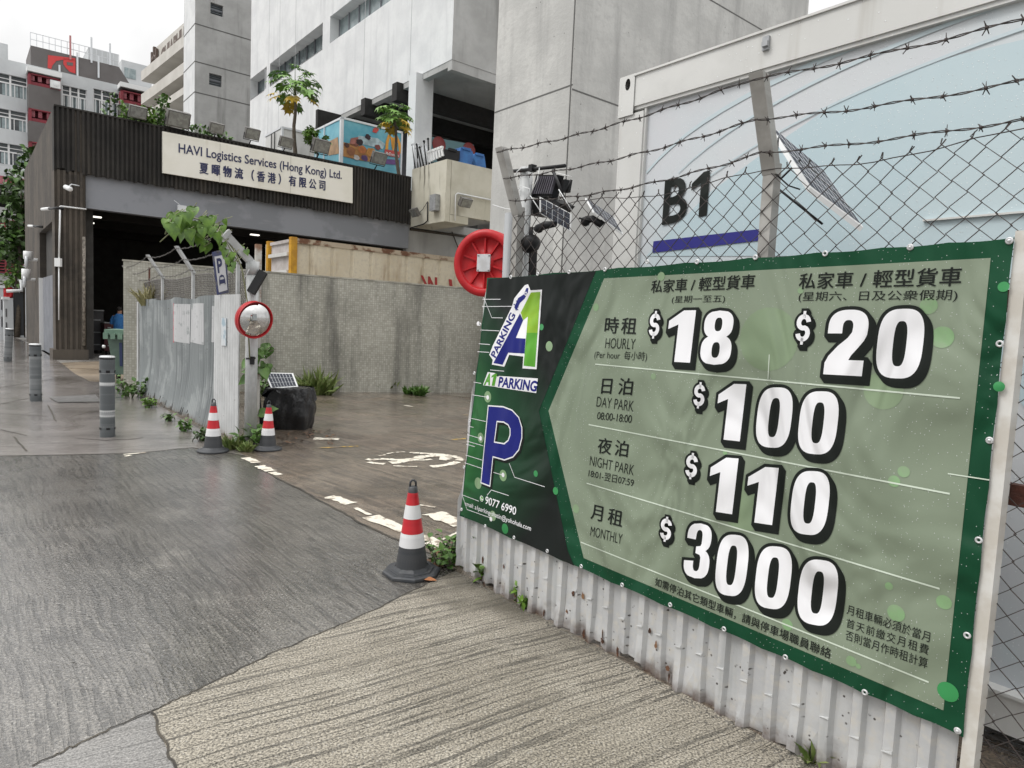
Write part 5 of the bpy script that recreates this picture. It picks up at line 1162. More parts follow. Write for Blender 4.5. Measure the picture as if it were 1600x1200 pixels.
for px0, px1, hh, nn, lab in ((188, 212, .5, 40, 'low green plants on the roof edge left of the first floodlight'), (214, 246, .55, 60, 'bushy green plants on the roof edge between the first two floodlights'), (246, 262, 1.1, 50, 'taller feathery shrub on the roof edge behind the second floodlight'), (286, 330, .3, 30, 'thin green plants on the roof edge left of the small floodlight'), (340, 360, .2, 14, 'sparse sprigs on the roof edge just left of the sign lamp')):
    a, b_ = WH.hit(px0, 190, .3)[0], WH.hit(px1, 190, .3)[0]; t = thing('roof_plant', lab, 'plant', WH.w((a+b_)/2, .3, ZR+.05), 'plants on the warehouse roof'); mb = MB()
    for i in range(nn*4): leaf(mb, WH.w(R.uniform(a, b_), .3+R.uniform(-.25, .4), ZR+.05+R.uniform(0, 1)**1.5*hh), rnd()+V((0, 0, .5)), rnd()+V((0, 0, 1)), R.uniform(.09, .2), .09)
    mb.build('foliage', m_leafA if nn % 20 == 0 else m_leafB, t)
tp_ = SF.hw(172, 165, -1.0) if False else None
def flood(px, py, fr, y, s, lab, aim=(0, -1, -.6), group='floodlights on the warehouse roof'):
    x, z = fr.hit(px, py, y); c = fr.w(x, y, z); t = thing('floodlight', lab, 'lamp', c-V((0, 0, s)), group)
    f = (fr.ex*aim[0]+fr.ey*(-aim[1])*-1+V((0, 0, aim[2]))).normalized(); u = f.cross(V((0, 0, 1))).normalized(); v = u.cross(f)
    MB().obox(c, u*s, f*s*.28, v*s*.72).build('housing', M_fl, t)
    MB().obox(c+f*s*.30, u*s*.88, f*s*.03, v*s*.6).build('glass', m_fg, t)
    b_ = MB(); b_.tube([c-u*s*1.08, c-u*s*1.08-v*s*.9, c+u*s*1.08-v*s*.9, c+u*s*1.08], s*.06, 4); b_.tube([c-v*s*.9, c-v*s*1.5+fr.ey*s*.4], s*.08, 5); b_.build('bracket', m_black, t)
    return t
M_fl = M('weathered_lamp_grey', (.16, .155, .145), (.10, .095, .09), scale=8, rough=.6); m_fg = M('lamp_glass', (.24, .25, .24), (.16, .165, .16), scale=7, rough=.2)
for px, py, s, lab in ((215, 175, .26, 'small white-topped floodlight above the green roof plants'), (278, 186, .36, 'largest floodlight on the roof edge left of the company sign'), (338, 200, .24, 'dark floodlight on the roof edge above the left part of the sign'), (394, 209, .26, 'pale floodlight on the roof edge above the middle of the sign'), (447, 222, .25, 'floodlight on the roof edge beside the tall papaya trunk'), (501, 228, .34, 'big dark floodlight in front of the blue lorry corner'), (592, 247, .32, 'floodlight at the right end of the roof below the shorter papaya')):
    flood(px, py, WH, -.25, s, lab, (.1, -1, -.5))
# wall lamps and camera
def cctv(p, d, lab): 
    t = thing('security_camera', lab, 'camera', p); d = V(d).normalized(); MB().lathe([(0, 0), (.07, .01), (.075, .3), (.06, .33), (0, .33)], p, 12, ax=d).build('body', m_wframe, t)
    MB().tube([V(p)+d*.1, V(p)+d*.1-WH.ey*-.0+WS.ey*.12+V((0, 0, .12)), V(p)+d*.05+WS.ey*.35+V((0, 0, .1))], .02, 5).build('bracket', m_silver, t)
cctv(WH.hw(102, 292, -.35), (.7, -.4, -.25), 'white bullet security camera on the dark corner of the warehouse')
for (a, b_), lab in ((((66, 327), (90, 325)), 'white tube lamp on a bracket above the grey sliding door'), (((45, 353), (62, 354)), 'white tube lamp on a bracket further along the dark side wall')):
    pa, pb_ = WS.hw(*a, -.25), WS.hw(*b_, -.1); t = thing('tube_lamp', lab, 'lamp', pb_, 'tube lamps on the side wall'); MB().tube([pa, pa.lerp(pb_, .5)], .05, 8).build('tube', m_wframe, t); MB().tube([pa.lerp(pb_, .5), pb_, pb_+WS.ey*.15], .04, 6).build('arm', m_black, t)
x_ = WH.hw(284, 327, .02); t = thing('wall_lamp', 'small square lamp on an arm under the grey beam behind the vine', 'lamp', x_); MB().obox(x_, WH.ex*.14, WH.ey*.06, (0, 0, .13)).build('housing', m_silver, t); MB().tube([x_, WH.hw(267, 335, -.1), WH.hw(264, 336, .1)], .03, 5).build('arm', m_black, t); MB().tube([x_+V((0, 0, .1)), WH.hw(272, 313, .0)], .012, 4).build('aerial', m_silver, t)
# lamps and box on the balcony
def boxlamp(c, fr, s, lab):
    t = thing('wall_floodlight', lab, 'lamp', c, 'floodlights on the balcony'); f = (-fr.ey+V((0, 0, -.7))).normalized(); u = fr.ex; v = u.cross(f)
    MB().obox(c, u*s, f*s*.35, v*s*.7).build('housing', M_fl, t); MB().obox(c+f*s*.38, u*s*.85, f*s*.04, v*s*.58).build('glass', m_fg, t); MB().tube([c-f*s*.3, c+fr.ey*.28+V((0, 0, .06))], .03, 5).build('arm', m_silver, t)
boxlamp(BRF.hw(727, 316, -.25), BRF, .26, 'grey floodlight on the right face of the cream balcony')
boxlamp(BL_.hw(648, 332, -.3), BL_, .24, 'pale floodlight at the lower left corner of the cream balcony')
c = BL_.hw(679, 317, -.12); t = thing('junction_box', 'grey electrical box on the left face of the cream balcony', 'box', c); MB().obox(c, BL_.ex*.22, BL_.ey*.11, (0, 0, .32)).build('case', m_steel, t)
mb = MB(); mb.tube([BL_.hw(668, 315, -.04), BL_.hw(668, 345, -.04), BL_.hw(662, 350, -.04), BL_.hw(642, 356, -.04)], .025, 5); mb.tube([BL_.hw(668, 315, -.04), BL_.hw(660, 328, -.06), BL_.hw(652, 334, -.1)], .012, 4); mb.build('cable', m_black, t)
mb = MB(); mb.tube([BRF.hw(711, 345, -.06), BRF.hw(712, 304, -.06), BRF.hw(715, 302, -.06), BRF.hw(770, 313, -.06)], .03, 6); tag(mb.build('white_conduit', m_wframe), 'white conduit bent round the right face of the cream balcony', 'pipe')
# goods stored on the balcony
i0 = 0
for k in range(11):
    a = (646+k*2.2, 262-k*.9); h = R.uniform(26, 36); q0, q1 = BL_.hw(a[0]+3, a[1]+4, .5), BL_.hw(a[0]-2+R.uniform(-2, 3), a[1]-h, .6)
    mb = MB(); mb.tube([q0, q1], .035, 5); mb.ball(q1, .06, n=6); tag(mb.build('scaffold_pole', m_silver if k % 2 else m_black), 'bare metal poles leaning together on the left of the balcony', 'pole', 'poles leaning on the balcony')
for k in range(6):
    q0, q1 = BL_.hw(671+k*4.2, 254-k*2, .5), BL_.hw(669+k*4.2, 238-k*1.5, .5); mb = MB(); mb.obox((q0+q1)/2, BL_.ex*.06, BL_.ey*.03, (q1-q0)/2); mb.obox(q1, BL_.ex*.08, BL_.ey*.05, (0, 0, .05)); tag(mb.build('white_batten', m_wframe), 'short white battens standing in a row on the balcony edge', 'batten', 'battens on the balcony')
m_blue = M('blue_tarpaulin', (.03, .16, .42), (.02, .10, .30), scale=2, rough=.5)
_y = 1.6
for pts, mat, lab in (([(695, 248), (719, 252), (719, 236), (695, 233)], m_black, 'dark crate on the balcony beside the white slats'), ([(716, 255), (745, 262), (738, 236), (720, 230)], m_blue, 'bright blue sloping sheet stored on the balcony'), ([(735, 262), (760, 266), (757, 244), (742, 240)], m_blue, 'blue folded boards at the right end of the balcony')):
    P_ = [BRF.hw(x, y, 1.0) for x, y in pts]; mb = MB(); mb.prism(P_, BRF.ey*.6); mb.obox(P_[2].lerp(P_[3], .5), BRF.ex*.2, BRF.ey*.05, (0, 0, .05)); tag(mb.build('stored_goods', mat), lab, 'goods', 'goods on the balcony')
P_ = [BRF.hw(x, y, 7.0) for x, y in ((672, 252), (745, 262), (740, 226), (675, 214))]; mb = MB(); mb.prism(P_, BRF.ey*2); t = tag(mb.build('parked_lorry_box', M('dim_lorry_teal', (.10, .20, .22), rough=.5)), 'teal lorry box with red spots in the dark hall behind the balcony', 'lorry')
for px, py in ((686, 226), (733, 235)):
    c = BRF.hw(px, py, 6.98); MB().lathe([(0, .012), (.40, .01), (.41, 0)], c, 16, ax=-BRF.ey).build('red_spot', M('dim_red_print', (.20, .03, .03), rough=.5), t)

# ------------------------------------------------------------------ left fence
LFo = G(375, 692); LF = Fr(LFo, HD1); xfar = LF.hit(201, 604)[0]; zlf = LF.hit(370, 461)[1]; zlf2 = LF.hit(206, 470)[1]
print('LF', xfar, zlf, zlf2)
lf = thing('corrugated_fence', 'grey corrugated metal fence with chain link and barbed wire left of the car park entrance', 'fence', LF.w(xfar/2, 0, 0))
SIN = [(i/6, .019*math.cos(2*math.pi*i/6)) for i in range(6)]
xa, xb = LF.hit(335, 560)[0], LF.hit(217, 560)[0]
ztop = lambda u: zlf+(zlf2-zlf)*(u/xfar)+.02*math.sin(u*3.1)
lean2 = lambda u, z: -.11*max(0, 1-z/.9)**2*(1 if u > xb+.3 else .4) + .02*math.sin(u*4.3)*z
corr(MB(), LF, xb, xa, 0.02, ztop, SIN, .095, 12, .02, .16, lean2).build('corrugated_sheet', m_corr2, lf, uvfr=LF)
corr(MB(), LF, xa-.03, -.06, 0.0, lambda u: zlf+.01, SIN, .11, 10, 0, .03).build('white_sheet', m_cwhite, lf, uvfr=LF)
corr(MB(), LF, xfar, xb+.05, 0.0, lambda u: zlf2-.02, SIN, .19, 8, 0, .03).build('white_sheet', m_cwhite, lf, uvfr=LF)
# paint patches follow the ribs
def patch(px0, px1, py0, py1, mat, dy):
    u0, u1 = LF.hit(px0, 500)[0], LF.hit(px1, 500)[0]; za_, zb_ = LF.hit((px0+px1)/2, py1)[1], LF.hit((px0+px1)/2, py0)[1]
    corr(MB(), LF, u0, u1, za_, zb_, SIN, .095, 6, .02-dy, 0, lean2).build('paint_patch', mat, lf, uvfr=LF)
m_pp = M('white_paint_patch', (.53, .535, .54), (.34, .36, .36), scale=7, lo=.55, hi=.66, rough=.5)
patch(271, 294, 475, 535, m_pp, .004); patch(295, 322, 474, 537, m_pp, .004); patch(329, 336, 478, 535, m_pp, .004)
patch(270, 272, 474, 535, M('pink_paint_edge', (.50, .12, .16), (.42, .3, .3), scale=9, rough=.6), .006)
p = MB(); u0, u1 = LF.hit(349, 510)[0], LF.hit(356, 510)[0]; z0_, z1_ = LF.hit(352, 540)[1], LF.hit(352, 497)[1]; p.box(LF, u0, u1, -.026, -.018, z0_, z1_); po = tag(p.build('paper_notice', M('faded_poster', (.30, .40, .46), (.55, .58, .60), scale=6, lo=.45, hi=.55, rough=.5)), 'small faded blue notice on the white sheet of the left fence', 'notice')
# posts with arms, mesh and barbed wire behind the sheets
AT = []
for k, (b_, tpx) in enumerate((((214, 437), (203, 415)), ((254, 432), (237, 403)), ((302, 424), (283, 387)), ((372, 408), (350, 363)))):
    u, z = LF.hit(*b_, .08); p = MB(); p.box(LF, u-.03, u+.03, .06, .10, 0, z); p.build('post', m_pole, lf, uvfr=LF)
    o_ = LF.w(u, .07, z-.03); ht = .40 if k else .30; a = MB(); e = LF.ez*ht-LF.ey*.26
    a.prism([o_-LF.ex*.07, o_+LF.ex*.07, o_+LF.ex*.07+LF.ey*.04, o_-LF.ex*.07+LF.ey*.04], e); a.build('raked_arm', m_pole, lf, uvfr=LF)
    AT.append([o_+e*t-LF.ey*.02 for t in (.12, .5, .9)])
for k in range(3):
    q = MB()
    for i in range(3): barbed(q, AT[i][k], AT[i+1][k], .06, .14, .0035)
    q.build('barbed_wire', m_gwire, lf)
q = MB(); u0 = LF.hit(211, 437, .11)[0]; zq = LF.hit(300, 431, .11)[1]
chain(q, LF, u0, -.15, zlf-.25, lambda u: zq+.02*math.sin(u*2), .034, .07, .11, .0045, False); q.build('chain_link_mesh', m_gwire, lf)
p = MB(); u, z = LF.hit(233, 418, .13); p.box(LF, u-.012, u+.012, .12, .15, 1.2, z); p.build('rod', m_rust, lf)
# the mirror pole and its neighbours
mp_ = G(391, 697); pole = thing('entrance_pole', 'thick pale pole with raked arm ending the left fence, behind the round mirror', 'pole', mp_)
PF = Fr(mp_, HD2); zpt = PF.hit(383, 408)[1]
mb = MB(); mb.tube([mp_, mp_+V((0, 0, zpt))], .075, 16); mb.tube([mp_+V((0, 0, zpt-.16)), mp_+V((0, 0, zpt+.005))], .081, 16); mb.build('shaft', m_pole, pole)
mb = MB(); e0 = mp_+V((0, 0, zpt-.02)); e1 = PF.hw(352, 365, -.15); dv = (e1-e0); s_x = dv.cross(PF.ey).normalized(); mb.prism([e0-s_x*.045-PF.ey*.01, e0+s_x*.045-PF.ey*.01, e0+s_x*.045+PF.ey*.04, e0-s_x*.045+PF.ey*.04], dv); mb.obox(e0+dv*.97, s_x*.062, PF.ey*.045, dv*.05); mb.build('raked_arm', m_pole, pole)
mb = MB(); q = mp_+PF.ex*.10+PF.ey*.10; mb.box(Fr(q, HD2), -.035, .035, -.03, .03, 0, PF.hit(388, 380, .1)[1]); mb.build('timber_post', M('rusty_white_post', (.46, .45, .42), (.22, .12, .07), scale=3, lo=.5, hi=.62, rough=.7), pole, uvfr=PF)
mb = MB(); mb.tube([PF.w(-.09, -.06, 1.12), PF.w(.02, -.09, 1.13)], .012, 5); mb.obox(PF.w(-.02, -.09, 1.1), (.025, 0, 0), (0, .015, 0), (0, 0, .05)); mb.build('latch', m_black, pole)
mb = MB(); mb.tube([G(413, 692), G(413, 692)+V((-.25, .05, 1.5))], .03, 5); tag(mb.build('dark_prop', m_black), 'thin dark prop leaning behind the pale entrance pole', 'prop')
# round traffic mirror
mc = PF.hw(398, 500, -.28); md = V((mc.x*-.25+.30, -1, -.24)).normalized(); rm = (PF.hit(428, 501, -.28)[0]-PF.hit(371, 501, -.28)[0])/2*.98
rm = .222
mir = thing('traffic_mirror', 'round convex traffic mirror with red rim fixed to the entrance pole', 'mirror', mc)
m_mirror = M('mirror_face', (.62, .62, .61), rough=.03, metal=1.0)
prof = [(rm*.975*math.sin(i/10*.75)/math.sin(.75), .09*(math.cos(i/10*.75)-math.cos(.75))/(1-math.cos(.75))) for i in range(11)]
MB().lathe([(r, h+.0) for r, h in prof], mc, 40, ax=md).build('mirror_face', m_mirror, mir)
MB().lathe([(rm*.965, .0), (rm*.97, .012), (rm*1.0, .022), (rm*1.03, .018), (rm*1.03, -.05), (rm*.8, -.075), (0, -.08)], mc, 40, ax=md).build('red_rim', m_redp, mir)
u_ = md.cross(V((0, 0, 1))).normalized(); v_ = u_.cross(md)
mb = MB(); n = 16; arc = [mc+md*.015+(u_*math.cos(rad(-60+160*i/n))+v_*math.sin(rad(-60+160*i/n)))*rm*1.03 for i in range(n+1)]; arc2 = [p_+md*.03 for p_ in arc]; arc3 = [mc+(p_-mc)*1.03 for p_ in arc2]
mb.add(arc+arc2, [[i, i+1, n+2+i, n+1+i] for i in range(n)]); mb.build('red_hood', m_redp, mir)
mb = MB(); mb.tube([mc-md*.07, mp_+V((0, 0, mc.z))], .022, 6); mb.build('bracket', m_steel, mir)
# parking sign with letter P and a little car
sp_ = [(331, 394), (351, 389), (357, 457), (338, 461)]
ps = thing('parking_sign', 'small tilted blue and white P sign leaning on the left fence mesh', 'sign', LF.hw(345, 460, -.05))
LY = -.03
SGF = Fr(LF.hw(345, 430, LY), 75)
sq = [SGF.hw(x, y, 0) for x, y in ((339, 461), (357, 457), (352, 389), (331, 394))]; mb = MB(); mb.prism(sq, SGF.ey*.05); mb.build('blue_frame', M('navy_frame', (.035, .045, .13), (.10, .10, .13), scale=8, rough=.5), ps)
sq = [SGF.hw(x, y, -.006) for x, y in ((342, 457), (355.5, 453), (350.5, 398), (335, 401))]; MB().poly(sq).build('white_face', M('dull_white', (.52, .52, .54), rough=.5), ps)
t = MB(); put_text(t, SGF, -.010, 'P', (340.5, 427), (348.5, 425.5), (338, 404), .03); 
Q_ = Quad(SGF, -.010, (343, 446), (352.5, 444), (341.5, 432)); vs, fs = poly_geo([[tuple(Q_.p2(a, b_)) for a, b_ in ((0, 0), (.15, 0), (.15, .15), (.85, .15), (.85, 0), (1, 0), (1, .55), (.85, 1), (.5, 1.15), (.15, 1), (0, .55))], [tuple(Q_.p2(a, b_)) for a, b_ in ((.15, .6), (.85, .6), (.75, .88), (.25, .88))]]); t.add([SGF.w(a, -.010, b_) for a, b_ in vs], fs); t.build('lettering', m_navy, ps)
# black solar spotlight on the pole
c = PF.hw(402, 441, -.10); t = thing('solar_spotlight', 'black solar spotlight clamped to the pale pole above the round mirror', 'lamp', c)
d_ = (PF.hw(412, 425, -.1)-PF.hw(393, 457, -.1)).normalized(); s2 = d_.cross(V((0, 1, 0))).normalized(); n2 = s2.cross(d_)
MB().obox(c, d_*.155, s2*.05, n2*.03).build('housing', m_black, t); MB().obox(c+n2*.05+d_*.06+s2*.06, d_*.08, s2*.012, n2*.05).build('bracket', m_black, t); MB().tube([PF.hw(380, 438, -.05), PF.hw(397, 407, -.05)], .006, 4).build('cable_tie', m_wframe, t)
mb = MB(); mb.tube([c-d_*.05, c-d_*.05+V((-.12, .05, 0))], .014, 5); mb.build('clamp', m_black, t)
# climbing vine round the pole
t = thing('climbing_vine', 'bright green heart-leaved vine arching over the top of the left fence', 'plant', mp_)
mb, st = MB(), MB()
hp = [((303, 330), 19), ((286, 345), 24), ((276, 352), 22), ((269, 356), 22), ((291, 362), 24), ((301, 366), 22), ((272, 340), 20), ((309, 352), 18), ((318, 356), 17), ((328, 346), 18), ((334, 342), 14), ((330, 360), 16), ((337, 355), 15), ((325, 385), 16), ((322, 380), 14), ((345, 375), 14), ((340, 368), 15), ((355, 395), 14), ((357, 408), 12), ((361, 420), 12), ((312, 372), 16), ((283, 336), 15), ((348, 388), 13), ((378, 388), 12), ((350, 356), 12), ((318, 342), 12), ((296, 350), 18), ((363, 402), 11)]
hp = [(q, s_*.86) for q, s_ in hp] + [((px+R.uniform(-13, 13), py+R.uniform(-11, 11)), s_*R.uniform(.45, .75)) for (px, py), s_ in hp]
for (px, py), s in hp:
    y = R.uniform(-.35, .15); p_ = PF.hw(px, py-s*.35, y); S = s*8.9/CF*1.2
    leaf(mb, p_, V((R.uniform(-.5, .5), R.uniform(-.5, -.0), -1)), V((R.uniform(-.5, .5), -1, .5)), S, S*.95, 'heart', R.uniform(.05, .35))
    nx = PF.hw(px+R.uniform(2, 14), py-R.uniform(6, 14), y*.5); st.tube([p_, nx], .005, 4)
vine = [(390, 560), (386, 470), (378, 420), (368, 395), (345, 362), (318, 345), (295, 338), (268, 342), (258, 366)]
st.tube([PF.hw(x, y, -.1) for x, y in vine], .009, 5); st.tube([PF.hw(x, y, .05) for x, y in ((372, 410), (350, 372), (320, 352), (300, 345), (270, 360), (250, 378))], .007, 5)
mb.build('foliage', m_leafA, t); st.build('stem', M('pale_stem', (.18, .19, .10), rough=.7), t)
t = thing('hanging_vine', 'dark green vine leaves hanging below the round mirror on the pole', 'plant', mp_+PF.ex*.15); mb, st = MB(), MB()
for i in range(58):
    py = R.choice((R.uniform(535, 590), R.uniform(535, 590), R.uniform(640, 690))); px = 402+R.uniform(-14, 20)*(1 if py < 600 else .9); p_ = PF.hw(px, py, R.uniform(.02, .3)); S = R.uniform(.10, .17)
    leaf(mb, p_, V((R.uniform(-.8, .8), R.uniform(-.6, .1), R.uniform(-1, .2))), V((R.uniform(-.5, .5), -1, .6)), S, S*.85, 'heart', .25)
st.tube([PF.hw(x, y, .12) for x, y in ((396, 690), (398, 640), (402, 590), (398, 550), (392, 500))], .012, 5)
for x, y in ((432, 545), (425, 540)): st.tube([PF.hw(405, 555, .1), PF.hw(x, y, .1)], .005, 4)
mb.build('foliage', m_leafB, t); st.build('stem', m_bark, t)

# ------------------------------------------------------------------ traffic cones
m_cred = M('cone_red', (.52, .016, .025), (.42, .012, .02), scale=8, rough=.35)
m_cwht = M('cone_white', (.72, .72, .72), (.62, .62, .63), scale=7, rough=.4, spots=(30, .2, (.25, .24, .23)))
def cone_r(z): return .118-(.118-.034)*(z-.06)/.58
def make_cone(lab, octo=True):
    t = thing('traffic_cone', lab, 'cone', (0, 0, 0), 'red and white traffic cones')
    b = MB(); n = 8 if octo else 32; k = .215 if octo else .20
    b.lathe([(0, 0), (k, 0), (k*1.01, .008), (k, .022), (k*.93, .030), (k*.80, .030), (k*.78, .038), (.145, .040), (.125, .062)], n=n if octo else 32, sm=not octo); b.build('base', m_rubber, t)
    z = [.058, .215, .315, .425, .525, .615]
    ms = [('black_foot', m_rubber), ('white_band', m_cwht), ('red_band', m_cred), ('white_band', m_cwht), ('red_band', m_cred)]
    for i, (nm, mt) in enumerate(ms):
        b = MB(); e = .0018 if 'white' in nm else 0; b.lathe([(cone_r(z[i])+e, z[i]), (cone_r(z[i+1])+e, z[i+1])], n=32)
        b.build(nm, mt, t)
    b = MB(); b.lathe([(cone_r(.615), .615), (.036, .62), (.032, .655), (.024, .66), (0, .66)], n=24)
    b.tube([V((-.022, 0, .655)), V((-.020, 0, .69)), V((-.008, 0, .705)), V((.008, 0, .705)), V((.020, 0, .69)), V((.022, 0, .655))], .008, 6); b.build('cap', m_rubber, t)
    return t
def copy_tree(root, lab, loc, rot=(0, 0, 0), sc_=1):
    r = root.copy(); COL.objects.link(r); r['label'] = lab; r.location = V(loc); r.rotation_euler = rot; r.scale = (sc_,)*3
    for ch in root.children:
        c = ch.copy(); COL.objects.link(c); c.parent = r
        for g_ in ch.children:
            d = g_.copy(); COL.objects.link(d); d.parent = c
    return r
c1 = make_cone('nearest and largest traffic cone with an eight-sided black base beside the white hoarding'); kc = G(643, 896); c1.location = V((kc.x, kc.y, .006)); c1.rotation_euler = (rad(.5), rad(-1), .25); c1.scale = (.885,)*3
c2 = make_cone('traffic cone with round base standing against the white sheet end of the left fence', False); kc = G(333, 706); c2.location = V((kc.x, kc.y, .006)); c2.scale = (.90,)*3
kc = G(418, 703); copy_tree(c2, 'traffic cone with round base standing in front of the black plastic-wrapped bin', (kc.x, kc.y, .006), (0, rad(1), .8), .86)

# ------------------------------------------------------------------ wrapped bin with little solar panel
bc = G(452, 668); m_bag = M('black_plastic_bag', (.006, .006, .007), rough=.16, bump=2.2, bscale=11)
t = thing('wrapped_bin', 'bin wrapped in wrinkled black plastic beside the mirror pole', 'bin', bc)
BF_ = Fr(bc, 75); hb = BF_.hit(452, 605)[1]; rb_ = (BF_.hit(491, 650)[0]-BF_.hit(411, 650)[0])/2
mb = MB()
def bagf(u, v):
    a = 2*math.pi*u; z = v*hb*1.0; k = .86+.20*math.sin(math.pi*min(1, v*.9+.12))-.5*max(0, v-.9)
    sq_ = 1/max(abs(math.cos(a)), abs(math.sin(a)))**.55; r = rb_*k*sq_*.93*(1+.03*math.sin(7*a+5*v)+.02*math.sin(17*a-6*v)+.035*math.sin(3*a+14*v)*v)
    return bc+V((r*math.cos(a), r*math.sin(a)*.85, z))
mb.sheet(bagf, 96, 18); mb.add([bagf(i/40, 1) for i in range(40)], [list(range(40))]); mb.build('bag_body', m_bag, t)
mb = MB(); mb.sheet(lambda u, v: bc+(bagf(u, .99)-bc-V((0, 0, hb)))*V((1, 1, 1)).x*(1.16+.10*v**.5+.03*math.sin(9*6.28*u+4*v)+.02*math.sin(23*6.28*u))+V((0, 0, hb+.015-(.0+.15*v)*(1+.65*math.sin(6.28*u*2+2.2)+.2*math.sin(6.28*u*7)))), 96, 6); mb.build('bag_fold', m_bag, t)
sl = thing('solar_charger', 'small white-framed solar panel leaning on top of the black wrapped bin', 'solar charger', BF_.hw(443, 606, -.02), 'solar chargers')
def solar_quad(t, c4, nx, ny, th, fr_w=.06):
    a, b_, c_, d_ = [V(q) for q in c4]
    pn = (b_-a).cross(d_-a); c_ = EYE+(c_-EYE)*((a-EYE).dot(pn)/(c_-EYE).dot(pn)); nrm = (b_-a).cross(d_-a).normalized()
    if nrm.dot(EYE-a) < 0: nrm = -nrm
    mb = MB(); mb.prism([a, b_, c_, d_], -nrm*th); mb.build('frame', m_wframe, t)
    P = lambda u, v: a.lerp(b_, u).lerp(d_.lerp(c_, u), v)
    f = fr_w; mb = MB(); mb.poly([P(f, f)+nrm*.002, P(1-f, f)+nrm*.002, P(1-f, 1-f)+nrm*.002, P(f, 1-f)+nrm*.002]); mb.build('cells', m_solar, t)
    mb = MB(); w_ = .006
    for i in range(1, nx): u = f+(1-2*f)*i/nx; mb.poly([P(u-w_, f)+nrm*.0035, P(u+w_, f)+nrm*.0035, P(u+w_, 1-f)+nrm*.0035, P(u-w_, 1-f)+nrm*.0035])
    for i in range(1, ny): v = f+(1-2*f)*i/ny; mb.poly([P(f, v-w_)+nrm*.0038, P(1-f, v-w_)+nrm*.0038, P(1-f, v+w_)+nrm*.0038, P(f, v+w_)+nrm*.0038])
    mb.build('grid_lines', m_silver, t)
solar_quad(sl, [BF_.hw(424, 607, -.1), BF_.hw(466, 604, -.1), BF_.hw(458, 583, .12), BF_.hw(413, 582, .12)], 8, 3, .03)

# ------------------------------------------------------------------ gate post group at the near corner
hr = FEN.w(.0, .42, 0)
HRF = Fr(FEN.w(-.2, .75, 0), 75); hc = HRF.hw(757, 411, 0); hn = V((-.42, -1, .0)).normalized(); rr_ = (HRF.hit(757, 358, 0)[1]-HRF.hit(757, 464, 0)[1])/2
ho = thing('hose_reel', 'round red fire hose reel cover beside the corner post above the banner', 'hose reel', hc-V((0, 0, rr_)))
q_ = rr_
MB().lathe([(0, -.13), (q_*.96, -.13), (q_, -.10), (q_, .005), (q_*.985, .02), (q_*.80, .028), (q_*.77, .018), (q_*.74, -.012), (q_*.30, -.012), (q_*.28, .006), (0, .006)], hc, 56, ax=hn).build('red_drum', m_redp, ho)
hu = hn.cross(V((0, 0, 1))).normalized(); hv = hu.cross(hn); mb = MB()
for k in range(10):
    a = 2*math.pi*(k+.5)/10; e = hu*math.cos(a)+hv*math.sin(a); s_t = hv*math.cos(a)-hu*math.sin(a); mb.obox(hc+e*q_*.52-hn*.005, e*q_*.22, s_t*.006, hn*.008)
mb.build('rib', m_redp, ho)
pc = hc+hn*.012+hu*.0; mb = MB(); mb.obox(pc, hu*.052, hn*.006, hv*.062); mb.build('hub_plate', m_zinc, ho)
for sx in (-1, 1):
    for sy in (-1, 1): MB().lathe([(0, .006), (.006, .005), (.007, 0)], pc+hu*.042*sx+hv*.052*sy+hn*.006, 8, ax=hn).build('rivet', m_steel, ho)
mb = MB(); mb.tube([hc-hn*.13, hc-hn*.13-V((-.25, .1, 0))], .03, 8); mb.obox(hc-hn*.16+V((.22, .0, .02)), (.10, 0, 0), (0, .04, 0), (0, 0, .2)); mb.build('wall_bracket', m_black, ho)
# grey pipe and stout post
gp_ = FEN.hit(784, 400, .10); mb = MB(); gx = FEN.hit(783, 400, .04)[0]; mb.tube([FEN.w(gx, .10, 0), FEN.w(gx, .10, FEN.hit(783, 336, .1)[1])], .036, 14); tag(mb.build('grey_pipe', M('matt_grey_paint', (.30, .31, .32), (.27, .28, .29), scale=3, rough=.5)), 'plain grey pipe post between the red hose reel and the fence corner', 'post')
gx, gz = FEN.hit(823, 262, .16); sp2 = thing('lamp_post', 'stout pale post behind the fence corner carrying the black floodlight', 'post', FEN.w(gx, .16, 0))
mb = MB(); mb.tube([FEN.w(gx, .16, 0), FEN.w(gx, .16, gz)], .040, 14); mb.build('shaft', m_pole, sp2)
mb = MB(); a, b_ = FEN.hw(797, 268, .12), FEN.hw(883, 259, .12); mb.tube([a, b_], .011, 6); mb.obox(FEN.hw(832, 263, .12), FEN.ex*.016, FEN.ey*.02, (0, 0, .02)); mb.build('cross_bar', m_black, sp2)
mb = MB()
for pts in (((802, 282), (808, 268), (815, 262)), ((843, 262), (840, 280), (828, 305)), ((798, 292), (815, 291), (828, 295), (826, 307)), ((800, 305), (812, 293)), ((828, 305), (845, 331)), ((873, 296), (893, 328)), ((770, 320), (790, 326), (822, 330)), ((805, 335), (825, 345)), ((870, 270), (893, 276))):
    mb.tube([FEN.hw(x, y, .10) for x, y in pts], .0028, 4)
mb.build('cable_tie', m_wframe, sp2)
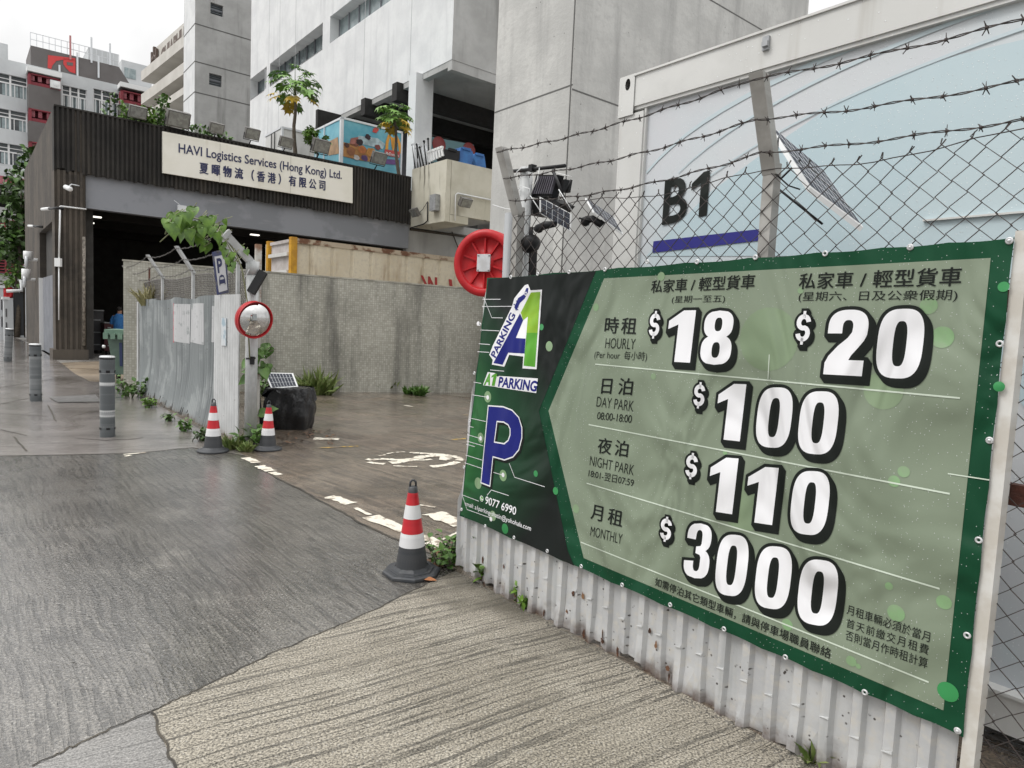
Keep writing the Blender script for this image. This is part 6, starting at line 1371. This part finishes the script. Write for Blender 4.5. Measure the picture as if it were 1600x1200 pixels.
# black floodlight with cooling fins, lying under the bar
fl = thing('solar_floodlight', 'big black solar floodlight with cooling fins hanging from the stout post', 'lamp', FEN.hw(850, 335, .22))
FY = .20
q = [FEN.hw(x, y, FY) for x, y in ((832, 303), (855, 305), (866, 277), (840, 275))]
MB().prism([FEN.hw(x, y, FY) for x, y in ((829, 308), (862, 308), (872, 273), (838, 273))], FEN.ey*.05).build('housing', m_black, fl)
mb = MB(); m_fin = M('dark_fin', (.16, .15, .18), (.10, .095, .11), scale=8, rough=.4)
for i in range(9):
    t_ = i/8; a, b_ = FEN.hw(833+27*t_, 303, FY-.012), FEN.hw(842+26*t_, 276, FY-.012); mb.obox((a+b_)/2, FEN.ex*.0035, FEN.ey*.011, (b_-a)/2)
mb.build('cooling_fins', m_fin, fl)
MB().prism([FEN.hw(x, y, FY+.01) for x, y in ((826, 312), (862, 309), (876, 318), (866, 330), (840, 336), (826, 336))], FEN.ey*.12).build('lamp_head', m_black, fl)
mb = MB(); mb.tube([FEN.hw(864, 266, FY), FEN.hw(874, 290, FY-.03), FEN.hw(882, 312, FY)], .010, 5); mb.obox(FEN.hw(884, 291, FY+.05), FEN.ex*.018, FEN.ey*.03, (.004, 0, .035)); mb.tube([FEN.hw(893, 281, FY), FEN.hw(885, 300, FY)], .008, 4); mb.build('bracket', m_black, fl)
s1_ = thing('solar_charger', 'small solar panel tilted in front of the black floodlight at the fence corner', 'solar charger', FEN.hw(865, 340, .0), 'solar chargers')
solar_quad(s1_, [FEN.hw(x, y, yy) for x, y, yy in ((843, 333, .02), (892, 362, .12), (893, 334, .12), (843, 307, .02))], 5, 3, .008, .05)
mb = MB(); mb.tube([FEN.hw(838, 358, .06), FEN.hw(852, 352, .05), FEN.hw(868, 350, .06)], [.02, .024, .016], 8); mb.ball(FEN.hw(842, 357, .06), .028, n=8); tag(mb.build('pivot_bracket', m_black), 'black pivot bracket clamped to the mesh under the small tilted solar panel', 'bracket')
mb = MB(); c = FEN.hw(829, 381, .12); mb.lathe([(0, .05), (.045, .045), (.055, .02), (.055, -.02), (.04, -.05), (0, -.05)], c, 16, ax=V((-.6, -.7, -.3))); mb.tube([c, c+V((0, 0, .10))], .014, 6); mb.tube([c, c-V((0, 0, .12))], .008, 5); tag(mb.build('round_lamp', m_black), 'small round black lamp on the stout post below the floodlight', 'lamp')
s2_ = thing('solar_charger', 'solar panel seen nearly edge-on with a black bracket left of the B1 lettering', 'solar charger', FEN.hw(940, 350, .10), 'solar chargers')
solar_quad(s2_, [FEN.hw(x, y, yy) for x, y, yy in ((928, 331, .04), (974, 366, .16), (958, 338, .30), (915, 309, .18))], 6, 4, .008, .04)
mb = MB(); a = FEN.hw(915, 344, .06); mb.tube([a, FEN.hw(926, 342, .08), FEN.hw(938, 350, .1), FEN.hw(944, 345, .12)], [.022, .020, .022, .014], 8); mb.ball(FEN.hw(915, 346, .06), .028, n=8); mb.tube([FEN.hw(905, 341, .03), FEN.hw(925, 345, .05)], .007, 4); mb.build('bracket', m_black, s2_)
s3_ = thing('solar_charger', 'largest solar panel, white-edged, standing behind the middle fence post', 'solar charger', FEN.hw(1270, 300, .10), 'solar chargers')
solar_quad(s3_, [FEN.hw(x, y, yy) for x, y, yy in ((1266, 292, .08), (1349, 355, .12), (1287, 266, .42), (1202, 194, .36))], 9, 6, .02, .03)
mb = MB(); mb.tube([FEN.hw(1211, 291, .12), FEN.hw(1285, 350, .14)], .006, 4); mb.tube([FEN.hw(1213, 286, .12), FEN.hw(1250, 250, .22)], .005, 4); mb.tube([FEN.hw(1216, 215, .14), FEN.hw(1212, 300, .12)], .004, 4); mb.tube([FEN.hw(1208, 268, .05), FEN.hw(1232, 290, .06), FEN.hw(1250, 296, .07)], .004, 4)
mb.build('stay_rods', m_black, s3_)

# ------------------------------------------------------------------ bollards
m_bol = M('bollard_dark_paint', (.085, .095, .10), (.50, .51, .51), scale=5.5, lo=.53, hi=.57, rough=.45, streak=(9, 2), c3=(.42, .43, .43), slo=.62, shi=.66)
m_bol2 = M('bollard_grey_paint', (.11, .12, .125), (.20, .21, .215), scale=5, lo=.45, hi=.6, rough=.45, streak=(9, 2), c3=(.42, .43, .43), slo=.66, shi=.70)
m_bold = M('bollard_band', (.075, .083, .088), (.10, .11, .115), scale=9, rough=.5)
def bollard(base, h, r, lab, mat, rot=(0, 0, 0)):
    t = thing('bollard', lab, 'bollard', (0, 0, 0), 'metal bollards on the pavement')
    MB().lathe([(r, 0), (r, .10)], n=24).build('foot_band', m_bold, t); MB().lathe([(r-.001, .10), (r-.001, h-.22)], n=24).build('shaft', mat, t); MB().lathe([(r, h-.22), (r, h-.045)], n=24).build('neck_band', m_bold, t)
    b = MB(); b.lathe([(r*.98, h-.045), (r*.99, h-.02)], n=24); b.build('reflector_gap', m_black, t); MB().lathe([(r*1.02, h-.022), (r*1.02, h-.008), (r*.9, h), (0, h+.006)], n=24).build('cap', m_zinc, t)
    b = MB()
    for a in (-2.2, -.95, .3):
        c = V((math.cos(a)*r, math.sin(a)*r, h-.20)); b.obox(c, V((-math.sin(a), math.cos(a), 0))*.022, V((math.cos(a), math.sin(a), 0))*.003, (0, 0, .016)); b.obox(c-V((0, 0, h-.32)), V((-math.sin(a), math.cos(a), 0))*.022, V((math.cos(a), math.sin(a), 0))*.003, (0, 0, .012))
    b.build('slot', m_black, t)
    t.location = base; t.rotation_euler = rot; return t
gb = G(168, 683); hB = Fr(gb, 90).hit(168, 556)[1]
bollard(gb, hB, .088, 'nearest bollard with dark grey paint peeling to white', m_bol)
bollard(G(56, 627), Fr(G(56, 627), 90).hit(56, 537)[1], .09, 'dark grey bollard between the drain grate and the leaning bollard', m_bol2)
gb = G(12, 565); bollard(gb, Fr(gb, 90).hit(14, 513)[1], .10, 'farthest bollard, leaning, at the left edge of the photo', m_bol2, (0, rad(4), 0))
mb = MB(); blob(mb, G(172, 682), .42, .30, .0088, 24, .08); struct(mb.build('patched_concrete', m_pave))
# drain grate
gg = gp((78, 622), (150, 618), (158, 629), (92, 630)); t = thing('drain_grate', 'iron drain grate set in the pavement between two bollards', 'grate', (sum(gg, V())/4))
MB().prism([v+V((0, 0, .0065)) for v in gg], V((0, 0, .004))).build('frame', m_black, t)
mb = MB()
for i in range(15):
    u = (i+.3)/15; a, b_ = gg[0].lerp(gg[1], u), gg[3].lerp(gg[2], u); d_ = (gg[1]-gg[0]).normalized()*.028; mb.prism([a-d_+V((0, 0, .0115)), a+d_+V((0, 0, .0115)), b_+d_+V((0, 0, .0115)), b_-d_+V((0, 0, .0115))], V((0, 0, .008)))
mb.build('bars', M('worn_iron', (.20, .195, .19), (.12, .115, .11), scale=9, rough=.5, metal=.4), t)
# green wheelie bin behind the wall end
bp = D(188, 560, 15.9); bp.z = 0; t = thing('wheelie_bin', 'green ribbed wheelie bin half hidden by the end of the mosaic wall', 'bin', bp); BN = Fr(bp, 75)
m_gb = M('bin_green', (.10, .16, .125), (.08, .125, .10), scale=3, rough=.5, streak=(5, .8), c3=(.22, .26, .22), slo=.58, shi=.75); m_gbd = M('bin_rib_blue', (.02, .035, .10), rough=.5)
bx0, bx1 = BN.hit(168, 560)[0], BN.hit(168, 560)[0]+1.2
mb = MB(); mb.prism([BN.w(bx0+.14, 0, .15), BN.w(bx1-.14, 0, .15), BN.w(bx1, -.05, 1.08), BN.w(bx0, -.05, 1.08)], BN.ey*.75); mb.build('tub', m_gb, t)
mb = MB(); mb.box(BN, bx0-.05, bx1+.05, -.12, .75, 1.08, 1.13); mb.box(BN, bx0-.04, bx1+.04, -.10, .75, 1.13, 1.20)
for i in range(9): x = bx0+(bx1-bx0)*i/8; mb.box(BN, x-.05, x+.05, -.15, -.10, .98, 1.12)
mb.build('lid', M('bin_lid_green', (.16, .26, .19), (.12, .20, .15), scale=4, rough=.5), t)
mb = MB()
for i in range(1, 6): x = bx0+.14+(bx1-bx0-.28)*i/6; mb.prism([BN.w(x-.03, -.012, .35), BN.w(x+.03, -.012, .35), BN.w(x+.03, -.05, .9), BN.w(x-.03, -.05, .9)], -BN.ey*.02)
mb.build('rib', m_gbd, t)
for x in (bx0+.2, bx1-.2):
    mb = MB(); mb.lathe([(0, -.03), (.08, -.03), (.1, 0), (.08, .03), (0, .03)], BN.w(x, .1, .1), 14, ax=BN.ex); mb.build('wheel', m_black, t)
mb = MB(); mb.tube([BN.w(bx0-.08, -.1, .8), BN.w(bx0-.02, -.08, .8)], .035, 6); mb.build('handle', m_wframe, t)

# ------------------------------------------------------------------ worker in the opening
wp = D(186, 500, 24.0); wp.z = 0; WF = Fr(wp, 88)
m_skin = M('skin', (.36, .20, .14), rough=.6)
pe = thing('person', 'person in a blue t-shirt seen from behind inside the warehouse opening', 'person', wp)
verts = [(0, .0, .92), (0, .02, 1.12), (0, .02, 1.38), (0, .02, 1.50), (0, .05, 1.60), (0, .05, 1.70),
         (.09, .0, .90), (.10, .02, .50), (.10, -.03, .08), (.10, .12, .04), (-.09, .0, .90), (-.10, -.02, .50), (-.10, -.05, .08), (-.10, .10, .04),
         (.19, .02, 1.42), (.25, .02, 1.16), (.20, .22, 1.02), (.17, .30, 1.00), (-.19, .02, 1.42), (-.26, .03, 1.16), (-.22, .20, .98), (-.18, .29, .97)]
edges = [(0, 1), (1, 2), (2, 3), (3, 4), (4, 5), (0, 6), (6, 7), (7, 8), (8, 9), (0, 10), (10, 11), (11, 12), (12, 13), (2, 14), (14, 15), (15, 16), (16, 17), (2, 18), (18, 19), (19, 20), (20, 21)]
rads = [.15, .135, .16, .055, .085, .08, .085, .06, .04, .035, .085, .06, .04, .035, .065, .045, .035, .03, .065, .045, .035, .03]
for s_, i_ in ((1, 17), (-1, 21)):                                 # five fingers a hand
    for f in range(5):
        a = V(verts[i_]); k = len(verts); d1 = V(((f-2)*.013*s_, .05 if f else .02, -.02 if f else .015)); verts += [tuple(a+d1), tuple(a+d1*1.0+V((0, .03-.004*abs(f-2), -.02)))]; edges += [(i_, k), (k, k+1)]; rads += [.009, .008]
me = bpy.data.meshes.new('body'); me.from_pydata([WF.ex*v[0]+WF.ey*v[1]+V((0, 0, v[2])) for v in verts], edges, [])
bo = bpy.data.objects.new('body', me); COL.objects.link(bo); bo.parent = pe; me.materials.append(m_skin)
md_ = bo.modifiers.new('skin', 'SKIN'); 
for i, r_ in enumerate(rads): me.skin_vertices[0].data[i].radius = (r_, r_); me.skin_vertices[0].data[i].use_root = (i == 0)
bo.modifiers.new('sub', 'SUBSURF').levels = 1; bo.modifiers['sub'].render_levels = 1
def loft(name, rings, mat, par, fr):
    mb = MB(); n = 18; vs = [fr.w(cx_+rx_*math.cos(2*math.pi*k/n), cy_+ry_*math.sin(2*math.pi*k/n), z) for cx_, cy_, rx_, ry_, z in rings for k in range(n)]
    mb.add(vs, [[i*n+k, i*n+(k+1) % n, (i+1)*n+(k+1) % n, (i+1)*n+k] for i in range(len(rings)-1) for k in range(n)], True); return mb
m_shirt = M('blue_shirt', (.035, .17, .42), (.025, .12, .33), scale=6, rough=.8)
mb = loft('shirt', [(0, 0, .20, .15, .88), (0, .01, .185, .155, 1.1), (0, .02, .215, .16, 1.32), (0, .02, .22, .14, 1.42), (0, .02, .12, .10, 1.50), (0, .02, .075, .075, 1.53)], m_shirt, pe, WF)
for s_ in (-1, 1): mb.tube([WF.w(.16*s_, .02, 1.43), WF.w(.235*s_, .02, 1.30), WF.w(.262*s_, .025, 1.16)], [.085, .08, .078], 12, False)
mb.build('t_shirt', m_shirt, pe)
mb = loft('trousers', [(0, 0, .175, .14, .94), (0, 0, .185, .145, .82)], m_black, pe, WF)
for s_ in (-1, 1): mb.tube([WF.w(.085*s_, 0, .88), WF.w(.10*s_, .02*s_, .50), WF.w(.10*s_, -.04, .08)], [.105, .085, .07], 12, False)
mb.build('trousers', m_black, pe)
mb = MB(); mb.ball(WF.w(0, .03, 1.70), .092, .10, .085, 14); mb.build('hair', M('dark_hair', (.012, .010, .009), rough=.7), pe)
mb = MB()
for s_ in (-1, 1): mb.tube([WF.w(.10*s_, -.10, .05), WF.w(.10*s_, .02, .05), WF.w(.10*s_, .17, .035)], [.05, .055, .04], 8)
mb.build('shoe', m_black, pe)
# dim things in the opening
for (px0, px1, py0, py1, dep, lab) in ((134, 162, 485, 540, 25.5, 'dark wheeled cabinet in the shade of the warehouse opening'), (163, 178, 505, 528, 25.2, 'low dark red bench beside the worker in the warehouse opening')):
    q = D(px0, py1, dep); f = Fr(q, HD2); x1 = f.hit(px1, py1)[0]; z1_ = f.hit(px0, py0)[1]; t = thing('work_cabinet' if px0 == 134 else 'work_bench', lab, 'furniture', (q.x, q.y, 0)); mm_ = m_dgrey if px0 == 134 else M('dark_red_bench', (.08, .02, .025), rough=.5)
    MB().box(f, 0, x1, 0, .8, .12, z1_).build('case', mm_, t); mb = MB(); mb.box(f, -.02, x1+.02, -.04, .82, z1_, z1_+.04)
    for k in range(3): mb.box(f, .1, x1-.1, -.03, -.01, .3+k*.35*z1_/1.2, .34+k*.35*z1_/1.2)
    mb.build('top', m_steel, t)
    for x in (.08, x1-.08): MB().lathe([(0, -.03), (.06, -.03), (.06, .03), (0, .03)], f.w(x, .1, .06), 10, ax=f.ex).build('wheel', m_black, t)

# ------------------------------------------------------------------ far left street bits
t = thing('street_cabinet', 'tall dark metal cabinet with a pale frame by the warehouse side wall', 'cabinet', G(27, 527)); q = G(22, 527); f = Fr(q, HD2); x1 = f.hit(37, 500)[0]; z1_ = f.hit(22, 457)[1]
MB().box(f, 0, x1, 0, 1, .1, z1_).build('case', M('cabinet_dark', (.04, .042, .045), rough=.5), t); mb = MB(); mb.box(f, -.25, -.02, -.1, .8, 0, z1_-.3); mb.box(f, -.25, x1, -.04, .1, 0, .1); mb.build('pale_frame', m_sw, t)
mb = MB(); mb.tube([f.hw(33, 437, -.2), f.hw(34, 454, -.2), f.hw(10, 455, -.2)], .09, 8); tag(mb.build('white_pipe', m_wframe), 'bent white pipe above the dark street cabinet', 'pipe')
c = f.hw(11, 457, .5); t = thing('hose_reel', 'small distant red hose reel left of the dark street cabinet', 'hose reel', c); rr2 = (f.hit(11, 447, .5)[1]-f.hit(11, 466, .5)[1])/2
MB().lathe([(0, .1), (rr2*.3, .1), (rr2*.4, .02), (rr2*.9, .02), (rr2, .06), (rr2, -.2), (0, -.2)], c, 20, ax=V((-.1, -1, 0))).build('red_drum', m_redp, t); MB().tube([c+V((0, .2, 0)), V((c.x, c.y+.2, 0))], .08, 6).build('stand', m_black, t)
for px, lab in ((4, 'pale gate pillar at the left edge below the parking decks'), (11, 'short pale pillar with dark panels below the distant hose reel')):
    q = G(px-4, 531+(px-4)*.2); f2 = Fr(q, HD2); x1 = f2.hit(px+2, 500)[0]; z1_ = f2.hit(px, 450 if px == 4 else 468)[1]; t = thing('gate_pillar', lab, 'pillar', q, 'pillars at the far left'); MB().box(f2, 0, x1, 0, .6, 0, z1_).build('shaft', m_sw, t); MB().box(f2, -.06, x1+.06, -.06, .66, z1_, z1_+.12).build('cap', m_wframe, t)
    mb = MB(); 
    for k in range(2): mb.box(f2, .1, x1-.1, -.03, -.005, z1_*(.25+.33*k), z1_*(.45+.33*k))
    mb.build('dark_panel', m_dgrey, t)
# meters on the side wall
for px, py, s_, lab in ((44, 405, .3, 'white lamp fitting high on the dark side wall of the warehouse'), (41, 436, .4, 'cluster of white valves on the dark side wall of the warehouse')):
    c = WS.hw(px, py, -.3); t = thing('wall_fitting', lab, 'fitting', c); mb = MB(); mb.tube([c+V((0, 0, s_)), c], .16, 8); mb.tube([c, c+WS.ey*.5], .06, 6); mb.build('body', m_wframe, t)
    mb = MB(); mb.lathe([(.1, 0), (.24, .02), (.24, .1), (.1, .12)], c-V((0, 0, .1)), 12, ax=-WS.ey); mb.build('valve_wheel', m_silver, t)

# ------------------------------------------------------------------ greenery
def crown_tree(name, lab, base, trunk_top, blobs, leafn, size, mats, group='trees at the left'):
    t = thing(name, lab, 'tree', base, group); base = V(base); trunk_top = V(trunk_top); mb = MB()
    mb.tube([base, base.lerp(trunk_top, .5)+V((.1, 0, 0)), trunk_top], [.16, .12, .07], 8)
    for c, r in blobs: mb.tube([trunk_top-V((0, 0, .3)), (trunk_top+V(c))/2+rnd(.15), V(c)], [.06, .04, .015], 5)
    mb.build('trunk', m_bark, t); ms = [MB() for _ in mats]
    for c, r in blobs:
        c = V(c)
        for k in range(int(leafn*r*r)):
            d = rnd(); d = d.normalized()*r*R.uniform(.2, 1)**.5; d.z *= .75
            q = ms[0] if R.random() < .6 else ms[-1]; leaf(q, c+d, rnd()+V((0, 0, -.2)), rnd(.6)+V((0, 0, 1)), size*R.uniform(.7, 1.3), size*R.uniform(.5, .8), 'oval', .3)
    for m_, q in zip(mats, ms): q.build('crown', m_, t)
dT = 36.0
bl = [(D(x, y, dT+R.uniform(-1, 1)), r) for x, y, r in ((52, 240, .55), (44, 258, .6), (33, 278, .7), (26, 300, .8), (36, 318, .7), (28, 342, .8), (16, 372, 1.0), (34, 372, .8), (8, 392, .9), (30, 398, .8), (38, 350, .5), (22, 322, .5))]
gt = D(34, 520, dT); crown_tree('leafy_tree', 'leafy dark green tree rising beside the left side wall of the warehouse', (gt.x, gt.y, 0), D(30, 380, dT), bl, 190, .34, [m_leafD, m_leafB])
bl = [(D(x, y, dT-.5), r) for x, y, r in ((22, 423, .45), (30, 420, .4), (14, 438, .5), (28, 440, .4), (33, 430, .3))]
gt = D(26, 520, dT-.5); crown_tree('leafy_tree', 'low yellow-green bush below the parking deck railings', (gt.x, gt.y, 0), D(26, 445, dT-.5), bl, 220, .22, [m_leafA, m_leafB])
def wpos(px, py): return G(px, py)
# weeds at the foot of both fences
for px, py, h, n, k, mat, size, lab in (
    (700, 886, .20, 22, 'oval', m_leafB, .06, 'leafy weed patch at the near corner of the white hoarding behind the cone'), (766, 905, .26, 12, 'oval', m_leafA, .07, 'bright nettle-like weed growing up the white hoarding'), (818, 946, .10, 7, 'oval', m_leafA, .05, 'small low weed further along the foot of the white hoarding'),
    (1272, 1192, .09, 26, 'blade', m_grass, .10, 'grass tuft at the foot of the hoarding near the bottom edge'),
    (204, 622, .42, 18, 'oval', m_leafB, .11, 'tall leafy weed at the far end of the left fence'), (232, 637, .16, 10, 'oval', m_leafA, .08, 'light green weed at the left fence beside the tall leafy weed'), (262, 658, .14, 7, 'oval', m_leafB, .07, 'dark weed in the middle of the left fence foot'), (290, 674, .15, 8, 'oval', m_leafB, .07, 'low dark weed under the torn bottom of the left fence'), (312, 690, .14, 9, 'oval', m_leafD, .08, 'dark flat weed at the left fence just before the white sheet'),
    (364, 702, .18, 60, 'blade', m_grass, .2, 'grass tuft between the left cone and the mirror pole'), (384, 706, .14, 40, 'blade', m_grass, .16, 'short grass at the foot of the mirror pole'), (400, 700, .3, 14, 'oval', m_leafB, .10, 'leafy weeds between the mirror pole and the second cone'),
    (497, 616, .55, 130, 'blade', m_grass, .3, 'tall grass clump at the mosaic wall right of the wrapped bin'), (478, 617, .4, 70, 'blade', m_grass, .3, 'grass clump at the mosaic wall touching the wrapped bin'), (420, 618, .5, 40, 'oval', m_leafB, .09, 'bushy weed at the mosaic wall behind the mirror pole'),
    (608, 612, .40, 16, 'blade', m_grass, .3, 'thin upright grass in the middle of the mosaic wall'), (655, 618, .26, 90, 'blade', m_leafB, .3, 'low wide grass clump at the right part of the mosaic wall'), (640, 616, .2, 50, 'blade', m_leafB, .3, 'small grass clump left of the low wide clump')):
    b_ = wpos(px, py); weed('weed', lab, (b_.x, b_.y, .006), h, n, mat, k, size, .6 if k == 'oval' else .7)
t = tag(MB().add([], []).build('x', m_dry), None) if False else None
b_ = LF.w(LF.hit(236, 470, .1)[0], .1, zlf2-.1); weed('weed', 'dry pale grass tuft caught in the chain link on the left fence', b_, .5, 70, M('straw_grass', (.28, .25, .13), (.18, .17, .07), scale=8, rough=.8), 'blade', .22, .5)
# plant by the school block windows
b_ = WH.w(WH.hit(172, 180, .9)[0], .9, ZR); t = thing('roof_plant', 'slender pale plant on the roof in front of the far white windows', 'plant', b_, 'plants on the warehouse roof'); mb, st = MB(), MB()
for i in range(30): p_ = b_+V((R.uniform(-.25, .25), R.uniform(-.2, .2), R.uniform(.2, 1.0))); leaf(mb, p_, rnd(), rnd(.4)+V((0, 0, 1)), .16, .1)
st.tube([b_, b_+V((0, 0, 1))], .015, 5); mb.build('foliage', m_leafB, t); st.build('stem', m_bark, t)
# fallen leaves and litter
mb = MB()
for i in range(80):
    if i < 50: q = G(450+R.uniform(-10, 75), 682+R.uniform(-8, 12))
    else: q = G(700+R.uniform(-25, 15), 872+R.uniform(-20, 20))
    leaf(mb, V((q.x, q.y, .012+R.uniform(0, .02))), V((R.uniform(-1, 1), R.uniform(-1, 1), .05)), V((0, 0, 1))+rnd(.4), R.uniform(.04, .09), R.uniform(.02, .05))
tag(mb.build('leaf_litter', m_dry), 'brown dead leaves scattered at the bin and at the hoarding corner', 'leaf litter', None, 'stuff')
for px, py, lab in ((668, 910, 'single orange-brown leaf on the ground right of the nearest cone'), ):
    q = G(px, py); mb = MB(); leaf(mb, V((q.x-.03, q.y, .02)), V((1, .1, 0)), V((0, -.2, 1)), .09, .045, 'oval', .1); tag(mb.build('fallen_leaf', M('orange_leaf', (.33, .13, .05), rough=.6)), lab, 'leaf')
# crumbled mortar and gravel along the foot of the hoarding
mb = MB()
for i in range(420):
    u = R.uniform(0, 3.0); q = FEN.w(u, -.03-abs(R.gauss(0, .03)), .004); r_ = R.uniform(.003, .009); mb.ball(q, r_, r_*R.uniform(.7, 1.3), r_*.7, 6)
tag(mb.build('gravel', M('mortar_crumbs', (.16, .15, .13), (.07, .065, .055), scale=20, rough=.9)), 'gravel and crumbled mortar along the foot of the white hoarding', 'gravel', None, 'stuff')
